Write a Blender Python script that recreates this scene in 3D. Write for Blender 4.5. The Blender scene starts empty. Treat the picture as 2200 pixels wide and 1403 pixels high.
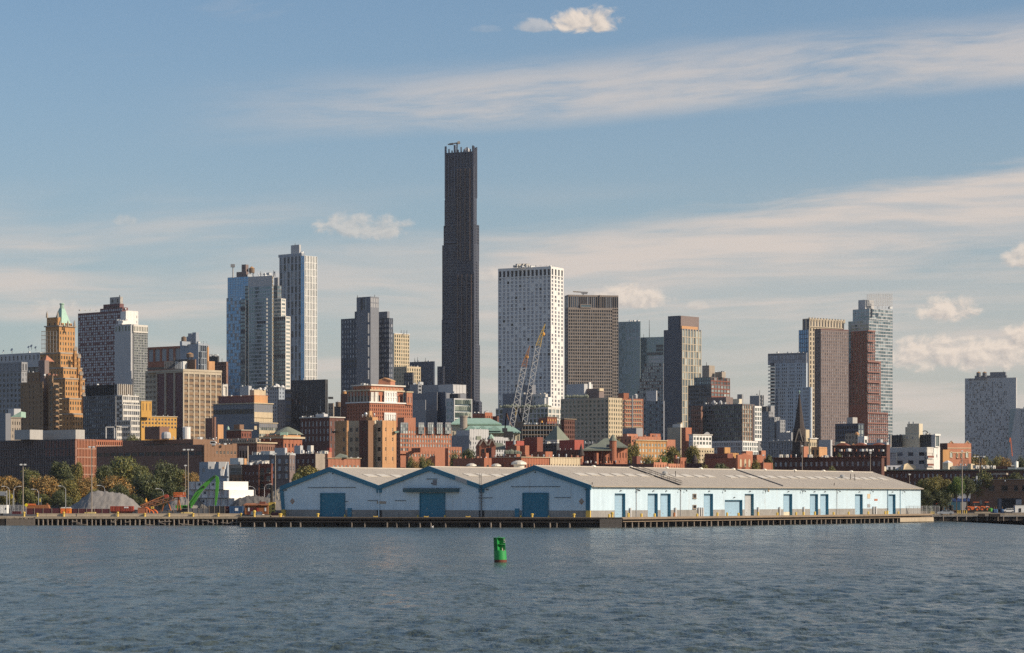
import bpy, math, random
import numpy as np
from mathutils import Vector
R = math.radians
rnd = random.Random(7)
scene = bpy.context.scene
COL = scene.collection

# ------------------------------------------------------------------ camera
F = 5500.0      # focal length in photo pixels (2200 wide)
H0 = 7.3        # eye height above the water, on a ferry deck
HZ = 1071.0     # row of the horizon
cam_d = bpy.data.cameras.new('camera')
cam = bpy.data.objects.new('camera', cam_d)
COL.objects.link(cam)
cam.location = (0, 0, H0)
cam.rotation_euler = (R(90), 0, 0)
cam_d.sensor_fit = 'HORIZONTAL'
cam_d.sensor_width = 36.0
cam_d.lens = F / 2200 * 36.0
cam_d.shift_y = (HZ - 701.5) / 2200
cam_d.clip_start = 1.0
cam_d.clip_end = 20000
scene.camera = cam

# ------------------------------------------------------------------ sun
SUN_AZ, SUN_EL = -18.0, 27.0      # azimuth measured from +X (right) towards +Y (ahead)
sd = Vector((math.cos(R(SUN_AZ)) * math.cos(R(SUN_EL)), math.sin(R(SUN_AZ)) * math.cos(R(SUN_EL)), math.sin(R(SUN_EL))))
sun_d = bpy.data.lights.new('sun', 'SUN')
sun_d.energy = 5.0
sun_d.angle = R(0.55)
sun_d.color = (1.0, 0.84, 0.65)
sun = bpy.data.objects.new('sun', sun_d)
COL.objects.link(sun)
sun.location = (300, -100, 300)
sun.rotation_euler = (-sd).to_track_quat('-Z', 'Y').to_euler()

# ------------------------------------------------------------------ node helper
class NT:
    def __init__(s, tree):
        s.t = tree; s.n = tree.nodes; s.l = tree.links
    def new(s, typ, **kw):
        n = s.n.new(typ)
        for k, v in kw.items(): setattr(n, k, v)
        return n
    def put(s, sock, v):
        if v is None: return
        if isinstance(v, bpy.types.NodeSocket): s.l.new(v, sock)
        else: sock.default_value = v
    def math(s, op, a, b=None, c=None, clamp=False):
        n = s.new('ShaderNodeMath', operation=op); n.use_clamp = clamp
        s.put(n.inputs[0], a); s.put(n.inputs[1], b); s.put(n.inputs[2], c)
        return n.outputs[0]
    def mix(s, fac, a, b, blend='MIX'):
        n = s.new('ShaderNodeMix', data_type='RGBA', blend_type=blend)
        s.put(n.inputs['Factor'], fac)
        for i, v in ((6, a), (7, b)):
            if not isinstance(v, bpy.types.NodeSocket) and len(v) == 3: v = (*v, 1)
            s.put(n.inputs[i], v)
        return n.outputs[2]
    def step(s, x, lo, hi):
        n = s.new('ShaderNodeMapRange', interpolation_type='SMOOTHSTEP')
        s.put(n.inputs[0], x); s.put(n.inputs[1], lo); s.put(n.inputs[2], hi)
        n.inputs[3].default_value = 0; n.inputs[4].default_value = 1
        return n.outputs[0]
    def vec(s, x, y, z=0.0):
        n = s.new('ShaderNodeCombineXYZ')
        s.put(n.inputs[0], x); s.put(n.inputs[1], y); s.put(n.inputs[2], z)
        return n.outputs[0]
    def noise(s, v, scale, detail=4, rough=.55, dist=0.0, color=False, lac=2.0):
        n = s.new('ShaderNodeTexNoise')
        s.put(n.inputs['Vector'], v); s.put(n.inputs['Scale'], scale)
        n.inputs['Detail'].default_value = detail; n.inputs['Roughness'].default_value = rough
        n.inputs['Distortion'].default_value = dist; n.inputs['Lacunarity'].default_value = lac
        return n.outputs['Color' if color else 'Fac']

# ------------------------------------------------------------------ sky
SKY = 0.096
HAZE = 0.000028
world = bpy.data.worlds.new('World')
scene.world = world
world.use_nodes = True
N = NT(world.node_tree)
N.n.clear()
sky = N.new('ShaderNodeTexSky', sky_type='NISHITA')
sky.sun_disc = False
sky.sun_elevation = R(SUN_EL)
sky.sun_rotation = math.atan2(sd.x, sd.y)
sky.altitude = 10
sky.air_density = 1.0; sky.dust_density = .7; sky.ozone_density = 2.2
geo = N.new('ShaderNodeTexCoord')
sep = N.new('ShaderNodeSeparateXYZ'); N.l.new(geo.outputs['Generated'], sep.inputs[0])
az = N.math('ARCTAN2', sep.outputs[0], sep.outputs[1])
el = N.math('ARCSINE', sep.outputs[2])
def q(c): return tuple(x / SKY for x in c)
def A_(px): return (px - 1100) / F
def E_(py): return (HZ - py) / F
# photo-like pixel units of angle, 1 unit = 1/5500 rad, so noise scales read easily
AX = N.math('MULTIPLY', az, F); EL = N.math('MULTIPLY', el, F)
col = N.mix(1.0, sky.outputs[0], (.80, 1.0, 1.12), 'MULTIPLY')
# pale dusty air low over the horizon, the same all round
hz = N.math('POWER', 2.718, N.math('MULTIPLY', N.math('MAXIMUM', EL, 0.0), -1.0 / 500))
col = N.mix(N.math('MULTIPLY', hz, .9), col, q((.525, .495, .45)))
up = N.math('MAXIMUM', EL, 0.0)
# thin streaked cirrus, all round the sky
warp = N.noise(N.vec(N.math('MULTIPLY', AX, .0011), N.math('MULTIPLY', EL, .004)), 1.0, 3, .5)
sl = N.math('ADD', EL, N.math('MULTIPLY', AX, -.075))
sl2 = N.math('ADD', sl, N.math('MULTIPLY', warp, 150))
st1 = N.noise(N.vec(N.math('MULTIPLY', AX, .0022), N.math('MULTIPLY', sl2, .016)), 1.0, 6, .6)
st2 = N.noise(N.vec(N.math('MULTIPLY', AX, .0012), N.math('MULTIPLY', sl2, .0065), 7.3), 1.0, 4, .5)
fine = N.noise(N.vec(N.math('MULTIPLY', AX, .006), N.math('MULTIPLY', sl2, .05), 3.1), 1.0, 5, .6)
streak = N.math('ADD', N.math('MULTIPLY', st1, .6), N.math('MULTIPLY', fine, .4))
CIRC = q((.72, .63, .565))
# band A: narrow feathered streak high up, rising to the right (axis through 430,280 and 2200,130)
def band(y_at_1100, slope, half_up, half_dn, x0, x1, x2, x3):
    c = N.math('ADD', (HZ - y_at_1100), N.math('MULTIPLY', AX, slope))
    d = N.math('SUBTRACT', N.math('ADD', EL, N.math('MULTIPLY', N.math('SUBTRACT', warp, .5), 70)), c)
    m = N.math('MULTIPLY', N.math('SUBTRACT', 1.0, N.step(d, half_up * .15, half_up)), N.step(d, -half_dn, -half_dn * .3))
    m = N.math('MULTIPLY', m, N.step(AX, x0 - 1100, x1 - 1100))
    return N.math('MULTIPLY', m, N.math('SUBTRACT', 1.0, N.step(AX, x2 - 1100, x3 - 1100)))
bA = band(222, .072, 115, 75, 250, 1150, 5000, 6200)
mA = N.math('MULTIPLY', bA, N.step(streak, .26, .62))
# band B: broad milky veil whose upper edge climbs to the right
edge = N.math('ADD', N.math('ADD', HZ - 470, N.math('MULTIPLY', AX, .055)), N.math('MULTIPLY', N.math('POWER', N.math('MAXIMUM', N.math('DIVIDE', AX, 1100), 0.0), 2.0), 65))
dB = N.math('SUBTRACT', edge, N.math('ADD', EL, N.math('MULTIPLY', N.math('SUBTRACT', streak, .5), 130)))
mB = N.math('MULTIPLY', N.step(dB, 0.0, 55.0), N.math('SUBTRACT', 1.0, N.math('MULTIPLY', N.step(dB, 110.0, 240.0), .45)))
mB = N.math('MULTIPLY', mB, N.step(N.math('ADD', AX, N.math('MULTIPLY', st2, 500)), -1000.0, 350.0))
wisp = N.noise(N.vec(N.math('MULTIPLY', AX, .0016), N.math('MULTIPLY', N.math('ADD', EL, N.math('ADD', N.math('MULTIPLY', AX, -.02), N.math('MULTIPLY', warp, 90))), .022), 11.0), 1.0, 6, .58)
mB = N.math('MULTIPLY', mB, N.math('ADD', .5, N.math('MULTIPLY', N.step(wisp, .36, .60), .5)))
mB = N.math('MULTIPLY', mB, N.step(N.math('ADD', st2, N.math('MULTIPLY', fine, .25)), .30, .62))
# general low streaks
mC = N.math('MULTIPLY', N.step(st2, .36, .56), N.step(EL, 700.0, 480.0))
mC = N.math('MULTIPLY', mC, N.math('ADD', .4, N.math('MULTIPLY', N.step(wisp, .38, .62), .7)))
mC = N.math('MULTIPLY', mC, N.math('ADD', .45, N.math('MULTIPLY', st1, .7)))
mD = N.math('MULTIPLY', N.step(st1, .58, .8), N.step(EL, 700.0, 1300.0))
cir = N.math('MAXIMUM', N.math('MULTIPLY', mA, .66), N.math('MAXIMUM', N.math('MULTIPLY', mB, .9), N.math('MAXIMUM', N.math('MULTIPLY', mC, .85), N.math('MULTIPLY', mD, .25))))
col = N.mix(cir, col, CIRC)
# small cumulus: puffs at their own bearings
bn = N.noise(N.vec(N.math('MULTIPLY', AX, .022), N.math('MULTIPLY', EL, .03), 1.7), 1.0, 6, .58, .4)
bn2 = N.noise(N.vec(N.math('MULTIPLY', N.math('ADD', AX, 9), .022), N.math('MULTIPLY', N.math('ADD', EL, 8), .03), 1.7), 1.0, 6, .58, .4)
lightn = N.math('SUBTRACT', bn, bn2)
def puff(px, py, rx, ry, dens, base, seedk=1.0):
    dx = N.math('DIVIDE', N.math('SUBTRACT', AX, px - 1100), rx)
    dy = N.math('DIVIDE', N.math('SUBTRACT', EL, HZ - py), ry)
    dyl = N.math('MULTIPLY', N.math('MINIMUM', dy, 0.0), 1.7)
    dyu = N.math('MAXIMUM', dy, 0.0)
    r2 = N.math('ADD', N.math('MULTIPLY', dx, dx), N.math('ADD', N.math('MULTIPLY', dyl, dyl), N.math('MULTIPLY', dyu, dyu)))
    f = N.math('ADD', N.math('SUBTRACT', 1.1, r2), N.math('MULTIPLY', N.math('SUBTRACT', bn, .5), 2.9))
    m = N.math('MULTIPLY', N.step(f, .0, .9), N.step(r2, 2.1, .8))
    sh = N.math('ADD', N.math('MULTIPLY', lightn, 3.0), N.math('ADD', .62, N.math('MULTIPLY', dy, .38)), clamp=True)
    c = N.mix(sh, q((.53, .49, .46)), q((.86, .74, .63)))
    return N.math('MULTIPLY', m, dens), c
for a in ((1258, 62, 78, 40, .92, 0), (1152, 70, 44, 20, .42, 0), (2028, 676, 72, 44, .95, 0), (1985, 772, 95, 52, .9, 0), (2110, 774, 110, 52, .92, 0), (2190, 742, 66, 44, .95, 0),
          (2190, 570, 55, 36, .75, 0), (1350, 645, 96, 36, .85, 0), (775, 497, 115, 36, .5, 0), (275, 485, 26, 14, .22, 0), (130, 672, 60, 24, .35, 0), (1500, 660, 26, 14, .35, 0), (1050, 75, 40, 12, .1, 0),
          (1060, 597, 60, 22, .4, 0), (-500, 600, 160, 60, .7, 0), (2900, 480, 180, 80, .8, 0)):
    m, c = puff(*a)
    col = N.mix(m, col, c)
bg = N.new('ShaderNodeBackground'); N.l.new(col, bg.inputs[0]); bg.inputs[1].default_value = SKY
wo = N.new('ShaderNodeOutputWorld'); N.l.new(bg.outputs[0], wo.inputs[0])
world.cycles.sampling_method = 'MANUAL'; world.cycles.sample_map_resolution = 512

vs = scene.view_settings
vs.view_transform = 'Standard'; vs.look = 'None'; vs.exposure = 0.0; vs.gamma = 1.0; vs.use_curve_mapping = False
scene.cycles.max_bounces = 6; scene.cycles.volume_bounces = 0; scene.cycles.use_denoising = False; scene.cycles.sample_clamp_indirect = 4.0
scene.cycles.transparent_max_bounces = 4

# ------------------------------------------------------------------ materials
MATS = {}
WALL = {   # name: (rgb, variation, roughness, kind)
 'white': ((.74, .72, .68), .1, .7, 'p'), 'offwhite': ((.62, .59, .53), .14, .8, 'p'), 'cream': ((.60, .53, .40), .12, .8, 'p'), 'concrete': ((.40, .385, .36), .16, .9, 'p'),
 'lgrey': ((.46, .46, .46), .1, .8, 'p'), 'mgrey': ((.27, .275, .285), .1, .75, 'p'), 'dgrey': ((.13, .135, .145), .1, .7, 'p'), 'char': ((.045, .047, .052), .15, .6, 'p'),
 'black': ((.018, .018, .02), .2, .6, 'p'), 'slate': ((.17, .18, .205), .1, .6, 'p'), 'navy': ((.055, .07, .1), .1, .45, 'p'), 'bluegrey': ((.30, .34, .39), .1, .6, 'p'),
 'tan': ((.46, .245, .095), .18, .85, 'b'), 'paleblue': ((.40, .45, .50), .1, .6, 'p'), 'tanl': ((.53, .435, .295), .14, .85, 'p'), 'beige': ((.46, .39, .29), .12, .85, 'p'), 'taupe': ((.27, .225, .19), .1, .8, 'p'), 'dtan': ((.27, .175, .10), .16, .85, 'b'),
 'yellow': ((.56, .31, .07), .1, .8, 'b'), 'orange': ((.52, .285, .135), .14, .85, 'b'), 'brick': ((.36, .135, .075), .18, .88, 'b'), 'brickm': ((.26, .13, .105), .14, .88, 'b'), 'brickl': ((.43, .185, .11), .16, .88, 'b'),
 'brickd': ((.21, .077, .052), .2, .88, 'b'), 'brickdd': ((.13, .06, .046), .22, .88, 'b'), 'maroon': ((.15, .062, .058), .15, .7, 'p'), 'mbrown': ((.19, .143, .13), .12, .7, 'p'),
 'brown': ((.22, .125, .075), .16, .85, 'b'), 'brownd': ((.22, .12, .085), .2, .85, 'b'), 'stone': ((.34, .29, .235), .18, .85, 'p'), 'red': ((.35, .075, .05), .12, .75, 'p'),
 'copper': ((.34, .50, .40), .16, .7, 'p'), 'copperl': ((.36, .55, .45), .12, .7, 'p'), 'greenroof': ((.20, .22, .17), .16, .85, 'p'), 'roof': ((.20, .18, .16), .2, .9, 'p'), 'bronze': ((.07, .078, .108), .15, .5, 'p'),
 'bronzel': ((.13, .09, .075), .12, .4, 'm'), 'iron': ((.03, .028, .028), .2, .6, 'p'), 'steel': ((.40, .41, .42), .12, .4, 'm'), 'galv': ((.50, .51, .51), .1, .45, 'm'),
 'spire': ((.055, .042, .038), .2, .85, 'p'), 'wood': ((.24, .18, .125), .25, .85, 'p'), 'wooddk': ((.032, .026, .022), .4, .85, 'w'), 'piles': ((.24, .20, .165), .45, .9, 'w'), 'tank': ((.20, .14, .095), .2, .8, 'w'), 'tankcap': ((.42, .24, .11), .15, .8, 'p'),
 'shed': ((.535, .675, .765), .09, .6, 's'), 'shedtrim': ((.022, .155, .25), .12, .5, 'p'), 'sheddoor': ((.012, .165, .27), .15, .5, 'd'), 'sheddoor2': ((.29, .44, .56), .12, .6, 'd'), 'doorgrey': ((.42, .44, .45), .12, .6, 'd'), 'shedroof': ((.475, .425, .355), .08, .7, 'r'), 'skylight': ((.70, .64, .53), .08, .4, 'p'),
 'plinth': ((.275, .265, .25), .3, .9, 'c'), 'ypaint': ((.66, .46, .09), .18, .6, 'p'), 'yblock': ((.68, .52, .20), .14, .8, 'p'), 'deckc': ((.42, .345, .25), .25, .9, 'c'), 'gravel': ((.23, .215, .2), .18, .95, 'g'), 'graveld': ((.15, .14, .13), .18, .95, 'g'), 'sand': ((.45, .39, .30), .12, .95, 'g'),
 'orangep': ((.75, .17, .04), .12, .6, 'p'), 'rust': ((.36, .135, .05), .3, .8, 'p'), 'potty': ((.80, .24, .02), .08, .5, 'p'), 'gpaint': ((.07, .30, .035), .1, .5, 'p'), 'buoy': ((.02, .29, .065), .12, .45, 'p'), 'buoyrust': ((.12, .035, .02), .3, .8, 'p'), 'bluec': ((.03, .09, .20), .18, .6, 'p'), 'tealc': ((.045, .15, .22), .18, .6, 'p'), 'redc': ((.40, .065, .035), .2, .6, 'p'), 'maroonc': ((.09, .02, .025), .2, .7, 'p'),
 'reefer': ((.80, .79, .75), .06, .55, 'p'), 'rgrey': ((.68, .68, .68), .1, .6, 'p'), 'tarp': ((.03, .07, .22), .2, .5, 'p'), 'tyre': ((.03, .03, .03), .3, .9, 'p'), 'silver': ((.48, .5, .52), .05, .3, 'm'), 'glassb': ((.02, .025, .03), .1, .1, 'p'), 'lamp': ((.7, .7, .66), .05, .5, 'p'), 'signw': ((.8, .8, .78), .05, .6, 'p'), 'ink': ((.03, .035, .05), .1, .7, 'p'),
 'asphalt': ((.06, .06, .06), .25, .9, 'g'), 'dirt': ((.30, .25, .19), .3, .95, 'g'), 'earth': ((.12, .11, .09), .3, .95, 'g'), 'bark': ((.10, .075, .055), .25, .9, 'w'), 'signy': ((.85, .68, .02), .05, .5, 'p'), 'hook': ((.75, .36, .05), .1, .5, 'p'), 'rustboom': ((.26, .13, .075), .25, .7, 'p'), 'yboom': ((.42, .29, .07), .15, .6, 'p'), 'boomw': ((.62, .61, .58), .08, .6, 'p'), 'awn': ((.035, .10, .125), .1, .7, 'p'), 'trans': ((.35, .36, .36), .1, .7, 'p')}
def mat(name):
    if name in MATS: return MATS[name]
    if name in GLASS: return glass(name)
    rgb, var, rough, kind = WALL[name]
    m = bpy.data.materials.new(name); m.use_nodes = True
    T = NT(m.node_tree); b = T.n['Principled BSDF']
    tc = T.new('ShaderNodeTexCoord').outputs['Object']
    big = T.noise(tc, .09, 3, .6)
    mp = T.new('ShaderNodeMapping'); T.l.new(tc, mp.inputs[0]); mp.inputs['Scale'].default_value = (1, 1, .08)
    strk = T.noise(mp.outputs[0], .7 if kind != 'c' else 1.6, 4, .65)
    fine = T.noise(tc, {'b': 2.4, 'g': 3.0, 'r': .45, 's': .6}.get(kind, 1.3), 4, .7)
    v = T.math('ADD', T.math('ADD', T.math('MULTIPLY', big, .8), T.math('MULTIPLY', strk, .9)), T.math('MULTIPLY', fine, .7))
    v = T.math('ADD', 1.0, T.math('MULTIPLY', T.math('SUBTRACT', v, 1.2), var * 3.2))
    if kind in 'sr':      # ribbed sheet metal: narrow ribs run up the wall / roof slope
        pass
    c = T.new('ShaderNodeMix', data_type='RGBA', blend_type='MULTIPLY'); c.inputs[0].default_value = 1
    c.inputs[6].default_value = (*rgb, 1); T.l.new(v, c.inputs[7])
    out = c.outputs[2]
    if kind == 's':       # rust runs and scuffs on painted sheet metal
        rs = T.step(T.noise(mp.outputs[0], .55, 5, .7), .60, .74)
        out = T.mix(T.math('MULTIPLY', rs, .5), out, (.36, .30, .25))
        out = T.mix(T.math('MULTIPLY', T.step(fine, .66, .72), .3), out, (.40, .36, .33))
    if kind == 'd':       # chipped paint on the doors
        ch = T.step(T.noise(tc, 1.1, 5, .75, .6), .63, .67)
        out = T.mix(T.math('MULTIPLY', ch, .55), out, (.52, .46, .37))
    if kind == 'c':       # water stains running down
        out = T.mix(T.math('MULTIPLY', T.step(strk, .5, .66), .55), out, tuple(x * .45 for x in rgb))
    T.l.new(out, b.inputs['Base Color'])
    b.inputs['Roughness'].default_value = rough
    if kind == 'm': b.inputs['Metallic'].default_value = .45
    if kind in 'bgcw':
        bp = T.new('ShaderNodeBump'); bp.inputs['Strength'].default_value = .5; bp.inputs['Distance'].default_value = .25 if kind == 'g' else .06
        T.l.new(fine, bp.inputs['Height']); T.l.new(bp.outputs[0], b.inputs['Normal'])
    MATS[name] = m
    return m
GLASS = {  # dark pane, pale pane (blind), share of pale panes, metallic, roughness
 'gd': ((.03, .036, .045), (.24, .24, .23), .3, .25, .12), 'gk': ((.01, .011, .014), (.06, .06, .062), .25, .1, .15), 'gb': ((.10, .22, .40), (.28, .42, .56), .45, .75, .14), 'gs': ((.10, .115, .14), (.50, .52, .55), .55, .3, .2), 'gp': ((.17, .18, .21), (.46, .47, .50), .6, .3, .2),
 'gt': ((.13, .19, .215), (.32, .38, .40), .45, .65, .16), 'gl': ((.17, .21, .22), (.46, .50, .47), .5, .5, .18), 'gw': ((.12, .14, .17), (.42, .43, .45), .45, .4, .16), 'gn': ((.014, .02, .034), (.30, .33, .36), .3, .3, .12),
 'gbr': ((.10, .075, .06), (.24, .19, .14), .5, .2, .25), 'gg': ((.05, .075, .07), (.30, .33, .27), .35, .35, .14), 'gv': ((.17, .18, .215), (.40, .41, .45), .5, .45, .18)}
def glass(name):
    a, c, share, met, rough = GLASS[name]
    m = bpy.data.materials.new('glass_' + name); m.use_nodes = True
    T = NT(m.node_tree); b = T.n['Principled BSDF']
    uv = T.new('ShaderNodeTexCoord').outputs['UV']
    fl = T.new('ShaderNodeVectorMath', operation='FLOOR'); T.l.new(uv, fl.inputs[0])
    oi = T.new('ShaderNodeObjectInfo').outputs['Random']
    ad = T.new('ShaderNodeVectorMath', operation='ADD'); T.l.new(fl.outputs[0], ad.inputs[0])
    cb = T.vec(T.math('MULTIPLY', oi, 97.3), T.math('MULTIPLY', oi, 31.7)); T.l.new(cb, ad.inputs[1])
    wn = T.new('ShaderNodeTexWhiteNoise', noise_dimensions='2D'); T.l.new(ad.outputs[0], wn.inputs['Vector'])
    f = T.math('POWER', wn.outputs['Value'], (1 - share) / share * 1.1)
    T.l.new(T.mix(f, a, c), b.inputs['Base Color'])
    b.inputs['Metallic'].default_value = met; b.inputs['Roughness'].default_value = rough
    T.l.new(T.math('ADD', rough, T.math('MULTIPLY', f, .3)), b.inputs['Roughness'])
    bp = T.new('ShaderNodeBump'); bp.inputs['Strength'].default_value = .25; bp.inputs['Distance'].default_value = .12   # slightly pillowed, uneven panes
    T.l.new(T.noise(uv, .9, 2, .5), bp.inputs['Height']); T.l.new(bp.outputs[0], b.inputs['Normal'])
    MATS[name] = m
    return m

# ------------------------------------------------------------------ mesh builder and object helpers
def PT(px, py, D): return Vector(((px - 1100) / F * D, D, H0 + (HZ - py) / F * D))
def ZP(py, D): return H0 + (HZ - py) / F * D
def XP(px, D): return (px - 1100) / F * D
GZ = 2.5
def root_loc(p):
    while p.parent: p = p.parent
    return Vector(p.location)
class MB:
    def __init__(s): s.v = []; s.f = []; s.m = []; s.uv = {}; s.names = []
    def mi(s, name):
        if name not in s.names: s.names.append(name)
        return s.names.index(name)
    def face(s, pts, m, uv=None):
        i = len(s.v); s.v.extend(tuple(p) for p in pts)
        if uv: s.uv[len(s.f)] = uv
        s.f.append(tuple(range(i, i + len(pts)))); s.m.append(s.mi(m))
    def obox(s, o, ex, ey, ez, m, nobot=False):
        o = Vector(o); ex = Vector(ex); ey = Vector(ey); ez = Vector(ez)
        i = len(s.v)
        P = (o, o + ex, o + ex + ey, o + ey, o + ez, o + ex + ez, o + ex + ey + ez, o + ey + ez)
        s.v.extend(tuple(p) for p in P); k = s.mi(m)
        fl = [(4, 5, 6, 7), (0, 1, 5, 4), (1, 2, 6, 5), (2, 3, 7, 6), (3, 0, 4, 7)]
        if not nobot: fl.append((3, 2, 1, 0))
        for q in fl: s.f.append(tuple(i + j for j in q)); s.m.append(k)
    def box(s, x0, x1, y0, y1, z0, z1, m): s.obox((x0, y0, z0), (x1 - x0, 0, 0), (0, y1 - y0, 0), (0, 0, z1 - z0), m)
    def cyl(s, p0, p1, r0, r1=None, n=8, m='steel', cap=True):
        p0 = Vector(p0); p1 = Vector(p1); r1 = r0 if r1 is None else r1
        d = (p1 - p0).normalized(); a = d.orthogonal().normalized(); b = d.cross(a)
        i = len(s.v); k = s.mi(m)
        for j in range(n):
            t = 2 * math.pi * j / n; e = a * math.cos(t) + b * math.sin(t)
            s.v.append(tuple(p0 + e * r0)); s.v.append(tuple(p1 + e * r1))
        for j in range(n):
            q = (j + 1) % n
            s.f.append((i + 2 * j, i + 2 * q, i + 2 * q + 1, i + 2 * j + 1)); s.m.append(k)
        if cap:
            s.f.append(tuple(i + 2 * j + 1 for j in range(n))); s.m.append(k)
            s.f.append(tuple(i + 2 * j for j in reversed(range(n)))); s.m.append(k)
    def bar(s, p0, p1, w, m, h=None):
        p0 = Vector(p0); p1 = Vector(p1); d = p1 - p0
        a = d.cross(Vector((0, 0, 1)))
        a = Vector((1, 0, 0)) if a.length < 1e-4 * d.length or a.length < 1e-9 else a.normalized()
        b = d.normalized().cross(a).normalized(); h = h or w
        s.obox(p0 - a * w / 2 - b * h / 2, a * w, b * h, d, m)
    def prism(s, poly, z0, z1, m, top=None):
        i = len(s.v); n = len(poly); k = s.mi(m)
        for x, y in poly: s.v.append((x, y, z0))
        for x, y in poly: s.v.append((x, y, z1))
        for j in range(n):
            q = (j + 1) % n; s.f.append((i + j, i + q, i + n + q, i + n + j)); s.m.append(k)
        s.f.append(tuple(i + n + j for j in range(n))); s.m.append(s.mi(top or m))
        s.f.append(tuple(i + j for j in reversed(range(n)))); s.m.append(k)
    def extr(s, poly, axis, m):       # closed 3-D outline pushed along a vector
        i = len(s.v); n = len(poly); k = s.mi(m); ax = Vector(axis)
        for p in poly: s.v.append(tuple(Vector(p)))
        for p in poly: s.v.append(tuple(Vector(p) + ax))
        for j in range(n):
            q = (j + 1) % n; s.f.append((i + j, i + q, i + n + q, i + n + j)); s.m.append(k)
        s.f.append(tuple(i + n + j for j in range(n))); s.m.append(k)
        s.f.append(tuple(i + j for j in reversed(range(n)))); s.m.append(k)
    def lathe(s, c, prof, n, m, mats=None):
        i = len(s.v); c = Vector(c)
        for r, z in prof:
            for j in range(n):
                t = 2 * math.pi * j / n; s.v.append((c.x + r * math.cos(t), c.y + r * math.sin(t), c.z + z))
        for a in range(len(prof) - 1):
            k = s.mi(mats[a] if mats else m)
            for j in range(n):
                q = (j + 1) % n
                s.f.append((i + a * n + j, i + a * n + q, i + (a + 1) * n + q, i + (a + 1) * n + j)); s.m.append(k)
        k = s.mi(mats[-1] if mats else m)
        s.f.append(tuple(i + (len(prof) - 1) * n + j for j in range(n))); s.m.append(k)
        s.f.append(tuple(i + j for j in reversed(range(n)))); s.m.append(s.mi(mats[0] if mats else m))
    def mesh(s, name, org=Vector((0, 0, 0)), smooth=False):
        me = bpy.data.meshes.new(name)
        o = Vector(org)
        me.from_pydata([(x - o.x, y - o.y, z - o.z) for x, y, z in s.v], [], s.f)
        for nm in s.names: me.materials.append(mat(nm))
        me.polygons.foreach_set('material_index', s.m)
        if s.uv:
            ul = me.uv_layers.new(name='uv').data
            for fi, uvs in s.uv.items():
                st = me.polygons[fi].loop_start
                for j, w in enumerate(uvs): ul[st + j].uv = w
        if smooth: me.polygons.foreach_set('use_smooth', [True] * len(s.f))
        return me
    def build(s, name, parent=None, stuff=False, smooth=False):
        if not s.f: return None
        org = root_loc(parent) if parent else Vector((0, 0, 0))
        ob = bpy.data.objects.new(name, s.mesh(name, org, smooth)); COL.objects.link(ob)
        if parent: ob.parent = parent
        if stuff: ob['kind'] = 'stuff'
        return ob
def thing(name, label, cat, loc, group=None, rz=0.0):
    o = bpy.data.objects.new(name, None); COL.objects.link(o)
    o.empty_display_size = 1; o.location = loc; o.rotation_euler = (0, 0, rz)
    o['label'] = label; o['category'] = cat
    if group: o['group'] = group
    return o
def struct(o): o['kind'] = 'structure'; return o
def child(name, me, parent, loc, rz=0.0, scale=None):   # an object with a shared mesh, placed relative to its root
    o = bpy.data.objects.new(name, me); COL.objects.link(o); o.parent = parent
    o.location = Vector(loc) - root_loc(parent); o.rotation_euler = (0, 0, rz)
    if scale: o.scale = scale
    return o
def dup(t, loc, label=None, rz=None):
    c = t.copy(); COL.objects.link(c); c.location = loc
    if rz is not None: c.rotation_euler = (0, 0, rz)
    if label: c['label'] = label
    for ch in t.children:
        d = ch.copy(); COL.objects.link(d); d.parent = c
        for g in ch.children:
            e = g.copy(); COL.objects.link(e); e.parent = d
    return c
# ------------------------------------------------------------------ building kit
Z = Vector((0, 0, 1))
def S(nx, fh, ox=.55, oy=.55, g='gd', top=0, t=.4, sp=None, ind=False, vis=None, pier=None, skip=None, pan=None, fr='offwhite', sill=False, bot=0):
    """one face: nx bays, fh storey height in photo px, opening share, glass, blank band at the top in px"""
    return dict(nx=nx, fh=fh, ox=ox, oy=oy, g=g, top=top, t=t, sp=sp, ind=ind, vis=vis, pier=pier, skip=skip, pan=pan, fr=fr, sill=sill, bot=bot)
def win_mesh(w, h, d, n, g, fr, sill, cache={}):
    key = (round(w, 2), round(h, 2), round(d.x, 3), round(d.y, 3), g, fr, sill)
    if key in cache: return cache[key]
    b = MB(); n = Vector(n)
    o = -d * w / 2 - n * .12
    b.obox(o - Z * h / 2, d * w, n * .06, Z * h, g)
    fw = min(.12, w * .1)
    for x in (0, w - fw): b.obox(o + d * x - Z * h / 2, d * fw, n * .1, Z * h, fr)
    for z in (-h / 2, h / 2 - fw, -fw / 2): b.obox(o + d * fw + Z * z, d * (w - 2 * fw), n * .095, Z * fw, fr)
    if w > 1.7 * h * .8 and w > 1.6: b.obox(o + d * (w / 2 - fw / 2) - Z * h / 2, d * fw, n * .105, Z * h, fr)
    if sill: b.obox(-d * (w / 2 + .12) + n * .0 - Z * (h / 2 + .16), d * (w + .24), n * .55, Z * .16, 'stone')
    cache[key] = b.mesh('window'); return cache[key]
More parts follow.
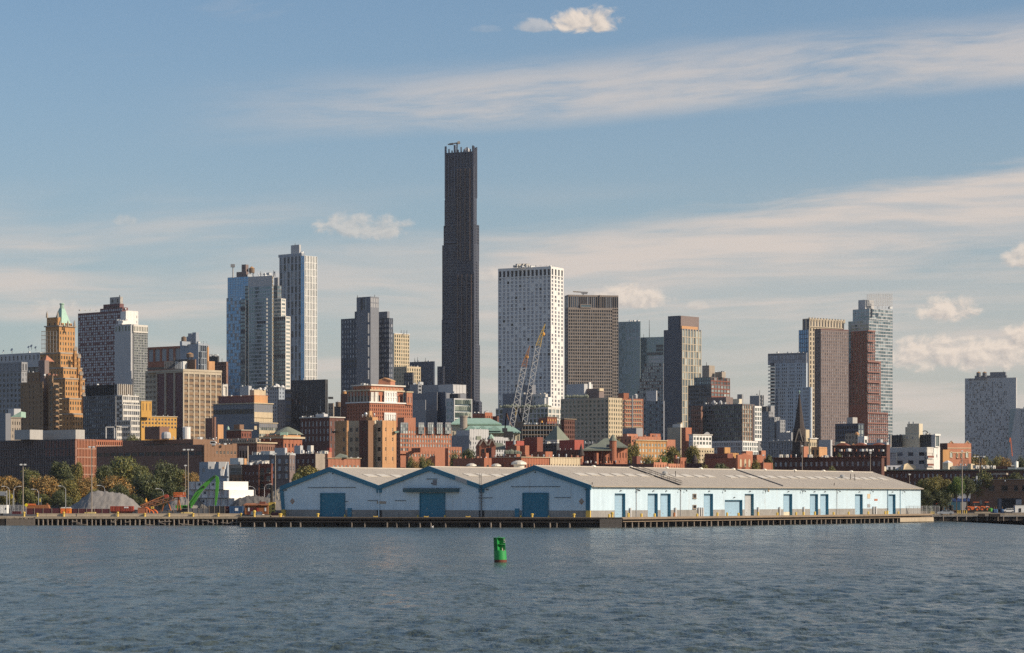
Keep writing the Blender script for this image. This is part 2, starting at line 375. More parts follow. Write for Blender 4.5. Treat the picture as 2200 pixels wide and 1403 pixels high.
def face_(B, wall, A, d, n, W, z0, z1, sp, ppm, m, D, eps=0.0):
    t = sp['t']; fh = sp['fh'] / ppm; nx = sp['nx']; cw = W / nx; top = sp['top'] / ppm
    pw = cw * (1 - sp['ox']); sh = fh * (1 - sp['oy'])
    zlow = z0
    if sp['vis']: zlow = max(z0, H0 + (HZ - sp['vis']) / F * D)
    ny = max(1, int((z1 - top - zlow) / fh + .02))
    zb = z1 - top - ny * fh
    A = Vector((A[0], A[1], 0)); d = Vector((d[0], d[1], 0)); n = Vector((n[0], n[1], 0))
    pm_ = sp['pier'] or m; spm = sp['sp'] or m
    spw = wall if spm == m else MB()
    skip = sp['skip'] or (lambda i, j: False)
    o = A - n * t
    for k in range(nx + 1):
        x0 = max(eps, k * cw - pw / 2); x1 = min(W - eps, k * cw + pw / 2)
        if sp['ox'] < .999: wall.obox(o + d * x0 + Z * zb, d * (x1 - x0), n * t, Z * (z1 - zb), pm_, True)
    off = .06
    for j in range(ny + 1):
        c = z1 - top - j * fh
        a = c - sh / 2; b = c + sh / 2
        if j == 0: b = z1 - .01
        if j == ny: a = zb - .02
        if b - a > .01: spw.obox(o + d * eps + Z * a, d * (W - 2 * eps), n * (t - off), Z * (b - a), spm if j else m)
    if zb > z0 + .05: wall.obox(o + d * eps + Z * z0, d * (W - 2 * eps), n * (t - .02), Z * (zb - z0), m)
    if spw is not wall: spw.build('spandrel', B, stuff=True)
    pan = MB()
    for i in range(nx):
        for j in range(ny):
            pmn = m if skip(i, j) else (sp['pan'](i, j) if sp['pan'] else None)
            if pmn:
                (wall if pmn == m else pan).obox(o + d * (i * cw + pw / 2) + Z * (z1 - top - (j + 1) * fh + sh / 2), d * (cw - pw), n * max(t - .1, t * .85), Z * (fh - sh), pmn)
    if pan.f: pan.build('infill_panel', B, stuff=True)
    if sp['ind']:
        me = win_mesh(cw - pw, fh - sh, d, n, sp['g'], sp['fr'], sp['sill'])
        for i in range(nx):
            for j in range(ny):
                if skip(i, j): continue
                child('window', me, B, A - n * (t * .35) + d * ((i + .5) * cw) + Z * (z1 - top - (j + .5) * fh))
        g = MB(); p = A - n * t * .95
        g.face([p + Z * zb, p + d * W + Z * zb, p + d * W + Z * z1, p + Z * z1], 'black')
        for q in g.f: wall.face([g.v[i] for i in q], 'black')
    else:
        g = MB(); p = A - n * t * .8
        g.face([p + d * eps + Z * zb, p + d * (W - eps) + Z * zb, p + d * (W - eps) + Z * (z1 - .1), p + d * eps + Z * (z1 - .1)], sp['g'],
               [(0, 0), (nx, 0), (nx, ny + top / fh), (0, ny + top / fh)])
        g.build('window', B, stuff=True)
def geom(pl, pm, pr, D, th, ll=22.0, lr=22.0):
    c, s = math.cos(R(th)), math.sin(R(th))
    kl, km, kr = (pl - 1100) / F, (pm - 1100) / F, (pr - 1100) / F
    L = (km - kl) * D / (s + kl * c) if pm - pl > .3 else ll
    Rr = (kr - km) * D / (c - kr * s) if pr - pm > .3 else lr
    M = Vector((km * D, D, 0)); u = Vector((c, s, 0)); v = Vector((-s, c, 0))
    return M, u, v, L, Rr
def atR(B, px, D=None, th=None, pm=None):
    D0 = D or B['_D']; c, s = math.cos(R(th if th is not None else B['_th'])), math.sin(R(th if th is not None else B['_th'])); k = (px - 1100) / F; k0 = (pm - 1100) / F
    return (k - k0) * D0 / (c - k * s) * s
def atL(B, px, pm):
    D0 = B['_D']; c, s = math.cos(R(B['_th'])), math.sin(R(B['_th'])); k = (px - 1100) / F; k0 = (pm - 1100) / F
    return (k0 - k) * D0 / (s + k * c) * c
def blk(B, pl, pm, pr, yt, m, L=None, R_=None, dD=0, yb=None, nm='wall', cn=None, D=None, th=None, rf='roof', ll=None, lr=None, par=True):
    D = (D or B['_D']) + dD; th = th if th is not None else B['_th']
    M, u, v, wl, wr = geom(pl, pm, pr, D, th, ll or 22, lr or 22)
    z1 = ZP(yt, D); z0 = GZ - .3 if yb is None else ZP(yb, D)
    ppm = F / D
    w = MB()
    tl = L['t'] if L else 0; tr = R_['t'] if R_ else 0
    m0 = M + u * tl + v * tr
    P = [m0, m0 + u * (wr - tl), m0 + u * (wr - tl) + v * (wl - tr), m0 + v * (wl - tr)]
    w.prism([(p.x, p.y) for p in P], z0, z1 - (.5 if (L or R_) else 0), m, rf)
    if L: face_(B, w, M + v * wl, -v, -u, wl, z0, z1, L, ppm, m, D, .02)
    if R_: face_(B, w, M, u, -v, wr, z0, z1, R_, ppm, m, D, 0)
    if L and not R_: w.obox(M + u * (tl * .9) - Z * 0 + Z * (z1 - .6), u * (wr - tl), v * .3, Z * .58, m)
    ob = w.build(nm, B)
    if cn:
        h, pr_, cm = cn; h /= ppm; cb = MB()
        q = M - u * pr_ - v * pr_
        Q = [q, q + u * (wr + 2 * pr_), q + u * (wr + 2 * pr_) + v * (wl + 2 * pr_), q + v * (wl + 2 * pr_)]
        cb.prism([(p.x, p.y) for p in Q], z1 - h * .5, z1 + h * .5, cm)
        cb.build('cornice', B)
    return dict(M=M, u=u, v=v, L=wl, R=wr, z1=z1, z0=z0, D=D, ppm=ppm, ob=ob)
META = {}
class Bd(dict): pass
def bld(name, label, cat, D, th, pc, grp=None):
    """a building thing; pc is the photo column of its near corner"""
    o = thing(name, label, cat, (XP(pc, D), D, GZ), grp)
    META[o.name] = (D, th)
    return _W(o)
class _W:       # thin wrapper so that D and angle travel with the root object
    def __init__(s, o): s.o = o
    def __getitem__(s, k): return META[s.o.name][0 if k == '_D' else 1]
    def __getattr__(s, k): return getattr(s.o, k)
_mb_build = MB.build
def _build(s, name, parent=None, stuff=False, smooth=False):
    return _mb_build(s, name, parent.o if isinstance(parent, _W) else parent, stuff, smooth)
MB.build = _build
_child = child
def child(name, me, parent, loc, rz=0.0, scale=None): return _child(name, me, parent.o if isinstance(parent, _W) else parent, loc, rz, scale)
def tank(B, px, yt, yb, w, dD=8, cap='tankcap', m='tank', legs=True):
    D = B['_D'] + dD; r = w / 2 * D / F; c = PT(px, yb, D); h = (yb - yt) * D / F
    b = MB(); lg = h * .3 if legs else 0
    b.lathe(c, [(r, lg), (r * 1.03, lg + (h - lg) * .3), (r, h * .76), ], 12, m)
    b.lathe(c + Z * h * .76, [(r * 1.12, 0), (0.05, h * .24)], 12, cap)
    if legs:
        for a in range(4):
            e = Vector((math.cos(a * 1.57 + .6), math.sin(a * 1.57 + .6), 0)) * r * .75
            b.bar(c + e - Z * 1.5, c + e + Z * lg, .35, 'iron')
    b.build('water_tank', B)
def rod(B, px, yt, yb, w=.25, dD=6, nm='antenna', m='iron'):
    D = B['_D'] + dD; b = MB(); b.cyl(PT(px, yb, D) - Z * .5, PT(px, yt, D), w, w * .5, 6, m); b.build(nm, B)
def dish(B, px, py, w, dD=6, m='lgrey'):
    D = B['_D'] + dD; r = w / 2 * D / F; c = PT(px, py, D); b = MB()
    a = Vector((-.5, -.75, .45)).normalized()
    b.cyl(c, c + a * r * .45, r * .2, r, 10, m, True)
    b.cyl(c - Z * r * 2.2, c, r * .14, r * .14, 6, 'iron'); b.build('satellite_dish', B)
UNIT = {}
def unit_mesh(k):
    if k in UNIT: return UNIT[k]
    b = MB()
    if k == 'ac':
        b.box(-.5, .5, -.5, .5, 0, .8, 'galv'); b.cyl((0, 0, .8), (0, 0, .95), .35, .35, 10, 'dgrey'); b.box(-.52, .52, -.3, .3, .15, .6, 'steel')
    elif k == 'vent':
        b.cyl((0, 0, 0), (0, 0, .7), .18, .18, 8, 'galv'); b.cyl((0, 0, .6), (0, 0, 1), .34, .2, 8, 'galv')
    elif k == 'stack':
        b.cyl((0, 0, 0), (0, 0, 1), .12, .12, 8, 'steel'); b.cyl((0, 0, .93), (0, 0, 1), .17, .17, 8, 'iron')
    elif k == 'hut':
        b.box(-.5, .5, -.5, .5, 0, .85, 'offwhite'); b.box(-.55, .55, -.55, .55, .85, .95, 'concrete'); b.box(-.2, .15, -.53, -.5, 0, .6, 'dgrey')
    elif k == 'hutb':
        b.box(-.5, .5, -.5, .5, 0, .85, 'brick'); b.box(-.55, .55, -.55, .55, .85, .93, 'stone'); b.box(-.2, .15, -.53, -.5, 0, .6, 'dgrey')
    elif k == 'chim':
        b.box(-.22, .22, -.22, .22, 0, .9, 'brick'); b.box(-.27, .27, -.27, .27, .82, .92, 'stone'); b.cyl((0, 0, .9), (0, 0, 1.05), .1, .1, 6, 'tan')
    UNIT[k] = b.mesh({'ac': 'air_conditioner', 'vent': 'roof_vent', 'stack': 'flue', 'hut': 'roof_hut', 'hutb': 'roof_hut', 'chim': 'chimney'}[k]); return UNIT[k]
def clut(B, x0, x1, yb, n, kinds='ac vent stack', lo=3, hi=8, dD=(3, 12), seed=1):
    """rooftop kit between two photo columns: each piece a part of its own"""
    r = random.Random(seed + int(x0)); ks = kinds.split()
    for i in range(n):
        k = r.choice(ks); D = B['_D'] + r.uniform(*dD); px = x0 + (x1 - x0) * (i + r.uniform(.2, .8)) / n
        h = r.uniform(lo, hi) * D / F; w = h * r.uniform(.8, 1.5) if k in ('ac', 'hut', 'hutb') else h * r.uniform(.6, .9)
        me = unit_mesh(k)
        child(me.name.split('.')[0], me, B, (XP(px, D), D, ZP(yb, D) - .3), r.uniform(.3, 1.0), (w, w, h))
def quadpanel(B, px0, px1, yt, yb, D, m, nm, t=.3, th=None, hold=None):
    """upright slab seen between two photo columns"""
    a = PT(px0, yb, D); th = th if th is not None else 0
    d = Vector((math.cos(R(th)), math.sin(R(th)), 0)); kr = (px1 - 1100) / F
    w = (kr * D - a.x) / (d.x - kr * d.y); n = Vector((d.y, -d.x, 0))
    b = MB(); b.obox(a, d * w, -n * t, Z * (yb - yt) * D / F, m); return b.build(nm, B)
# ------------------------------------------------------------------ the far skyline, left to right
B = bld('office_block', 'pale grey slab with one row of slot windows and dishes on its roof', 'building', 1750, 52, 86)
blk(B, -60, 86, 92, 757, 'lgrey', L=S(17, 12, .28, .8, 'gk', top=4, vis=770), yb=788)
blk(B, -60, 84, 90, 788, 'dgrey', L=S(14, 12, .9, .8, 'gd'), dD=3)
for x, y, w in ((26, 752, 7), (62, 746, 6), (68, 744, 7), (77, 747, 6), (8, 754, 4)): dish(B, x, y, w)
clut(B, 0, 84, 757, 9, 'ac vent stack', 2, 4)
B = bld('office_block', 'grey office block of square dark windows with a tall top row, left edge', 'building', 1500, 55, 46)
blk(B, -60, 46, 58.5, 778, 'mgrey', L=S(13, 11.2, .55, .52, 'gd', top=21), R_=S(2, 11.2, .4, .5, 'gw', top=21))
blk(B, -60, 46.5, 59, 777.5, 'mgrey', L=S(13, 17, .5, .85, 'gk', top=2.5, t=.5), R_=S(2, 17, .4, .8, 'gd', top=2.5, t=.5), yb=797, dD=-.4)
B = bld('apartment_block', 'tan brick apartment block with a brown pyramid-capped shaft and stacked balconies', 'apartment block', 1380, 52, 92)
blk(B, 44, 92, 93, 820, 'dtan', L=S(6, 11.5, .34, .42, 'gd', top=4, skip=lambda i, j: i in (1, 4)))
blk(B, 58, 84, 86, 799, 'dtan', L=S(3, 11.5, .4, .42, 'gd', top=10), dD=8)
blk(B, 92, 112, 114.5, 806, 'dtan', L=S(2, 11.5, .38, .4, 'gd', top=4), dD=4)
blk(B, 104, 114.5, 127, 822, 'dtan', L=S(1, 11.5, .5, .5, 'gd', top=4), R_=S(1, 11.5, .82, .6, 'gk', top=2), dD=-2)
blk(B, 82.5, 96, 105.5, 774, 'mbrown', dD=6)
M = PT(94, 774, 1386)
b = MB(); b.lathe(M + Vector((0, 9, 0)), [(4.2, -.3), (.1, 3.2)], 4, 'brickl'); b.build('pyramid_roof', B)
for j in range(9):
    b = MB(); p = PT(114, 834 + j * 11.5, 1378); b.obox(p, (3.6, -1.4, 0), (1.2, 1.6, 0), (0, 0, .25), 'tanl'); b.obox(p, (3.6, -1.4, 0), (.03, .05, 0), (0, 0, 1), 'dtan'); b.build('balcony', B)
clut(B, 93, 124, 806, 4, 'ac hutb', 3, 6); clut(B, 60, 84, 799, 3, 'ac vent', 2, 4)

B = bld('ornate_tower', 'stepped tan brick tower topped by a green copper pyramid and lantern', 'tower', 1550, 50, 127)
tw = lambda n: S(n, 11.6, .5, .55, 'gg', top=3)
blk(B, 98, 127, 161, 700, 'tan', L=S(4, 11.6, .3, .5, 'gk', top=6), R_=S(6, 11.6, .42, .55, 'gg', top=9), yb=760, cn=(2.5, .7, 'stone'))
blk(B, 100.5, 124, 130, 681, 'tan', L=S(2, 19, .3, .6, 'gk', top=8), yb=702, dD=6)
for i, (pl, pm, pr, yt, yb, n) in enumerate(((86, 130, 168, 758, 792, 7), (92, 136, 176, 790, 815, 7), (98, 140, 182, 813, 858, 8), (105, 149, 197, 856, 890, 9), (112, 156, 208, 889, None, 10))):
    blk(B, pl, pm, pr, yt, 'tan', L=S(6, 11.6, .34, .5, 'gd', top=4), R_=S(n, 11.6, .5, .58, 'gg', top=4), yb=yb, dD=-5 * (i + 1), cn=(3.2, .25, 'stone'))
# buttress bays and crocketed tops on the lit side
for i, (x, yt, yb, dd, w) in enumerate(((160, 752, 792, -9, 7), (168, 768, 815, -18, 6), (172, 805, 858, -27, 7), (177, 836, 858, -27, 5), (178, 850, 890, -36, 9), (189, 862, 890, -36, 6))):
    bb = blk(B, x - w * .35, x, x + w * .75, yt, 'tan', R_=S(2, 11.6, .5, .55, 'gg', top=5), L=S(1, 11.6, .4, .5, 'gd', top=5), yb=yb, dD=dd * .55 + atR(B, x, pm=(130, 136, 140, 140, 149, 149)[i]) - 1.5, nm='buttress_bay', cn=(2.4, .3, 'stone'))
    for a in (0, .5, 1):
        b = MB(); p = bb['M'] + bb['u'] * (bb['R'] * a) + Z * bb['z1']; b.lathe(p, [(.5, 0), (.45, 1.2), (.05, 2.4)], 4, 'stone'); b.build('pinnacle', B)
g_ = geom(111, 132, 155, 1556, 50); M, u, v, l, r_ = g_
zb_ = ZP(700, 1550); zt = ZP(659, 1550); c0 = M + u * r_ / 2 + v * l / 2
b = MB()
q4 = [M, M + u * r_, M + u * r_ + v * l, M + v * l]; q4 = [Vector((p.x, p.y, zb_)) for p in q4]
t4 = [Vector((c0.x, c0.y, zt)) + (p - c0).normalized() * 1.6 for p in [Vector((p.x, p.y, c0.z)) for p in q4]]
for i in range(4):
    j = (i + 1) % 4; b.face([q4[i], q4[j], t4[j], t4[i]], 'copperl')
b.build('copper_roof', B)
b = MB(); ct = Vector((c0.x, c0.y, zt - .4)); b.lathe(ct, [(1.5, 0), (1.5, .5), (1.2, .6), (1.2, 2.6), (1.55, 2.7), (1.55, 3.2), (.9, 3.5)], 8, 'copper'); b.build('lantern', B)
for a in (0.12, .5, .88):
    b = MB(); p = M + u * (r_ * a) - v * .3; p.z = zb_
    b.obox(p - u * .8, u * 1.6, v * 2, Z * 2.2, 'tan'); b.obox(p - u * .45 - v * .05 + Z * .3, u * .9, v * .1, Z * 1.3, 'gk'); b.build('dormer', B)
for x, y in ((129, 700), (160, 700), (146, 700), (101, 681), (124, 681)):
    b = MB(); b.lathe(PT(x, y, 1551), [(.7, -.5), (.6, 1.6), (.06, 3.6)], 4, 'stone'); b.build('pinnacle', B)
# scaffold up the shaded corner
b = MB()
for x in (89.5, 92.5, 96, 101, 108, 115, 122):
    p = PT(x, 757, 1545); b.bar(p, p + Z * 13, .22, 'galv')
for j in range(6): b.bar(PT(89, 757 - j * 9, 1545), PT(122, 757 - j * 9, 1545), .5 if j else .2, 'wood', .25)
b.build('scaffold', B)

B = bld('apartment_tower', 'tall tower of pale window blocks in a dark maroon brick chequer', 'tower', 1950, 50, 275)
chk = lambda i, j: 'maroon' if (i % 3 == (j // 2) % 3 and j % 2) or (j % 12 == 11 and i % 2) else None
blk(B, 167.5, 262, 275, 667, 'maroon', L=S(20, 5.6, .86, .74, 'gp', top=4, t=.25, pan=chk), R_=S(2, 5.6, .4, .5, 'gw', top=5), nm='wall')
blk(B, 215, 263, 275, 660, 'maroon', L=S(11, 5.6, .86, .74, 'gp', top=2, t=.25, pan=chk), yb=669, dD=2)
blk(B, 222, 257, 266, 652, 'maroon', L=S(9, 8, .8, .5, 'gk', top=3), yb=662, dD=6)
blk(B, 236, 258, 264, 637.5, 'concrete', L=S(2, 8, .3, .8, 'gk', top=4), yb=653, dD=9, nm='bulkhead')
rod(B, 257, 634, 638, .5, 12); clut(B, 168, 215, 667, 4, 'ac hut', 2, 3.5, (8, 20)); clut(B, 262, 275, 664, 3, 'ac stack', 2, 4)

B = bld('hotel_tower', 'grey tower with a blank side, green glass front and white framed top floor', 'tower', 1750, 50, 287)
blk(B, 246.5, 281, 281.2, 696, 'lgrey', lr=6, L=S(5, 13, .55, .86, 'gg', top=2.5, skip=lambda i, j: j > 0, vis=712))
blk(B, 281, 287, 317.5, 712, 'mgrey', L=S(1, 5.45, .9, .75, 'gg'), R_=S(9, 5.45, .7, .7, 'gg', t=.3), dD=1)
blk(B, 281, 287, 318, 697, 'offwhite', L=S(1, 14, .75, .8, 'gk', top=2), R_=S(9, 14, .52, .72, 'gg', top=2), yb=714, dD=.5)
blk(B, 259, 270.5, 297, 667, 'white', R_=S(4, 11, .3, .5, 'lgrey', top=7, skip=lambda i, j: i < 3), yb=697, dD=9, nm='bulkhead')
blk(B, 253, 262, 284, 688, 'white', yb=697, dD=5, nm='bulkhead'); clut(B, 252, 276, 688, 5, 'vent ac', 2, 4, (2, 5))

B = bld('office_block', 'dark glass office block with upright fins along its upper floors', 'building', 1440, 54, 246)
blk(B, 184, 246, 256, 826, 'char', L=S(16, 24, .82, .98, 'gk', t=.7), yb=850)
blk(B, 178, 248, 258, 849, 'dgrey', L=S(15, 8.6, .9, .5, 'gn', t=.35), dD=-4)
clut(B, 186, 244, 826, 4, 'ac stack', 2, 4)
B = bld('office_block', 'white banded glass office block stepping down in four tiers', 'building', 1390, 52, 262)
blk(B, 246, 253, 286, 824.5, 'mgrey', L=S(2, 24, .8, .9, 'gk'), R_=S(8, 24, .8, .97, 'gbr', t=.6, pier='offwhite'), yb=851)
blk(B, 250, 263, 299, 849, 'offwhite', L=S(4, 12.5, .85, .6, 'gk'), R_=S(9, 12.5, .84, .6, 'gw', t=.5), dD=-5)
blk(B, 256, 264, 304, 868, 'offwhite', L=S(2, 12.5, .85, .6, 'gk'), R_=S(9, 12.5, .84, .62, 'gw', t=.5), dD=-9)
blk(B, 250, 281, 312, 902.5, 'offwhite', L=S(8, 12.5, .85, .6, 'gd'), R_=S(9, 12.5, .84, .6, 'gw', t=.5), dD=-14)
blk(B, 246, 250, 262, 915, 'offwhite', L=S(2, 12.5, .85, .6, 'gd'), R_=S(3, 12.5, .8, .6, 'gw', t=.5), dD=-18)
clut(B, 252, 296, 849, 5, 'ac vent', 2, 4); clut(B, 284, 310, 902, 4, 'ac vent', 2, 4)
for x in (228, 246): 
    b = MB(); p = PT(x, 942, 1350); b.bar(p, p + Z * 6, .5, 'white'); b.bar(p + Z * 6, p + Z * 6 + Vector((7, 0, 0)), .5, 'white'); b.build('roof_frame', B)

B = bld('brick_block', 'bright yellow brick block with a square stair tower at its left', 'building', 1250, 36, 303)
blk(B, 300, 303.5, 380, 894, 'yellow', R_=S(11, 8.2, .55, .5, 'gd', top=2.5, t=.3, ind=True, vis=922, fr='dgrey'), cn=(1.6, .3, 'tanl'))
blk(B, 301, 303.5, 326, 861, 'yellow', R_=S(3, 20, .22, .75, 'gbr', top=3, t=.3, vis=884, skip=lambda i, j: i != 1 and 0), yb=896, dD=-3, cn=(1.2, .2, 'tanl'))
clut(B, 330, 378, 894, 4, 'ac vent', 2, 4)

B = bld('sports_hall', 'long low hall of pale grey panels framed in red brick, far behind', 'building', 1850, 54, 386)
blk(B, 316, 388, 392, 743, 'brick', L=S(5, 32, .8, .84, 'trans', top=2, t=1.2), yb=777)
blk(B, 312, 388, 392, 775, 'brick', L=S(1, 13, .9, .4, 'gk', top=8), dD=-2)
B = bld('grey_tower', 'slate grey tower with a stepped mechanical crown and a small water tank', 'tower', 1720, 52, 426)
blk(B, 387, 426, 447, 737, 'bluegrey', R_=S(5, 14, .84, .9, 'gn', top=4))
blk(B, 386.5, 391, 420, 733, 'bluegrey', yb=742, dD=2)
blk(B, 401, 420, 428, 722, 'bluegrey', yb=738, dD=9, nm='bulkhead'); blk(B, 404, 412, 417, 716, 'bluegrey', yb=738, dD=8, nm='bulkhead'); blk(B, 413, 421, 427, 714, 'bluegrey', yb=738, dD=7, nm='bulkhead')
tank(B, 395, 722, 735, 11, 6, 'tank', legs=False)
blk(B, 435, 437, 448, 741, 'orange', yb=748, dD=9, nm='bulkhead'); blk(B, 444, 446, 449, 746, 'orange', dD=-1, nm='wall'); clut(B, 424, 446, 737, 4, 'stack ac', 3, 6, (1, 4))
B = bld('brick_bulkhead_block', 'small bright orange brick block in front of the slate tower', 'building', 1650, 40, 448)
blk(B, 446.5, 448, 461.5, 776, 'orange')
B = bld('office_block', 'dark brown slab with thin upright piers and dark tanks on top', 'building', 1780, 52, 485)
blk(B, 461, 486, 490, 777, 'brownd', L=S(8, 8, .5, .7, 'gk'))
blk(B, 449, 468, 471, 765, 'char', yb=782, dD=10, nm='bulkhead'); clut(B, 449, 470, 765, 5, 'ac stack vent', 3, 6, (10, 14)); rod(B, 477, 770, 777)

B = bld('office_block', 'tan office block with continuous pale piers and dark blank side panels', 'building', 1480, 44, 394)
blk(B, 335, 393.5, 476, 793, 'beige', L=S(3, 160, .86, .99, 'maroon', top=6, t=.8), R_=S(7, 11.2, .8, .5, 'gbr', top=7, t=.6, sp='dtan', pier='beige'), dD=0)
blk(B, 312, 337, 341, 797, 'beige', L=S(3, 11.2, .75, .5, 'gbr', top=6), dD=22)
blk(B, 312, 393.5, 477, 792.5, 'beige', yb=797, dD=-.3, nm='parapet')
for i in range(11):
    b = MB(); b.obox(PT(353 + i * 3.4, 792, 1500), (2.2 * .27, 0, 0), (0, 3, 0), Z * 4.2, 'galv' if i > 6 else 'dgrey'); b.build('cooling_fin', B)
blk(B, 391, 393, 402, 776, 'galv', yb=794, dD=9, nm='mechanical_screen')
blk(B, 402, 419, 421.5, 772, 'brown', yb=794, dD=8, nm='bulkhead'); tank(B, 408, 757, 772, 15, 12)
rod(B, 374, 766, 776, .4, 14); blk(B, 374, 402, 404, 771.5, 'char', yb=776, dD=14, nm='pipe_rack')

B = bld('framed_pavilion', 'narrow white framed block with one dark opening beside the blue tower', 'building', 1560, 40, 478)
blk(B, 477, 478.5, 489.5, 826, 'offwhite', L=S(1, 23, .6, .9, 'gk'), R_=S(1, 24, .6, .8, 'gd', top=2, t=1))
clut(B, 478, 488, 826, 3, 'ac vent', 2, 4)

# twin glass towers
B = bld('glass_tower', 'blue glass tower with scattered dark and bright panes', 'tower', 1830, 60, 533)
def bl(i, j): return 'gk' if (i * 7 + j * 5 + (i * j) % 5) % 11 == 0 and i < 5 else None
blk(B, 489, 534, 534.5, 594, 'bluegrey', L=S(8, 5.2, .94, .86, 'gb', t=.12))
blk(B, 486.5, 517, 517.5, 639, 'bluegrey', L=S(7, 7, .96, .84, 'gb', t=.12, pan=lambda i, j: 'gn' if (i * 5 + j * 7 + j // 3) % 9 < 2 else ('gw' if (i * 3 + j * 11) % 17 == 0 else None)), dD=-7)
blk(B, 508, 529, 534, 583.5, 'mbrown', yb=596, dD=10, nm='bulkhead'); blk(B, 519, 528, 534, 568, 'mbrown', yb=585, dD=12, nm='bulkhead')
tank(B, 541, 572, 592, 12, 14)
b = MB(); p = PT(500.5, 594, 1836)
b.cyl(p - Z, p + Z * 8, .5, .4, 6, 'concrete'); b.box(p.x - 1.6, p.x + 1.4, p.y - .8, p.y + .8, p.z + 6.6, p.z + 8.8, 'mgrey'); b.build('radio_mast', B)
clut(B, 534, 540, 594, 3, 'ac stack', 3, 7); clut(B, 553, 580, 590, 7, 'ac vent', 3, 6, (10, 14)); rod(B, 560, 583, 592)

B = bld('glass_tower', 'teal and grey glass hotel tower stepping down on both sides', 'tower', 1740, 58, 585)
gs = lambda n, f=8.15, g='gt': S(n, f, .92, .62, g, t=.18)
mech = lambda i, j: 'char' if j in (10, 20, 30) else None
cb_ = blk(B, 533, 585, 586, 592, 'lgrey', yb=616, dD=0)
blk(B, 533.3, 584.6, 586, 614, 'paleblue', L=S(11, 8.15, .94, .7, 'gt', t=.18, sp='paleblue', pan=lambda i, j: 'char' if j in (9, 25) and 3 < i < 8 else None), dD=-.4)
blk(B, 526, 533.6, 534.1, 614, 'dgrey', L=gs(2), dD=3)
blk(B, 516.5, 527, 527.5, 643, 'dgrey', L=S(2, 8.15, .92, .62, 'gt', t=.18, pan=lambda i, j: 'char' if j in (8, 16, 24, 2) else None), dD=0)
blk(B, 587.5, 596, 605, 613, 'dgrey', L=gs(3), dD=6, R_=gs(2))
blk(B, 586, 604, 614, 641, 'offwhite', L=gs(4), R_=S(1, 8.15, .7, .5, 'gl', t=.3), dD=3)
blk(B, 586, 613.5, 624, 679, 'offwhite', L=S(6, 8.15, .92, .62, 'gt', t=.18, sp='dgrey', pan=lambda i, j: 'char' if j in (0, 10, 20) else None), R_=S(1, 8.15, .75, .5, 'gl', t=.3), dD=0)
b = MB()
for j in range(26): b.obox(PT(572, 645 + j * 8.15, 1733), (.9, 0, 0), (0, 1, 0), (0, 0, 1.4), 'offwhite')
for j in range(30): b.obox(PT(584.8, 600 + j * 8.15, 1735), (.7, 0, 0), (0, 1, 0), (0, 0, 2), 'tanl')
b.build('corner_panel', B, stuff=True)
blk(B, 589, 597, 600, 596, 'mgrey', yb=615, dD=10, nm='bulkhead'); rod(B, 588, 581, 593, .3); rod(B, 591, 583, 593, .2); dish(B, 590, 586, 5); clut(B, 540, 584, 592, 4, 'ac vent', 2, 4)

B = bld('white_tower', 'slender white tower with slanting white mullions on its sunlit side', 'tower', 2150, 48, 654)
alt = lambda i, j: None
blk(B, 600, 648, 654.5, 545, 'bluegrey', L=S(6, 16, .62, .88, 'gn', top=4, t=.5, pier='lgrey', pan=lambda i, j: 'gk' if j == 1 and i % 2 else None), dD=0)
blk(B, 646, 654.5, 681.5, 549, 'white', L=S(2, 16, .94, .96, 'gb', t=.2), R_=S(8, 14.4, .55, .93, 'gl', t=.6, sp='white'), dD=-3)
blk(B, 598, 648, 652, 543, 'lgrey', yb=549, dD=1, nm='parapet')
blk(B, 625, 643, 646.5, 525.5, 'lgrey', yb=547, dD=12, nm='bulkhead'); clut(B, 647, 656, 545, 3, 'ac vent', 3, 6, (2, 5)); rod(B, 634, 522, 526)

B = bld('grey_apartment_block', 'blue-grey apartment block with white rooftop domes behind the banded office', 'building', 1520, 56, 608)
blk(B, 575, 599, 611.5, 832, 'bluegrey', L=S(5, 8, .4, .5, 'gd'), R_=S(2, 8, .35, .5, 'gw'), cn=(1.5, .5, 'mgrey'))
blk(B, 596, 618, 628, 858, 'slate', L=S(4, 9, .3, .4, 'gn'), dD=-14)
b = MB()
for x, y in ((594, 826), (597, 827), (607, 829), (570, 833), (559, 834)): b.lathe(PT(x, y + 4, 1525), [(1.1, -1), (1.2, .4), (.7, 1.3), (.05, 1.6)], 8, 'white')
b.build('roof_dome', B, stuff=True); clut(B, 578, 610, 832, 5, 'ac stack', 3, 6)
B = bld('white_plant_room', 'plain pale box of a building above the banded office roof', 'building', 1440, 46, 534)
blk(B, 515, 534, 540.5, 829, 'lgrey'); clut(B, 518, 536, 829, 3, 'vent ac', 2, 3)

B = bld('charcoal_block', 'charcoal apartment block with narrow lit slit windows and cantilevered balconies', 'apartment block', 1330, 58, 699)
slit = lambda i, j: i in (5, 6, 7, 9) or (i == 8 and j not in (2, 3)) 
blk(B, 625, 699, 704.5, 815, 'char', L=S(10, 14.4, .38, .74, 'gn', top=11, skip=slit, ind=True, vis=935, fr='black'), R_=S(1, 14, .5, .9, 'char', top=9))
for j in range(6):
    b = MB(); p = PT(614.5, 846 + j * 15, 1336); b.obox(p, (2.7, -.4, 0), (0, 2, 0), Z * 1.1, 'char'); b.obox(p + Z * 1.1, (2.7, -.4, 0), (0, .1, 0), Z * .6, 'gk'); b.build('balcony', B)
    if j < 4:
        b = MB(); p = PT(705, 857 + j * 14.8, 1336); b.obox(p, (2.5, .3, 0), (0, 2, 0), Z * 1.1, 'char'); b.build('balcony', B)
blk(B, 612, 626, 628, 836, 'slate', dD=18); clut(B, 630, 698, 815, 4, 'ac vent', 2, 3)
B = bld('low_block', 'small dark block with a roof tank squeezed beside the charcoal block', 'building', 1420, 54, 716)
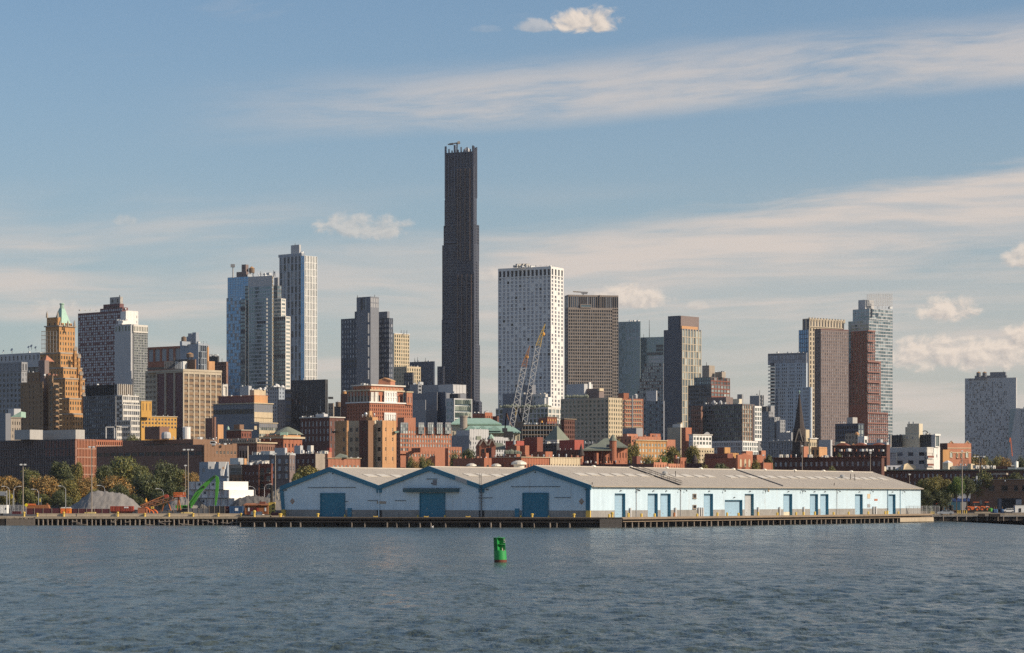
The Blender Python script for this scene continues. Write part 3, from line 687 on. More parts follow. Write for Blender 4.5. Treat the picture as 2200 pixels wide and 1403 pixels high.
blk(B, 705, 716, 718, 866, 'stone', L=S(2, 7, .5, .6, 'gd')); blk(B, 717, 731, 734, 873, 'char', dD=6); tank(B, 727, 861, 874, 12, 6, 'lgrey', legs=False)

B = bld('slate_tower', 'slate tower with a tall blank core between two darker window wings', 'tower', 1780, 50, 796)
blk(B, 732.5, 767, 772, 683.5, 'navy', L=S(6, 10.7, .6, .55, 'gs', top=1, t=.5, pan=lambda i, j: 'gk' if j in (8, 9) else None), dD=16)
blk(B, 762, 770, 776, 669, 'navy', yb=685, dD=20)
blk(B, 766, 796, 814, 637, 'slate', R_=S(5, 11, .5, .8, 'lgrey', top=2, t=.15, skip=lambda i, j: j > 1), L=S(4, 29, .7, .92, 'gn', top=.6, t=.5, skip=lambda i, j: i not in (1, 2) or j > 0))
blk(B, 813.5, 836, 844.5, 683, 'navy', L=S(4, 10.7, .85, .5, 'gs', t=.4), R_=S(2, 10.7, .8, .6, 'gv', t=.4), dD=8)
blk(B, 813, 832, 837, 669, 'slate', yb=685, dD=16, nm='bulkhead')
b = MB()
for j in range(6): b.obox(PT(790.5, 692 + j * 24.5, 1774.5), (.85, 0, 0), (0, .6, 0), Z * 6.3, 'lgrey')  # thin lit strip down the core, its brightness put into pale grey
b.build('lit_strip', B); rod(B, 768, 634, 638); rod(B, 805, 633, 638)
B = bld('cream_tower', 'cream gridded tower with dark green windows and a lower stepped front', 'tower', 2050, 46, 847)
blk(B, 845, 847, 879.5, 716, 'tanl', R_=S(7, 8, .5, .66, 'gg', top=2, t=.5), cn=(1.4, .4, 'white'))
blk(B, 846, 874, 904, 787, 'tanl', L=S(5, 8, .5, .6, 'gg', top=3), R_=S(6, 8, .45, .74, 'gg', top=3, t=.5), dD=-12)
for x in (862, 868, 874): rod(B, x, 709, 717)
clut(B, 880, 902, 787, 3, 'ac vent', 2, 3)
B = bld('black_frame_block', 'small black framed block with steel roof plant before the cream tower', 'building', 1650, 52, 885)
blk(B, 868, 886, 889, 800, 'char', L=S(5, 8, .6, .7, 'gv'), dD=6); blk(B, 880, 898, 906, 824, 'mgrey', R_=S(1, 8, .7, .5, 'gk', top=2), dD=-3); clut(B, 870, 905, 826, 8, 'ac stack', 4, 9)
B = bld('navy_block', 'plain dark navy box behind the cream tower', 'building', 2200, 56, 932)
blk(B, 880, 932, 934.5, 776, 'navy', L=S(14, 9, .8, .6, 'gn', t=.2, skip=lambda i, j: j < 3 or (i * 5 + j * 3) % 4)); rod(B, 891, 769, 776); rod(B, 897, 767, 776); rod(B, 914, 769, 776); clut(B, 884, 930, 776, 4, 'ac', 1.5, 3)

# the supertall
B = bld('supertall_tower', 'very tall dark bronze skyscraper with ribbed setbacks and a crown of fins', 'skyscraper', 2500, 66, 1018)
def tier(pl, pm, pr, yt, yb, dD, band=None):
    nl = max(2, int((pm - pl) / 2.3)); nr = max(2, int((pr - pm) / 2.6))
    f = (lambda i, j: 'black' if band and band[0] <= j <= band[1] and i % 5 else None)
    return blk(B, pl, pm, pr, yt, 'bronze', L=S(nl, 6, .55, .62, 'gn', t=1.3, sp='char', pan=f), R_=S(nr, 6, .5, .62, 'gn', t=1.0, pier='bronze', sp='char'), yb=yb, dD=dD, rf='bronze', lr=30)
tier(956, 1018, 1023.5, 325, 430, 0)
tier(980, 1017.5, 1020, 358, 700, -2.4, (12, 13))
tier(956, 1018.5, 1024.5, 404, 484, .6)
tier(955, 1018, 1024, 427, 520, -.8, (1, 2))
tier(953, 1021, 1029.5, 482, 560, 1.2)
tier(950, 1019, 1029, 524, 690, -1.4, (8, 10))
tier(978, 1018.5, 1021, 585, 880, -4.0)
tier(949, 1020, 1031, 740, 880, -2.2)
tier(949, 1019.5, 1029.5, 685, 745, -1.8)
tier(939.5, 953, 955, 787, None, -3.0)
tier(948.5, 1022, 1033, 860, None, -4.6)
tier(1016, 1029, 1035.5, 863, None, -5.5)
M, u, v, l, r_ = geom(956, 1018, 1023.5, 2500, 66); zt = ZP(325, 2500)
b = MB()
for k, hgt in zip(range(10), (7, 3, 5.5, 3, 6, 3, 9, 2.5, 4.5, 8)):
    p = M + v * ((l - 1.6) * k / 9.0) - u * .8
    b.obox(Vector((p.x, p.y, zt - 45)), v * (1.6 if k in (0, 6, 9) else .9), u * 1.5, Z * (45 + hgt * .8), 'bronze')
for k, hgt in zip(range(4), (6, 3, 5, 6)):
    p = M + u * (r_ * k / 3.0) - v * .6
    b.obox(Vector((p.x, p.y, zt - 45)), u * .9, v * 1.4, Z * (45 + hgt * .8), 'bronze')
b.build('crown_fin', B, stuff=True)
b = MB()
for x, y0, y1, dd in ((984, 362, 556, -3.2), (990, 362, 560, -3.2), (1000, 362, 560, -3.2), (1010, 362, 560, -3.2), (984, 590, 850, -4.8), (993, 590, 850, -4.8), (1004, 590, 870, -4.8), (1013, 590, 870, -4.8)):
    M2, u2, v2, l2, r2 = geom(978, 1018.5, 1021, 2500 + dd, 66); k = (x - 1100) / F; tt = (k * M2.y - M2.x) / (v2.x - k * v2.y); p = M2 + v2 * tt - u2 * .5
    b.obox(Vector((p.x, p.y, ZP(y1, 2500))), v2 * .8, u2 * .9, Z * (ZP(y0, 2500) - ZP(y1, 2500)), 'bronzel')
b.build('bronze_rib', B, stuff=True)
b = MB(); p = PT(1003, 326, 2512); b.lathe(p, [(4, -1), (3.6, 1), (2, 3.2), (.3, 4.6)], 8, 'lgrey'); b.build('roof_dome', B)
B2 = thing('tower_crane', 'small crane with a level boom on top of the supertall tower', 'crane', PT(981.5, 326, 2510))
b = MB(); p = PT(981.5, 326, 2510); tp = PT(982, 308, 2510); b.bar(p - Z * 2, tp, 1.3, 'char'); b.build('mast', B2)
b = MB(); b.bar(PT(962, 310.5, 2510), PT(984, 307, 2510), 1.1, 'dgrey'); b.bar(PT(966, 310, 2510), PT(974, 309, 2510), 1.8, 'char'); b.build('boom', B2)
b = MB(); b.bar(PT(983, 307, 2510), PT(988.5, 306, 2510), 2.4, 'stone'); b.build('counterweight', B2)

B = bld('white_tower', 'broad white tower with an open row of dark arches along its top', 'tower', 2300, 62, 1183.6)
hsh = lambda i, j: (i * 37 + j * 61 + (i * j * 13)) % 23
blk(B, 1070, 1183.6, 1211, 572, 'white', L=S(13, 17, .62, .78, 'black', top=4, t=1.2), R_=S(4, 17, .5, .78, 'gd', top=3, t=1.2, pier='white', sp='white'), yb=592)
blk(B, 1070, 1183.4, 1210.8, 591, 'white', L=S(13, 8.3, .55, .72, 'gp', t=.6, pan=lambda i, j: 'gk' if hsh(i, j) == 0 else ('white' if hsh(i, j) in (5, 9) else None)), R_=S(4, 8.3, .5, .66, 'gv', t=.7, pier='white', sp='white', pan=lambda i, j: 'white' if hsh(i, j) in (3, 11, 17) else None), dD=.5)
clut(B, 1102, 1150, 574, 9, 'ac hut stack', 3, 5, (6, 16)); clut(B, 1150, 1195, 572, 8, 'ac stack', 2, 4, (4, 14)); clut(B, 1112, 1136, 572, 6, 'hut', 4, 7, (10, 18))
B = bld('office_tower', 'brown gridded office tower with a dark glass crown and a roof crane arm', 'tower', 2090, 12, 1221)
blk(B, 1213, 1221, 1328.5, 633, 'taupe', L=S(2, 25, .8, .95, 'gn', top=3), R_=S(24, 25, .82, .95, 'gn', top=3, t=.7, pier='taupe'), yb=662)
blk(B, 1213, 1221, 1316, 661, 'taupe', L=S(3, 7.05, .5, .6, 'gd'), R_=S(20, 7.05, .74, .68, 'gd', top=3, t=.7), dD=-1)
blk(B, 1313.5, 1314.5, 1328.5, 661, 'taupe', R_=S(3, 7.05, .74, .68, 'gd', t=.7), dD=atR(B, 1314.5, pm=1221) + .3)
blk(B, 1245, 1247, 1271, 653.5, 'taupe', R_=S(1, 6, .9, .7, 'gt', top=.5), yb=661, dD=atR(B, 1247, pm=1221) - 1.6, nm='skylobby_frame')
blk(B, 1288, 1288.5, 1289.8, 633.2, 'taupe', yb=660, dD=atR(B, 1288.5, pm=1221) - .9, nm='pier')
b = MB(); p = PT(1253, 633, 2102); b.bar(p, PT(1253, 629, 2102), 1.2, 'mgrey'); b.bar(PT(1231, 626.5, 2102), PT(1263, 628.5, 2102), .9, 'stone'); b.bar(PT(1249, 629, 2102), PT(1262, 630, 2102), 1.6, 'mgrey'); b.build('roof_crane', B)
B = bld('teal_tower', 'flat teal glass tower with a lower right wing', 'tower', 2600, 62, 1375)
blk(B, 1328, 1375, 1376.5, 690, 'gt', L=S(12, 8, .97, .8, 'gt', t=.12, pan=lambda i, j: 'gn' if (j == 2 and i % 2 == 0 and i > 2) else ('gw' if j == 4 and i > 3 and i % 2 else None)))
blk(B, 1374, 1425.5, 1427, 723.5, 'gt', L=S(13, 8, .97, .8, 'gt', t=.12, pan=lambda i, j: 'gn' if (j == 4 and i > 3) or (2 <= j <= 4 and i > 8) else ('lgrey' if j in (5, 6) and i > 4 else None)), dD=-3)
clut(B, 1345, 1374, 690, 10, 'ac vent stack', 2, 4, (6, 20)); rod(B, 1395, 687, 724, .35); rod(B, 1383, 717, 724)
B = bld('stepped_glass_tower', 'dark glass tower built as stacked boxes in front of the teal tower', 'tower', 2350, 62, 1425)
for pl, yt, dd in ((1384, 780, 0), (1379, 793, -4), (1374, 812, -8), (1369, 838, -12)):
    blk(B, pl, 1425, 1427, yt, 'slate', L=S(int((1425 - pl) / 4.2), 7, .8, .7, 'gt', t=.3, sp='mbrown' if yt == 812 else None, pan=lambda i, j: 'gk' if (i * 3 + j * 5) % 7 == 0 else None), dD=dd)
B = bld('dark_glass_block', 'lower dark glass block with a pale plant screen on its roof', 'building', 1950, 60, 1426)
blk(B, 1382.5, 1425, 1428, 861, 'slate', L=S(10, 7, .75, .65, 'gt', t=.3, pan=lambda i, j: 'gk' if (i * 5 + j * 3) % 6 == 0 else None)); blk(B, 1388.5, 1410, 1412, 839, 'lgrey', yb=863, dD=6, nm='plant_screen')
B = bld('gold_grid_tower', 'navy sided tower with a gold framed glass front and brown top box', 'tower', 2150, 48, 1465.6)
blk(B, 1426, 1465.6, 1507, 706, 'navy', R_=S(7, 15.2, .72, .9, 'gl', top=2, t=.4, pier='beige', sp='beige'), L=None)
blk(B, 1435, 1460, 1501.5, 678, 'navy', yb=712, dD=6, nm='bulkhead'); blk(B, 1461, 1463, 1501.6, 678.2, 'mbrown', yb=712, dD=5.2, nm='bulkhead')
blk(B, 1462, 1465, 1499, 700, 'orange', yb=706.5, dD=3, nm='terrace_wall')
B = bld('glass_apartment_block', 'glass apartment block stepping up in red brick frames to a concrete box', 'apartment block', 1820, 50, 1527.5)
blk(B, 1491, 1527.5, 1568.5, 810, 'dgrey', L=S(7, 8, .85, .75, 'gt', t=.25), R_=S(6, 8, .86, .72, 'gd', t=.35, sp='brickd', pier='brickd'), dD=3)
blk(B, 1478, 1528.5, 1568.5, 826.5, 'dgrey', L=S(9, 8.4, .85, .72, 'gd', t=.25, pan=lambda i, j: 'gk' if (i * 3 + j * 7) % 5 == 0 else None), R_=S(6, 8.4, .86, .66, 'gl', t=.35, sp='brickd', pier='brickd'), dD=0)
blk(B, 1508.6, 1523.5, 1535.5, 785, 'stone', yb=811, dD=10, nm='bulkhead'); blk(B, 1536, 1551, 1559, 799, 'stone', yb=811, dD=9, nm='bulkhead'); rod(B, 1518, 778, 786); clut(B, 1536, 1558, 799, 4, 'ac vent', 2, 4, (10, 14))
B = bld('apartment_block', 'dark window-filled apartment block with a sunlit brick and white end', 'apartment block', 1480, 52, 1595)
blk(B, 1504, 1595, 1621, 867.5, 'dgrey', L=S(20, 9.6, .74, .62, 'gg', top=2, t=.35, pan=lambda i, j: 'gk' if (i * 7 + j * 5) % 4 == 0 else None), R_=S(5, 9.6, .72, .72, 'gl', top=2, t=.4, pier='brown', sp='stone'))
blk(B, 1484, 1506, 1510, 872, 'brownd', L=S(5, 9.6, .6, .6, 'gd'), dD=10)
blk(B, 1615, 1621.5, 1636.5, 872, 'white', R_=S(3, 9.6, .8, .75, 'gl', top=3, t=.6), dD=8, yb=947)
blk(B, 1505, 1595.5, 1629, 947, 'white', L=S(18, 10, .74, .7, 'gw', top=2, t=.5, pier='lgrey', sp='lgrey'), R_=S(7, 10, .74, .72, 'gl', top=2, t=.5), dD=-6)
blk(B, 1575, 1588, 1594, 857, 'cream', yb=869, dD=8, nm='bulkhead'); blk(B, 1520, 1560, 1575, 853, 'mbrown', yb=869, dD=14, nm='bulkhead'); blk(B, 1584, 1594, 1597, 847, 'mgrey', yb=869, dD=18, nm='bulkhead')
b = MB()
for x in (1534, 1548): b.lathe(PT(x, 866, 1490), [(.8, -1), (1.0, .4), (.7, 1.2), (.1, 1.6)], 8, 'lgrey')
b.build('roof_dome', B, stuff=True); clut(B, 1510, 1590, 867, 9, 'ac vent hut', 2, 5)
B = bld('grey_slab', 'plain grey slab with a pale sunlit edge standing alone against the sky', 'building', 2050, 58, 1631)
blk(B, 1611, 1631, 1641, 848.5, 'mgrey', R_=S(2, 8, .2, .5, 'gl')); rod(B, 1632, 838, 849); clut(B, 1614, 1630, 848, 3, 'ac vent', 1.5, 3)
B = bld('grey_stepped_block', 'grey stepped apartment building descending to the right beside the balcony tower', 'building', 1700, 46, 1653)
blk(B, 1637, 1652, 1661, 884, 'mgrey', L=S(4, 8, .4, .5, 'gl'), R_=S(3, 8, .4, .6, 'gl')); blk(B, 1646, 1656, 1664, 872, 'mgrey', dD=6); blk(B, 1652, 1664, 1676, 896, 'mgrey', L=S(2, 8, .4, .5, 'gl'), R_=S(3, 8, .45, .6, 'gl'), dD=-3); blk(B, 1668, 1676, 1687, 902, 'mgrey', R_=S(3, 8, .4, .6, 'gl'), dD=-6)
blk(B, 1636, 1646, 1654, 873, 'char', yb=886, dD=5, nm='bulkhead'); clut(B, 1638, 1655, 873, 4, 'ac stack', 2, 5)
B = bld('balcony_tower', 'blue-grey tower with balconies up its left edge and a dark glass top', 'tower', 2050, 62, 1734)
blk(B, 1649.7, 1732, 1734.5, 757.5, 'slate', L=S(20, 10, .92, .92, 'gv', top=4, t=.2), yb=782, dD=1)
blk(B, 1663, 1732, 1735, 779.5, 'paleblue', L=S(17, 7.5, .5, .55, 'gn', t=.4, sp='paleblue', pan=lambda i, j: 'gk' if i % 4 == 1 and j % 2 else ('paleblue' if i % 4 == 3 else None)), dD=0)
blk(B, 1671, 1742, 1745, 831.5, 'paleblue', L=S(17, 7.5, .5, .55, 'gn', t=.4, pan=lambda i, j: 'gk' if i % 4 == 2 and j % 2 else ('paleblue' if i % 4 == 0 else None)), dD=-7)
blk(B, 1655, 1664, 1666, 779.5, 'navy', L=S(2, 7.5, .9, .6, 'gn', t=.3), dD=3)
b = MB()
for j in range(22):
    p = PT(1650.5, 790 + j * 7.5, 2050); b.obox(p, (5.5, -.5, 0), (0, 2.2, 0), Z * .5, 'lgrey'); b.obox(p + Z * .5, (5.5, -.5, 0), (0, .15, 0), Z * .7, 'gt')
b.build('balcony', B, stuff=True); clut(B, 1655, 1730, 757.5, 7, 'ac vent', 1.5, 3)
B = bld('tan_fin_tower', 'tan tower with a slotted fin crown and blue glass corner', 'tower', 2180, 40, 1739)
blk(B, 1724, 1739, 1813.5, 684, 'beige', L=S(2, 38, .5, .9, 'navy'), R_=S(12, 16, .45, .92, 'dgrey', top=1, t=.8), yb=702)
blk(B, 1724, 1738.6, 1813, 701, 'beige', L=S(2, 10, .7, .8, 'gn'), R_=S(12, 10, .42, .7, 'gd', top=2, t=.6), dD=1)
blk(B, 1716, 1736, 1738, 708, 'navy', L=S(5, 9.5, .88, .88, 'gb', t=.2), dD=-4)
b = MB(); M, u, v, l, r_ = geom(1724, 1739, 1813.5, 2180, 40)
for k in range(13):
    p = M + u * (r_ * k / 12.0) - v * .2; b.obox(Vector((p.x, p.y, ZP(690, 2180))), u * 1.2, v * 1.2, Z * (ZP(683, 2180) - ZP(690, 2180) + .5), 'beige')
b.build('crown_fin', B, stuff=True)
B = bld('maroon_tower', 'plain maroon slab tower dotted with rows of pale windows', 'tower', 2080, 32, 1763.6)
blk(B, 1750, 1763.6, 1823, 707, 'mbrown', L=S(4, 6.6, .45, .5, 'gd', top=3), R_=S(15, 6.6, .42, .62, 'gv', top=4, t=.4), cn=(2, .2, 'maroon'))
B = bld('glass_brick_tower', 'tall pale glass tower with a stepped red brick front and white roof screens', 'skyscraper', 2200, 44, 1867)
gl_ = lambda n: S(n, 7.1, .94, .74, 'gt', t=.25, sp='lgrey')
blk(B, 1832, 1868, 1917.5, 663, 'lgrey', L=S(6, 7.1, .9, .7, 'gt', t=.2), R_=gl_(10), dD=5)
blk(B, 1822.5, 1867, 1917.6, 688, 'lgrey', L=S(7, 7.1, .9, .7, 'gt', t=.2), R_=gl_(10), dD=0)
bs = lambda n: S(n, 6.2, .66, .76, 'gt', top=2, t=.5, sp='brickm', pier='brickm')
blk(B, 1828.5, 1864, 1880, 710, 'brickd', L=S(6, 5.6, .5, .6, 'gd', top=2, skip=lambda i, j: j > 26), R_=bs(4), dD=-6)
blk(B, 1824, 1864, 1892, 778, 'brickd', L=S(6, 5.6, .5, .6, 'gd', top=2, skip=lambda i, j: j > 15), R_=bs(7), dD=-7)
blk(B, 1823, 1864.5, 1908, 887, 'brickd', R_=bs(10), dD=-8)
b = MB(); M, u, v, l, r_ = geom(1828.5, 1864, 1880, 2191, 44)
for j in range(11):
    zz = ZP(712 + j * 22, 2192); rr = r_ * (1.0 if j < 3 else (1.75 if j < 8 else 2.7)); b.obox(Vector((M.x, M.y, zz)) - v * .5, u * rr, v * .8, Z * 1.1, 'brickm')
b.build('brick_band', B, stuff=True)
blk(B, 1844, 1859, 1878, 644, 'lgrey', yb=665, dD=12, nm='bulkhead')
b = MB()
for k in range(12):
    for a in range(2): p = PT(1863 + k * 4.9, 657, 2212 + a * 9); b.bar(p, p + Z * (26 * 2212 / F), .32, 'white')
for k in range(9):
    for a in range(2): p = PT(1863, 656 - k * 3, 2212 + a * 9); q = PT(1917, 656 - k * 3, 2212 + a * 9); b.bar(p, q, .5, 'white')
b.build('roof_screen', B, stuff=True)
blk(B, 1870, 1871, 1874.5, 663, 'gn', yb=682, dD=-.5, nm='notch_glazing'); clut(B, 1880, 1915, 663, 5, 'ac stack', 4, 7)

B = bld('perforated_tower', 'blue-grey tower with scattered windows, two roof tanks and lettering along its top', 'skyscraper', 2750, 66, 2183)
sc_ = lambda i, j: 'bluegrey' if (i * 31 + j * 17 + (i * j) % 7 + (j // 2) * (i % 3)) % 5 < 3 else None
blk(B, 2073, 2183, 2185, 811, 'lgrey', L=S(34, 5.0, .62, .82, 'gn', top=8, t=.4, pan=lambda i, j: 'lgrey' if (sc_(i, j) or (i > 27 and j < 12)) else None), yb=1000)
blk(B, 2094, 2162, 2164, 806, 'slate', yb=812, dD=8, nm='parapet'); blk(B, 2127, 2160, 2162, 799, 'slate', yb=811, dD=12, nm='bulkhead')
tank(B, 2102.5, 798, 810, 9.5, 10, 'tankcap', 'dgrey', False); tank(B, 2115.5, 798, 810, 9.5, 10, 'tankcap', 'dgrey', False); rod(B, 2156, 796, 800)
def lettering(txt, p, h, d, m, parent, nm='lettering', w=None):
    cu = bpy.data.curves.new(nm, 'FONT'); cu.body = txt; cu.size = h; cu.extrude = .02 * h
    if w: cu.space_character = w
    t = bpy.data.objects.new(nm, cu); COL.objects.link(t)
    t.rotation_euler = (R(90), 0, math.atan2(d.y, d.x))
    me = bpy.data.meshes.new_from_object(t.evaluated_get(bpy.context.evaluated_depsgraph_get()))
    bpy.data.objects.remove(t); me.materials.clear(); me.materials.append(mat(m))
    o = bpy.data.objects.new(nm, me); COL.objects.link(o); par = parent.o if isinstance(parent, _W) else parent
    o.parent = par; o.location = Vector(p) - root_loc(par); o.rotation_euler = (R(90), 0, math.atan2(d.y, d.x)); return o
M, u, v, l, r_ = geom(2073, 2183, 2185, 2750, 66)
lettering('300 ASHLAND', M + v * (l * .93) - u * .4 + Z * (ZP(815.5, 2750) - M.z), 2.9, -v, 'ink', B, w=1.12)
B = bld('slanted_tower', 'blue-grey tower with slanting edge meeting its neighbour at a glass notch, right edge', 'tower', 2700, 66, 2235)
sc2 = lambda i, j: 'lgrey' if (i * 13 + j * 29) % 5 < 2 else None
blk(B, 2184, 2235, 2237, 877, 'lgrey', L=S(16, 5.4, .5, .7, 'gn', top=3, t=.4, pan=sc2))
def inL(px, py, off):      # point on the plane of the left face, pulled forward a little
    return PT(px, py, 2700 + atL(B, px, 2235) - off)
for nm_, m_, off, q_ in (('notch_glazing', 'gt', .3, ((2170, 879), (2184, 878), (2170, 990), (2163, 990))), ('slanting_pier', 'lgrey', .9, ((2183, 877), (2187, 877), (2170, 990), (2164, 990))), ('wall', 'lgrey', .6, ((2187, 877), (2192, 877), (2192, 990), (2170, 990)))):
    b = MB(); b.extr([inL(x, y, off) for x, y in q_], (.5, 1.5, 0), m_); b.build(nm_, B)
clut(B, 2195, 2230, 877, 3, 'ac', 4, 6)
B = thing('tower_crane', 'thin orange tower crane mast in the notch between the two right towers', 'crane', PT(2174, 985, 2300))
b = MB(); b.bar(PT(2175, 980, 2300), PT(2171, 941, 2300), .7, 'orangep'); b.build('mast', B)
b = MB(); b.bar(PT(2169, 950, 2300), PT(2170, 940, 2300), .6, 'orangep'); b.build('boom', B)
# ------------------------------------------------------------------ middle distance, left to right
B = bld('institute_building', 'long low glass building of dark upright fins with red fins at its sunlit end', 'building', 1060, 50, 162)
blk(B, -60, 162, 207, 943, 'char', L=S(60, 18, .72, .86, 'gs', top=2, t=.7, pier='mbrown', pan=lambda i, j: 'brickd' if i > 42 and j < 2 and i % 2 else None), R_=S(14, 18.5, .5, .86, 'gl', top=2, t=.6, pier='brickl', sp='stone'))
blk(B, 155, 164, 263, 943.5, 'brick', R_=S(22, 12, .5, .6, 'gk', top=2, t=.5, pier='brick', sp='stone'), yb=961, dD=12)
for a in ((31, 64, 92), (92, 162.5, 182)): blk(B, *a, 923, 'concrete', yb=944, dD=14, nm='roof_pavilion')
B = bld('green_roof_hall', 'small old hall with a pale green pitched roof wedged in front of the tan flats', 'building', 1200, 40, 20)
blk(B, -20, 20, 45, 897, 'stone', R_=S(5, 14, .4, .5, 'gd', top=5), L=S(4, 14, .4, .5, 'gd', top=5), cn=(1.5, .4, 'stone'))
b = MB(); b.extr([PT(23, 896, 1205), PT(45, 896, 1205), PT(45, 884, 1205)], (0, 12, 0), 'copper'); b.build('pitched_roof', B)
blk(B, 17, 30, 45, 878, 'lgrey', yb=896, dD=14, nm='bulkhead'); blk(B, -20, 12, 23, 888, 'slate', dD=-6)

B = bld('hospital_block', 'very long dark brown brick hospital with strip windows and lit brick ends', 'building', 1000, 50, 435)
st = lambda n, v: S(n, 19, .84, .42, 'gk', top=6, t=.3, ind=True, vis=v, fr='black')
blk(B, 207, 435, 509, 955, 'brownd', L=S(15, 19.5, .84, .4, 'gk', top=9, t=.3, ind=True, vis=1002, fr='black'), R_=S(7, 19, .62, .34, 'gk', top=9, t=.3, ind=True, vis=980, fr='stone', skip=lambda i, j: i in (0, 1)), dD=0)
blk(B, 263, 413.7, 469, 943.5, 'brownd', L=S(10, 15, .84, .45, 'gk', top=5, t=.3, ind=True, vis=956, fr='black', skip=lambda i, j: i < 3), yb=957, dD=16)
blk(B, 436, 439, 509.3, 953.5, 'brown', R_=S(9, 20, .62, .32, 'gk', top=8, t=.25, ind=True, vis=980, fr='stone', skip=lambda i, j: i in (0, 1, 2)), dD=-1)
blk(B, 413, 415, 469, 943.3, 'brown', yb=958, dD=15); blk(B, 498, 499, 509, 953, 'brown', dD=atR(B, 499, pm=435) - 1)
blk(B, 311, 343, 363, 916.5, 'brownd', yb=944, dD=22, nm='bulkhead'); blk(B, 379, 391, 393, 918, 'char', yb=944, dD=22, nm='bulkhead')
b = MB(); p = PT(400.5, 943, 1020); b.cyl(p, p + Z * 4.6, 1.5, 1.5, 12, 'white'); b.obox(p + Vector((-1.4, 0, 0)), (2.8, 0, 0), (0, 2, 0), Z * 4.9, 'white'); b.build('water_tank', B)
b = MB(); p = PT(357, 942, 1016); b.lathe(p, [(1.9, 0), (1.9, 1.6), (1.6, 2.4), (.2, 2.7)], 10, 'lgrey'); b.build('cooling_tower', B)
clut(B, 350, 410, 943, 7, 'ac stack vent', 3, 7, (14, 20)); clut(B, 415, 466, 943, 8, 'ac stack vent', 3, 7, (18, 24)); clut(B, 445, 500, 954, 5, 'ac vent', 2, 5)
b = MB(); b.obox(PT(452, 957, 1002), (1.8, 0, 0), (0, 2, 0), Z * 1.8, 'lgrey'); b.obox(PT(451, 952, 1002), (2.4, 0, 0), (0, 3, 0), Z * .5, 'white'); b.build('roof_hatch', B)
B = bld('boiler_house', 'brown brick boiler house with one tall dark round chimney', 'building', 1080, 48, 456)
blk(B, 441, 456, 457, 898, 'brownd'); blk(B, 466, 468, 480, 912, 'orange', dD=4)
b = MB(); b.cyl(PT(460.5, 945, 1078), PT(460.5, 896, 1078), .8, .72, 12, 'brownd'); b.build('chimney', B); clut(B, 443, 456, 898, 2, 'vent', 2, 4)

B = bld('banded_office', 'slate and sand banded office stepping down with a pink brick frieze at the top', 'building', 1320, 52, 546)
blk(B, 458, 546, 586, 866, 'slate', L=S(14, 31, .95, .34, 'gk', top=2, t=.3, vis=905), R_=S(8, 31, .97, .3, 'gl', top=9, t=.25, sp='tanl', pier='tanl', vis=905), cn=(2, .4, 'tanl'))
blk(B, 469, 546, 575, 849.5, 'maroon', yb=867, dD=9, cn=(1.4, .2, 'brickl')); blk(B, 545, 546.5, 575.2, 849.6, 'orange', yb=866, dD=8.7)
blk(B, 536.5, 546, 571, 837, 'tanl', yb=851, dD=16, nm='bulkhead')
for j, (yt_, h_) in enumerate(((885, 12), (915, 8))): 
    quadpanel(B, 546.5, 586 if j == 0 else 596, yt_, yt_ + h_, 1319.6 if j == 0 else 1311, 'tanl', 'stone_band', .3, 52)
blk(B, 540, 557, 596, 908, 'slate', R_=S(9, 14, .95, .45, 'gl', top=6, sp='tanl', pier='tanl'), dD=-8, cn=(1.6, .3, 'tanl'))
clut(B, 540, 570, 837, 5, 'vent ac hut', 2, 4, (16, 22)); clut(B, 475, 540, 850, 4, 'ac', 1.5, 3, (10, 20))
B = bld('brick_school', 'dark brick block with a pale stone cornice and sunlit roof hut behind the hospital end', 'building', 1120, 48, 519)
blk(B, 486.5, 518.5, 540, 924, 'brickd', R_=S(4, 11, .4, .6, 'gd', top=5), L=S(6, 11, .35, .5, 'gk', top=6), cn=(2.4, .5, 'stone')); blk(B, 502, 515, 524, 912, 'brown', yb=925, dD=6, nm='bulkhead')
b = MB(); b.lathe(PT(490, 923, 1120), [(.7, 0), (.5, .8), (.05, 1.6)], 8, 'copper'); b.build('finial', B)
B = bld('stone_terrace', 'brown stone terrace with stepped cornices and small attic windows', 'building', 1040, 50, 552)
blk(B, 470, 552, 591, 951, 'brownd', L=S(14, 14, .35, .45, 'gd', top=6), R_=S(8, 14, .4, .5, 'gd', top=5, ), cn=(2.6, .7, 'tanl')); blk(B, 470, 550, 553, 941, 'stone', L=S(16, 9, .35, .5, 'gk', top=2), yb=952, dD=5)
blk(B, 513, 532, 534, 958, 'stone', dD=-14, L=S(3, 60, .6, .8, 'gk', top=4)); clut(B, 480, 590, 945, 8, 'chim vent', 3, 5)
B = bld('domed_hall', 'old brick hall with a low hipped dome roof and deep pale cornice', 'building', 1060, 46, 610)
blk(B, 560, 609, 649, 940, 'brick', L=S(6, 14, .3, .5, 'gk', top=7), R_=S(5, 16, .35, .5, 'gd', top=9), cn=(4, .9, 'tanl')); blk(B, 566, 609.5, 646, 934.5, 'orange', yb=940, dD=3, nm='attic')
b = MB(); b.lathe(PT(618, 934, 1076), [(6.8, 0), (5.4, 1), (2.2, 2.6), (.6, 3.3)], 16, 'greenroof'); b.build('dome', B)
b = MB(); b.obox(PT(602, 936, 1064), (3, 0, 0), (0, 3, 0), Z * 1.4, 'copper'); b.build('roof_hut', B); clut(B, 570, 648, 935, 5, 'hutb vent', 3, 5)

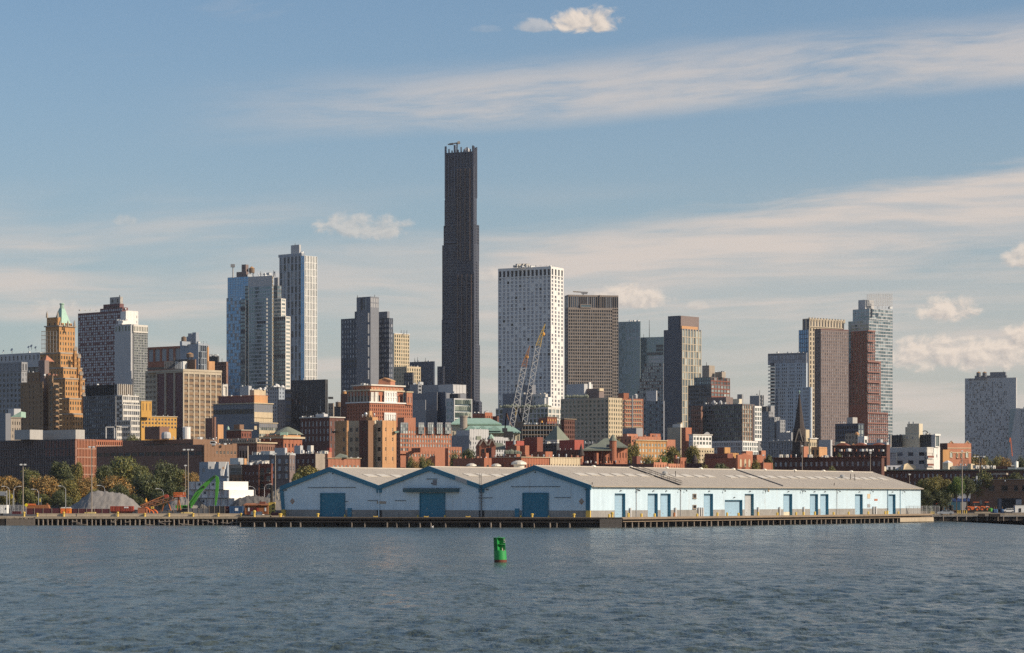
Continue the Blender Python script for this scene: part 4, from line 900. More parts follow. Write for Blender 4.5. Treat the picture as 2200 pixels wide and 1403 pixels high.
B = bld('brick_apartments', 'dark brick apartment house with rows of pale tall windows and a white cornice', 'apartment block', 1180, 50, 708)
blk(B, 645, 708, 739.5, 896, 'brickdd', L=S(8, 16, .36, .66, 'gw', top=6, t=.3, ind=True, vis=962, fr='lgrey'), R_=S(4, 16, .3, .66, 'gw', top=6, t=.3, fr='lgrey'), cn=(2, .4, 'offwhite'))
clut(B, 646, 676, 895, 6, 'vent ac', 2, 4); blk(B, 678, 696, 704, 889, 'lgrey', yb=897, dD=6, nm='bulkhead'); clut(B, 680, 700, 889, 3, 'ac stack', 3, 5, (6, 9))
B = bld('dark_brick_block', 'plain dark brick flank rising between the slate tower and the ornate brick block', 'building', 1420, 54, 747)
blk(B, 732, 747, 749, 846, 'brickdd'); tank(B, 740, 838, 848, 9, 6, 'lgrey', 'tan', False)
B = bld('ornate_brick_block', 'broad red brick block in tiers with white stone bands, bay windows and a roof gable', 'building', 1290, 46, 794)
nw = lambda n, f=8, ox=.42: S(n, f, ox, .6, 'gd', top=3, t=.35)
blk(B, 745, 794, 886, 864, 'brick', L=S(8, 8, .3, .5, 'gk', top=4), R_=S(22, 8, .42, .6, 'gd', top=3.5, t=.35), cn=(2.6, .5, 'white'))
blk(B, 747, 795, 866, 838, 'brick', L=S(7, 24, .55, .5, 'gk', top=6, pier='stone'), R_=S(9, 24, .5, .55, 'gd', top=5, t=.4), yb=865, dD=4, cn=(3, .7, 'tanl'))
blk(B, 872, 874, 886, 842, 'brickl', R_=S(2, 22, .35, .55, 'gw', top=6), yb=865, dD=atR(B, 874, pm=794) - 1, cn=(2.5, .4, 'tanl'))
blk(B, 759, 797.5, 866.5, 827, 'brickl', L=S(4, 12, .2, .5, 'brickd', top=2), R_=S(10, 12, .32, .6, 'tanl', top=3, t=.2), yb=839, dD=12, cn=(3, .9, 'offwhite'))
for x0, x1, yt, yb in ((826, 853, 840, 866), (826, 851, 886, 906)):
    q_ = blk(B, x0 - 1, x0, x1, yt, 'white', R_=S(5, 11 if yb < 870 else 19, .6, .72, 'gd', top=2, t=.6), yb=yb, dD=atR(B, x0, pm=794) + (2.6 if yb < 870 else -.9), nm='bay_window')
for x in (797, 806): blk(B, x - .5, x, x + 7, 842, 'offwhite', R_=S(1, 20, .6, .6, 'gk', top=5), yb=865, dD=3.2 + atR(B, x, pm=794), nm='bay_window')
p = [PT(811, 828, 1312), PT(839, 828, 1312), PT(839, 818, 1312), PT(826, 813.5, 1312), PT(814, 818, 1312)]
b = MB(); b.extr(p, (2, 7, 0), 'brickl'); b.extr([PT(813, 818.5, 1311.5), PT(826, 813, 1311.5), PT(840, 818.5, 1311.5), PT(840, 816.8, 1311.5), PT(826, 811.2, 1311.5), PT(813, 816.8, 1311.5)], (2, 8, 0), 'orange'); b.build('gable', B)
clut(B, 774, 790, 826, 3, 'ac hut', 3, 5, (10, 14)); clut(B, 840, 864, 826, 4, 'vent stack', 2, 4, (12, 16)); rod(B, 823, 790, 815); rod(B, 756, 824, 836)

B = bld('modern_college_block', 'grey modern block of plain panels with a glass end bay and white floor slabs', 'building', 1210, 52, 958)
blk(B, 887, 958, 1001.5, 844, 'slate', dD=6); blk(B, 908, 973, 1001.5, 825.5, 'mgrey', yb=846, dD=14, nm='plant_screen'); blk(B, 942, 973, 974, 825.6, 'lgrey', yb=845, dD=13, nm='wall_panel')
for k in range(4): quadpanel(B, 973.5 + k * 7, 980 + k * 7, 827, 845, 1222.5 + k * 2.1, 'lgrey', 'wall_panel', .3, 52)
blk(B, 886, 914, 915, 859, 'mgrey', dD=-4); blk(B, 914, 939, 940, 842, 'slate', dD=2); blk(B, 939, 957, 959, 842, 'navy', dD=1)
blk(B, 958, 975.5, 1014.5, 855.5, 'lgrey', L=S(2, 14, .6, .55, 'gt', top=5, t=.3), R_=S(1, 13.6, .92, .78, 'gt', top=3, t=1.1, sp='white'), dD=-10)
for j in range(4):
    for k in range(8):
        quadpanel(B, 977.5 + k * 4.5, 981.3 + k * 4.5, 858.5 + j * 13.6, 868 + j * 13.6, 1200.4 + k * 1.25, 'gg', 'pane', .08, 52)
blk(B, 966, 984, 989, 846, 'char', yb=857, dD=0, nm='bulkhead'); clut(B, 900, 1010, 843, 5, 'ac stack', 2, 4)
B = bld('brick_block', 'low brown brick block with scaffolded corner beneath the supertall tower', 'building', 1350, 48, 1042)
blk(B, 1012, 1042, 1058, 886, 'brick', R_=S(4, 10, .4, .5, 'gk', top=5)); clut(B, 1040, 1058, 886, 5, 'stack ac', 3, 5); clut(B, 1015, 1040, 886, 3, 'ac', 2, 3)
blk(B, 1058, 1068, 1072, 894, 'brickdd', dD=8)

B = bld('orange_apartments', 'orange brick apartment block with grey glazed bays rising above its roof', 'apartment block', 985, 30, 860)
ow = lambda n, tp=5: S(n, 9.6, .62, .56, 'gl', top=tp, t=.3, fr='offwhite', ind=True, vis=968)
blk(B, 852, 860, 970, 917, 'brickl', L=S(2, 9.6, .7, .6, 'gd', top=12, t=.3), R_=S(19, 9.6, .55, .56, 'gl', top=6, t=.3, fr='offwhite', ind=True, vis=968))
for x0, x1 in ((861, 877), (899.5, 911.5), (919.5, 932), (939, 951.5), (957, 969.5)):
    blk(B, x0 - 1.5, x0, x1, 907.5, 'mgrey', R_=S(3, 7, .82, .86, 'gl', top=3.5, t=.2), yb=932, dD=atR(B, x0, pm=860) - 1.0, nm='glazed_bay')
blk(B, 854, 868, 893, 897, 'brickl', yb=918, dD=10, nm='bulkhead'); blk(B, 858, 860, 878, 931, 'brickl', R_=S(3, 9.6, .75, .6, 'gl', top=1, t=.3), yb=975, dD=-1, nm='bay')
blk(B, 956, 963, 992, 960, 'brickl', R_=S(5, 10, .55, .55, 'gl', top=5, ind=True, vis=988, fr='offwhite'), dD=-9)
blk(B, 872, 878, 935, 969, 'brickl', R_=S(9, 10, .5, .55, 'gl', top=4, ind=True, vis=988, fr='offwhite'), dD=-10); blk(B, 884, 903, 905, 962, 'brick', yb=972, dD=-14, nm='terrace_wall')
clut(B, 905, 968, 916, 5, 'vent ac', 2, 4)

B = bld('four_part_flats', 'tall flats of tan, cream, maroon and orange brick fins standing over the first gable', 'apartment block', 950, 48, 745)
fw = lambda n, ox=.5: S(n, 21, ox, .42, 'gk', top=9, t=.3, ind=True, vis=1000, fr='stone')
blk(B, 719.5, 745, 749, 903.5, 'orange', L=S(2, 21, .34, .42, 'gk', top=9, t=.3, ind=True, vis=1000, fr='stone', skip=lambda i, j: i == 0))
blk(B, 748, 773, 775, 903.8, 'tanl', L=S(2, 21, .5, .42, 'gk', top=9, t=.3, ind=True, vis=1000, fr='stone'), dD=8)
blk(B, 771.5, 790.5, 804, 903, 'brickdd', L=S(1, 21, .3, .38, 'gk', top=9, t=.3, ind=True, vis=1000, fr='brickd'), dD=-2); blk(B, 789.5, 791, 804.5, 903.2, 'brown', yb=1008, dD=-2.2)
blk(B, 803.5, 805, 811, 903.6, 'cream', dD=2); blk(B, 808, 821, 851, 903.4, 'tanl', L=S(1, 21, .55, .42, 'gk', top=9, t=.3, ind=True, vis=1000, fr='stone'), R_=S(3, 21, .3, .4, 'gd', top=9, t=.25, ind=True, vis=1000, fr='cream'), dD=-1)
blk(B, 820.8, 821.6, 851.3, 903, 'orange', R_=S(2, 21, .17, .4, 'gd', top=9, t=.25, ind=True, vis=1000, fr='cream'), yb=1008, dD=-1.4)
blk(B, 786, 800, 812, 896, 'orange', yb=904, dD=4, nm='bulkhead'); blk(B, 790, 794, 800, 883, 'orange', yb=897, dD=6, nm='bulkhead')
for x, y, w in ((786, 889, 7), (779, 892, 4), (804, 890, 4)):
    b = MB(); p = PT(x, y, 956); r = w / 2 * 956 / F; b.lathe(p - Z * r, [(r * .4, -.5), (r * .9, r * .4), (r, r), (r * .8, r * 1.6), (r * .1, r * 2)], 10, 'galv'); b.build('roof_vent', B)
clut(B, 800, 850, 903, 7, 'hut vent ac', 2, 4); clut(B, 722, 744, 903, 3, 'vent', 2, 3)
for x, m_ in ((717, 'iron'), (852, 'copper')):
    b = MB(); b.extr([PT(x - 5, 926, 952), PT(x + 5, 926, 952), PT(x + 4, 929, 952), PT(x - 2, 931, 952)], (0, 1.5, 0), m_); b.build('cornice_bracket', B)

B = bld('copper_roofed_hall', 'large cream stone hall with two green copper hipped roofs and a round stone turret', 'building', 1160, 24, 985)
def hip(B, px0, px1, pxa, pxb, yr, ye, D, dep, m, nm='hipped_roof', ov=.6):
    a = PT(px0, ye, D); c = PT(px1, ye, D); r0 = PT(pxa, yr, D); r1 = PT(pxb, yr, D); back = Vector((0, dep, 0))
    b = MB(); r0 = r0 + back * .5; r1 = r1 + back * .5
    b.face([a, c, r1, r0], m); b.face([c, c + back, r1], m); b.face([c + back, a + back, r0, r1], m); b.face([a + back, a, r0], m)
    b.obox(a - Z * .5 - Vector((0, ov, 0)), (c - a), back + Vector((0, 2 * ov, 0)), Z * .5, m)
    return b.build(nm, B)
blk(B, 966, 970, 1075, 911, 'cream', R_=S(14, 30, .35, .4, 'gd', top=8), L=None, dD=14, th=6); hip(B, 968, 1077, 984, 1052, 896.5, 910, 1173, 26, 'copper')
blk(B, 984, 988, 1117, 929, 'cream', R_=S(16, 20, .38, .62, 'gd', top=3, vis=948), dD=0, th=6); hip(B, 987, 1119, 1008, 1100, 913, 928, 1158, 22, 'copper')
b = MB(); b.lathe(PT(996, 930, 1160), [(1.7, 0), (1.7, 7), (1.9, 7.1), (1.9, 7.8)], 12, 'stone'); b.build('turret', B)
for x in (1012, 1036, 1062):
    b = MB(); p = PT(x, 926, 1158); b.extr([p + Vector((-3.4, -1, 0)), p + Vector((3.4, -1, 0)), p + Vector((0, -1, 2.6))], (0, 7, 0), 'copperl'); b.build('roof_gable', B)
B = bld('white_workshop', 'white and grey workshop with blocked windows in front of the copper roofs', 'building', 1100, 46, 1009)
blk(B, 969.5, 1008, 1010, 935.5, 'mgrey', dD=-1); blk(B, 980, 1009, 1050, 921.6, 'lgrey', R_=S(8, 9.5, .4, .5, 'gw', top=16, t=.25), dD=1)
blk(B, 1048, 1050, 1092, 938, 'lgrey', R_=S(8, 9.5, .5, .6, 'gd', top=6, t=.25), dD=9); blk(B, 1022, 1024, 1034, 937, 'greenroof', yb=945, dD=-2, nm='roof_hut'); clut(B, 985, 1090, 921, 5, 'vent', 2, 4, (2, 4))
B = bld('gabled_church', 'brown brick church front with twin pointed gables and a slate roof', 'church', 900, 30, 1032)
for x0, x1, ya in ((1030, 1047.5, 944), (1050, 1065, 943)):
    b = MB(); b.extr([PT(x0, 1000, 900), PT(x1, 1000, 900), PT(x1, 957, 900), PT((x0 + x1) / 2, ya, 900), PT(x0, 957, 900)], (-1.2, 2.5, 0), 'brick')
    for i in (-1, 1): b.bar(PT((x0 + x1) / 2 + i * (x1 - x0) / 2, 957, 899.7), PT((x0 + x1) / 2, ya - 1, 899.7), .5, 'stone')
    b.build('gable', B)
    b = MB(); p = PT((x0 + x1) / 2 - 2, 980, 899.8); b.obox(p, (.7, 0, 0), (0, .3, 0), Z * 2.6, 'gk'); b.build('window', B)
b = MB(); b.extr([PT(1046, 966, 902), PT(1088, 966, 902), PT(1080, 952, 908), PT(1056, 950, 908)], (0, 3, 0), 'greenroof'); b.extr([PT(1036, 955, 903), PT(1058, 955, 903), PT(1060, 948, 908), PT(1042, 948, 908)], (0, 3, 0), 'greenroof'); b.build('slate_roof', B)
b = MB(); b.lathe(PT(1055, 944, 904), [(.9, 0), (.9, 1), (.05, 2)], 6, 'copper'); b.build('finial', B)
blk(B, 1044, 1056, 1063, 962, 'brickd', dD=-6, L=S(2, 14, .4, .5, 'gk', top=3))

B = bld('pale_apartment_block', 'pale gridded apartment block with planted setbacks behind the two lattice cranes', 'apartment block', 1520, 52, 1177.5)
blk(B, 1065, 1177.5, 1210, 874.5, 'offwhite', L=S(14, 11, .72, .74, 'gg', top=2, t=.5, pier='lgrey', sp='lgrey'), R_=S(4, 11.5, .76, .7, 'gl', top=3, t=.4))
blk(B, 1080, 1117, 1119, 845, 'slate', dD=10); blk(B, 1118, 1172, 1177, 846, 'offwhite', L=S(6, 12, .7, .6, 'gt', top=3), dD=14); blk(B, 1123, 1143, 1151, 827, 'slate', R_=None, dD=20); blk(B, 1150, 1170, 1178, 855, 'lgrey', dD=8); blk(B, 1172, 1178, 1186, 853, 'white', dD=9)
b = MB()
for k in range(26):
    p = PT(1075 + k * 4.3, 875, 1524) + Vector((0, rnd.uniform(0, 4), 0)); r = rnd.uniform(.7, 1.6)
    b.lathe(p, [(r * .6, -.3), (r, .6 * r), (r * .6, 1.2 * r), (.05, 1.5 * r)], 6, 'greenroof')
b.build('roof_planting', B, stuff=True); clut(B, 1120, 1176, 846, 6, 'ac vent hut', 2, 4, (14, 18)); clut(B, 1080, 1210, 874, 6, 'stack vent', 3, 5)
B = bld('wrapped_building', 'dark building under black netting and scaffold with brown brick stumps above', 'building', 1160, 50, 1190)
blk(B, 1120, 1190, 1206, 910, 'iron', L=S(16, 13, .8, .8, 'black', top=2, t=.5), R_=S(4, 13, .8, .8, 'black', top=2, t=.5)); blk(B, 1157, 1176, 1197, 895.5, 'brickd', R_=S(4, 9, .6, .6, 'tan', top=2, t=.3), yb=912, dD=6, cn=(1.2, .3, 'wood'))
blk(B, 1204, 1212, 1235, 900, 'brickdd', R_=S(6, 10, .5, .6, 'black', top=3, t=.5), dD=12, cn=(1.6, .6, 'wood'))
b = MB()
for k in range(13): p = PT(1122 + k * 6.5, 948, 1156); b.bar(p, p + Z * 8.6, .16, 'galv')
for j in range(4): b.bar(PT(1121, 944 - j * 10, 1156), PT(1200, 944 - j * 10, 1156), .22, 'wood', .5)
b.build('scaffold', B); clut(B, 1124, 1155, 910, 6, 'ac vent', 2, 4)
b = MB(); b.cyl(PT(1164, 908, 1158), PT(1164, 904, 1158), .5, .35, 8, 'hook'); b.build('warning_light', B)
B = bld('pyramid_roofed_tower', 'grey-green steep pyramid roof on a low church tower', 'church', 1010, 45, 1197)
b = MB(); c = PT(1196.5, 945, 1020); b.lathe(c, [(5.1, 0), (4.9, .4), (.1, 5.7)], 4, 'greenroof'); b.cyl(c + Z * 5.6, c + Z * 6.6, .12, .03, 6, 'iron'); b.build('pyramid_roof', B)
b = MB(); b.lathe(c - Z * 9, [(4.6, -6), (4.6, 8.4), (5, 8.5), (5, 9)], 4, 'offwhite'); b.build('wall', B)
blk(B, 1160, 1196, 1236, 952, 'char', dD=-16, L=S(6, 9, .5, .5, 'gk', top=3)); clut(B, 1166, 1200, 952, 5, 'hut ac', 3, 6, (-14, -10))

B = bld('beige_grid_flats', 'beige gridded apartment block with a sunlit cream end and roof boxes', 'apartment block', 1380, 50, 1307.5)
blk(B, 1204.5, 1307.5, 1337, 854, 'beige', L=S(12, 9.4, .52, .52, 'gg', top=3, t=.35), R_=S(6, 9.4, .48, .56, 'gg', top=3, t=.35, pier='tanl', sp='tanl'))
blk(B, 1217, 1255, 1273.5, 824.5, 'lgrey', yb=856, dD=12, nm='bulkhead'); blk(B, 1257, 1287, 1298, 834.5, 'mbrown', yb=856, dD=8, nm='bulkhead'); blk(B, 1264, 1266, 1270, 821, 'white', yb=838, dD=14, nm='bulkhead'); blk(B, 1284, 1288, 1297, 834, 'tanl', yb=840, dD=7.5, nm='bulkhead')
b = MB()
for k in range(16):
    p = PT(1216 + k * 3, 854, 1384); r = rnd.uniform(.5, 1.2); b.lathe(p, [(r * .6, -.3), (r, .6 * r), (.05, 1.6 * r)], 6, 'greenroof')
b.build('roof_planting', B, stuff=True)
B = bld('orange_tower_block', 'orange brick apartment block with a tall flue pipe up its middle', 'apartment block', 1430, 20, 1338)
blk(B, 1336, 1338, 1382, 856.5, 'brickl', R_=S(9, 9.3, .5, .52, 'gl', top=3, t=.3, sp='brickl')); blk(B, 1328, 1340, 1351, 844.5, 'brick', dD=12)
b = MB(); p = PT(1358.5, 920, 1428.6); b.cyl(p, p + Z * (70 * 1430 / F), .45, .45, 8, 'mgrey'); b.build('flue', B)
b = MB()
for j in range(7): b.obox(PT(1338, 862 + j * 9.3, 1429.6), (10.8, 4, 0), (0, .3, 0), Z * .45, 'tanl')
b.build('stone_band', B, stuff=True); tank(B, 1366, 846, 856, 7, 12, 'white', 'lgrey', False); blk(B, 1337, 1367, 1381, 919.5, 'mgrey', dD=-180, th=46)
B = bld('loft_building', 'long red brick loft with a tan lower front, roof cabins and paired windows', 'building', 1010, 42, 1366)
blk(B, 1324, 1356, 1420, 937, 'brickl', R_=S(10, 12, .4, .4, 'gd', top=4), L=S(4, 12, .3, .4, 'gk', top=4), dD=10); blk(B, 1338, 1347, 1370, 932, 'brickl', yb=938, dD=14, nm='bulkhead'); blk(B, 1393, 1397, 1419, 931.5, 'brick', yb=938, dD=18, nm='bulkhead')
blk(B, 1361, 1366, 1432, 945.5, 'tan', R_=S(10, 11.5, .62, .55, 'gl', top=4.5, t=.25, ind=True, vis=985, fr='cream'), L=None, cn=(1.6, .4, 'tanl')); blk(B, 1431, 1433, 1451, 944.5, 'brickl', dD=13); clut(B, 1345, 1420, 937, 6, 'hutb vent', 3, 5, (10, 14))
B = bld('blank_wall_house', 'cream blank sided house with a broken roofline beside a brown brick shaft', 'building', 1200, 46, 1464)
blk(B, 1434, 1462, 1466, 918, 'beige', dD=4); blk(B, 1445, 1462, 1466, 911, 'offwhite', dD=6); blk(B, 1455, 1463, 1467, 908, 'tanl', dD=7); blk(B, 1464, 1473, 1486, 918.5, 'brick', dD=-2)
B = bld('white_loft', 'white loft building with big square windows and a curved gable', 'building', 1190, 40, 1490)
blk(B, 1480, 1489, 1529, 933.5, 'white', R_=S(6, 9.6, .68, .62, 'gg', top=4, t=.3, ind=True, vis=958, fr='dgrey'), L=S(2, 9.6, .4, .5, 'gd', top=4), cn=(1.4, .4, 'offwhite'))
b = MB(); b.extr([PT(1512, 933, 1204), PT(1526, 933, 1204), PT(1523, 929.5, 1204), PT(1519, 928, 1204), PT(1515, 930, 1204)], (0, 1, 0), 'white'); b.build('gable', B)
blk(B, 1484, 1490, 1534, 962, 'tanl', R_=S(8, 9, .5, .4, 'gd', top=3), dD=-12)

B = bld('turreted_courthouse', 'red brick courthouse with grey-green hipped roofs and a round conical turret', 'building', 900, 40, 1291)
blk(B, 1252, 1291.5, 1317, 965.5, 'brickd', R_=S(4, 26, .4, .5, 'gk', top=10, t=.3, pier='brick', sp='brick', vis=992), L=S(5, 26, .3, .45, 'gk', top=8, vis=992)); blk(B, 1316, 1323, 1348, 959, 'brick', R_=S(4, 22, .35, .5, 'gk', top=8, t=.3, vis=992), dD=8, L=S(1, 22, .3, .4, 'gk', top=8))
hip(B, 1252, 1319, 1278, 1296, 952, 965.5, 898.5, 18, 'greenroof'); hip(B, 1274, 1349, 1300, 1322, 940.5, 959.5, 908, 16, 'greenroof')
b = MB(); c = PT(1317, 990, 899); b.lathe(c, [(1.25, 0), (1.25, 6.7), (1.4, 6.8), (1.4, 7)], 14, 'brick'); b.build('turret', B)
b = MB(); b.lathe(c + Z * 7, [(1.45, 0), (.7, 1.6), (.05, 2.3)], 14, 'greenroof'); b.build('turret_roof', B)
c = PT(1248.5, 993, 892); b = MB(); b.lathe(c, [(.8, 0), (.8, 2.3)], 10, 'brick'); b.lathe(c + Z * 2.3, [(1.2, 0), (.05, 4.2)], 10, 'spire'); b.build('corner_turret', B)
blk(B, 1276, 1282, 1286, 973, 'brick', dD=-6, nm='chimney'); clut(B, 1256, 1274, 952, 6, 'stack vent', 3, 6, (10, 16))
b = MB(); p = PT(1303, 961, 899); b.obox(p, (1.4, 0, 0), (0, 1.4, 0), Z * 1, 'dgrey'); b.build('dormer', B)
B = bld('red_rooftop_block', 'dark brick block with a bright red plant cabin and scattered roof kit', 'building', 930, 46, 1235)
blk(B, 1196, 1245, 1262, 966, 'brickd', L=S(8, 12, .3, .4, 'gk', top=4)); blk(B, 1201.5, 1234.5, 1254, 945, 'red', yb=967, dD=6, nm='plant_cabin'); clut(B, 1200, 1255, 966, 5, 'vent stack', 3, 6, (2, 5))
B = bld('red_rooftop_block', 'brick block with a red cabin, steel flue and brown stair huts below the cranes', 'building', 890, 46, 1110)
blk(B, 1066, 1130, 1150, 978, 'brick', L=S(8, 12, .3, .4, 'gk', top=4)); blk(B, 1086, 1110, 1126, 947, 'red', yb=979, dD=8, nm='plant_cabin'); blk(B, 1110, 1128, 1137, 957, 'brick', yb=979, dD=4, nm='stair_hut'); blk(B, 1098, 1106, 1110, 954, 'brick', yb=979, dD=3, nm='stair_hut'); blk(B, 1127, 1154, 1166.5, 939, 'brickd', dD=14, nm='stair_hut')
b = MB(); p = PT(1105, 955, 893); b.cyl(p, p + Z * 1.6, .42, .42, 10, 'galv'); b.build('flue', B); clut(B, 1068, 1150, 978, 9, 'vent hut stack', 3, 5, (1, 6))

# church with the needle spire
B = bld('spired_church', 'dark brownstone church tower with a needle spire and copper finial', 'church', 1090, 45, 1718)
c = PT(1717.5, 980, 1096); k_ = 1096 / F
b = MB(); b.lathe(c, [(15.5 * k_, -12 * k_), (15.5 * k_, 30 * k_), (13.5 * k_, 34 * k_), (12.6 * k_, 52 * k_)], 8, 'spire'); b.build('tower', B)
b = MB(); b.lathe(c + Z * 52 * k_, [(13 * k_, 0), (10 * k_, 18 * k_), (.4 * k_, 84 * k_)], 8, 'spire'); b.build('spire', B)
b = MB(); b.cyl(c + Z * 134 * k_, c + Z * 141 * k_, .15, .1, 6, 'copper'); b.lathe(c + Z * 137 * k_, [(.1, 0), (.4, .3), (.1, .8)], 6, 'copper'); b.build('finial', B)
for a in range(4):
    e = Vector((math.cos(R(-100 + a * 90)), math.sin(R(-100 + a * 90)), 0)); f = Vector((-e.y, e.x, 0)); p = c + e * 12.5 * k_ + Z * 30 * k_
    b = MB(); b.extr([p - f * 8 * k_, p + f * 8 * k_, p + Z * 28 * k_], -e * 9 * k_, 'spire')
    b.bar(p - f * 8.4 * k_ + e * .1, p + Z * 29 * k_ + e * .1, .4, 'stone'); b.bar(p + f * 8.4 * k_ + e * .1, p + Z * 29 * k_ + e * .1, .4, 'stone')
    b.build('gable', B)
    b = MB(); b.obox(p - f * 2.4 * k_ + e * .02 - Z * 14 * k_, f * 4.8 * k_, e * .08, Z * 15 * k_, 'black'); b.build('louvre', B)
    e2 = Vector((math.cos(R(-55 + a * 90)), math.sin(R(-55 + a * 90)), 0)); b = MB(); b.lathe(c + e2 * 15 * k_ + Z * 20 * k_, [(2 * k_, -30 * k_), (2 * k_, 16 * k_), (.1, 26 * k_)], 6, 'spire'); b.build('pinnacle', B)
blk(B, 1700, 1733, 1736, 968, 'brickd', dD=2); blk(B, 1725, 1727, 1737, 959, 'brickl', dD=-8)
B = bld('cream_apartments', 'cream apartment house with pale window bays right behind the spired church', 'building', 1240, 48, 1733)
blk(B, 1727, 1731, 1739, 923, 'tanl', dD=4); blk(B, 1738, 1740, 1755, 942, 'tanl', R_=S(4, 13, .6, .6, 'gl', top=6), cn=(1.5, .5, 'white')); clut(B, 1738, 1754, 942, 3, 'hut', 3, 5)
B = bld('grey_office', 'low grey concrete office of wide square windows left of the spired church', 'building', 1250, 54, 1702)
blk(B, 1651, 1702, 1706, 947, 'mgrey', L=S(9, 15, .7, .8, 'gv', top=3, t=.6), cn=(1.4, .4, 'lgrey')); blk(B, 1673, 1700, 1703, 929, 'mgrey', yb=948, dD=9, nm='plant_room'); clut(B, 1680, 1700, 929, 4, 'ac vent', 2, 5, (9, 12)); clut(B, 1655, 1700, 947, 4, 'vent ac', 2, 4)
B = bld('white_low_block', 'plain white low block between the maroon tower and the church', 'building', 1150, 50, 1785)
blk(B, 1759, 1784.5, 1788, 945, 'lgrey')
B = bld('dark_glass_block', 'dark block with a sunlit glass corner below the maroon tower', 'building', 1450, 50, 1844)
blk(B, 1794.5, 1844, 1856.5, 909.5, 'navy', L=S(10, 11, .6, .6, 'gk', top=3), R_=S(2, 11, .78, .8, 'gl', top=2, t=.3)); blk(B, 1819.5, 1832, 1842, 896.5, 'concrete', yb=911, dD=8, nm='bulkhead'); clut(B, 1800, 1818, 909, 4, 'vent', 2, 4)
B = bld('white_stucco_house', 'white stucco houses with small dark windows below the dark glass block', 'building', 1180, 48, 1838)
blk(B, 1816, 1843, 1846, 931, 'stone', L=S(4, 12, .45, .5, 'gd', top=3), dD=6); blk(B, 1843, 1857, 1864, 937, 'white', L=S(2, 14, .2, .4, 'lgrey', top=6), R_=S(1, 14, .6, .5, 'gg', top=4)); b = MB(); b.lathe(PT(1841, 934, 1186), [(1.2, 0), (1, .8), (.1, 1.3)], 8, 'orange'); b.build('dome', B)
B = bld('white_parapet_block', 'long low pale roof parapet with a plant unit in front of the glass tower', 'building', 1120, 50, 1905)
blk(B, 1862, 1905, 1911, 950.5, 'lgrey'); blk(B, 1883, 1892, 1897, 944, 'galv', yb=951, dD=4, nm='air_conditioner')

# ------------------------------------------------------------------ near rows above the shed roof
B = bld('brick_school', 'old dark brick school with scalloped parapet gables and a round arched window', 'school', 950, 52, 1905)
blk(B, 1788, 1905, 1912, 956, 'brickdd', L=S(10, 26, .35, .5, 'gk', top=8), cn=(1, .2, 'brick'))
for x in (1808, 1846, 1885):
    b = MB(); p = PT(x, 957, 955); b.extr([p + Vector((-2.2, 0, 0)), p + Vector((2.2, 0, 0)), p + Vector((1.2, 0, .6)), p + Vector((0, 0, 1.0)), p + Vector((-1.2, 0, .6))], (1.5, 2, 0), 'brickd'); b.build('parapet_gable', B)
b = MB(); b.cyl(PT(1880, 978, 955), PT(1880, 978, 957), 2, 2, 14, 'gd'); b.build('arched_window', B)
b = MB(); b.extr([PT(1830, 956, 958), PT(1838, 956, 958), PT(1834, 952, 958)], (0, 2, 0), 'orange'); b.build('roof_gable', B)
blk(B, 1793, 1806, 1816, 949, 'cream', yb=957, dD=10, nm='roof_hut'); clut(B, 1790, 1900, 968, 12, 'hut vent chim ac', 4, 8, (-22, -14))
B = bld('brick_row', 'long dark brick row with a line of pale sash windows above the shed roof', 'terrace', 890, 58, 1890)
blk(B, 1661, 1894, 1900, 981.5, 'brickdd', L=S(21, 19, .42, .5, 'gw', top=5, t=.3, ind=True, vis=1014, fr='lgrey'), cn=(1.6, .4, 'brickd')); clut(B, 1670, 1890, 981, 18, 'chim vent hut stack', 3, 7)
blk(B, 1743, 1760, 1777, 960, 'orange', L=S(2, 18, .5, .6, 'gk', top=3), yb=981, dD=10, nm='roof_room'); 
B = bld('beige_modern_flats', 'modern beige flats with a tall blank stair core, dark glass wings and balconies', 'apartment block', 962, 48, 1991.5)
blk(B, 1899, 1991.5, 2005, 960.5, 'offwhite', L=S(4, 17.5, .5, .45, 'gn', top=6, t=.35, ind=True, vis=1016, fr='dgrey', skip=lambda i, j: i == 0 and j > 1), R_=None)
blk(B, 1902, 1925, 1926, 971, 'offwhite', L=S(1, 17, .95, .74, 'gk', top=0, t=.8, ind=True, vis=1003, fr='dgrey'), yb=1003, dD=atL(B, 1925, 1991.5) - .6, nm='loggia')
blk(B, 1991, 1992, 2005.5, 971, 'offwhite', R_=S(1, 17, .85, .7, 'gl', top=0, t=1.2, ind=True, vis=1004, fr='white'), yb=1004, dD=-.4, nm='balcony_bay')
for j in range(2): quadpanel(B, 1994, 2006.5, 979 + j * 17, 983.5 + j * 17, 961.3, 'brickd', 'balcony', .2, 48); quadpanel(B, 1994, 2007, 983.5 + j * 17, 985 + j * 17, 961, 'white', 'balcony_slab', .8, 48)
blk(B, 2002, 2006, 2019.5, 960, 'white', R_=S(1, 17, .16, .4, 'gd', top=11, t=.3, ind=True, vis=1000, fr='white', skip=lambda i, j: j > 1), dD=6)
blk(B, 1949, 1974.5, 1982.5, 910, 'cream', yb=961, dD=12, nm='stair_core'); blk(B, 1938, 1974.3, 1976, 933, 'cream', yb=961, dD=11.5, nm='stair_core'); blk(B, 1945, 1949, 1951, 917.5, 'cream', yb=934, dD=18, nm='bulkhead')
gw = S(5, 13.5, .88, .72, 'gd', top=3, t=.3, pier='char', sp='char')
blk(B, 1913, 1937, 1939, 934.5, 'char', L=gw, yb=961, dD=14, nm='glass_wing'); blk(B, 1977, 2001.5, 2004, 933.5, 'char', L=gw, yb=961, dD=9, nm='glass_wing'); blk(B, 1910, 1913.5, 1915, 934, 'concrete', yb=961, dD=13, nm='pier')
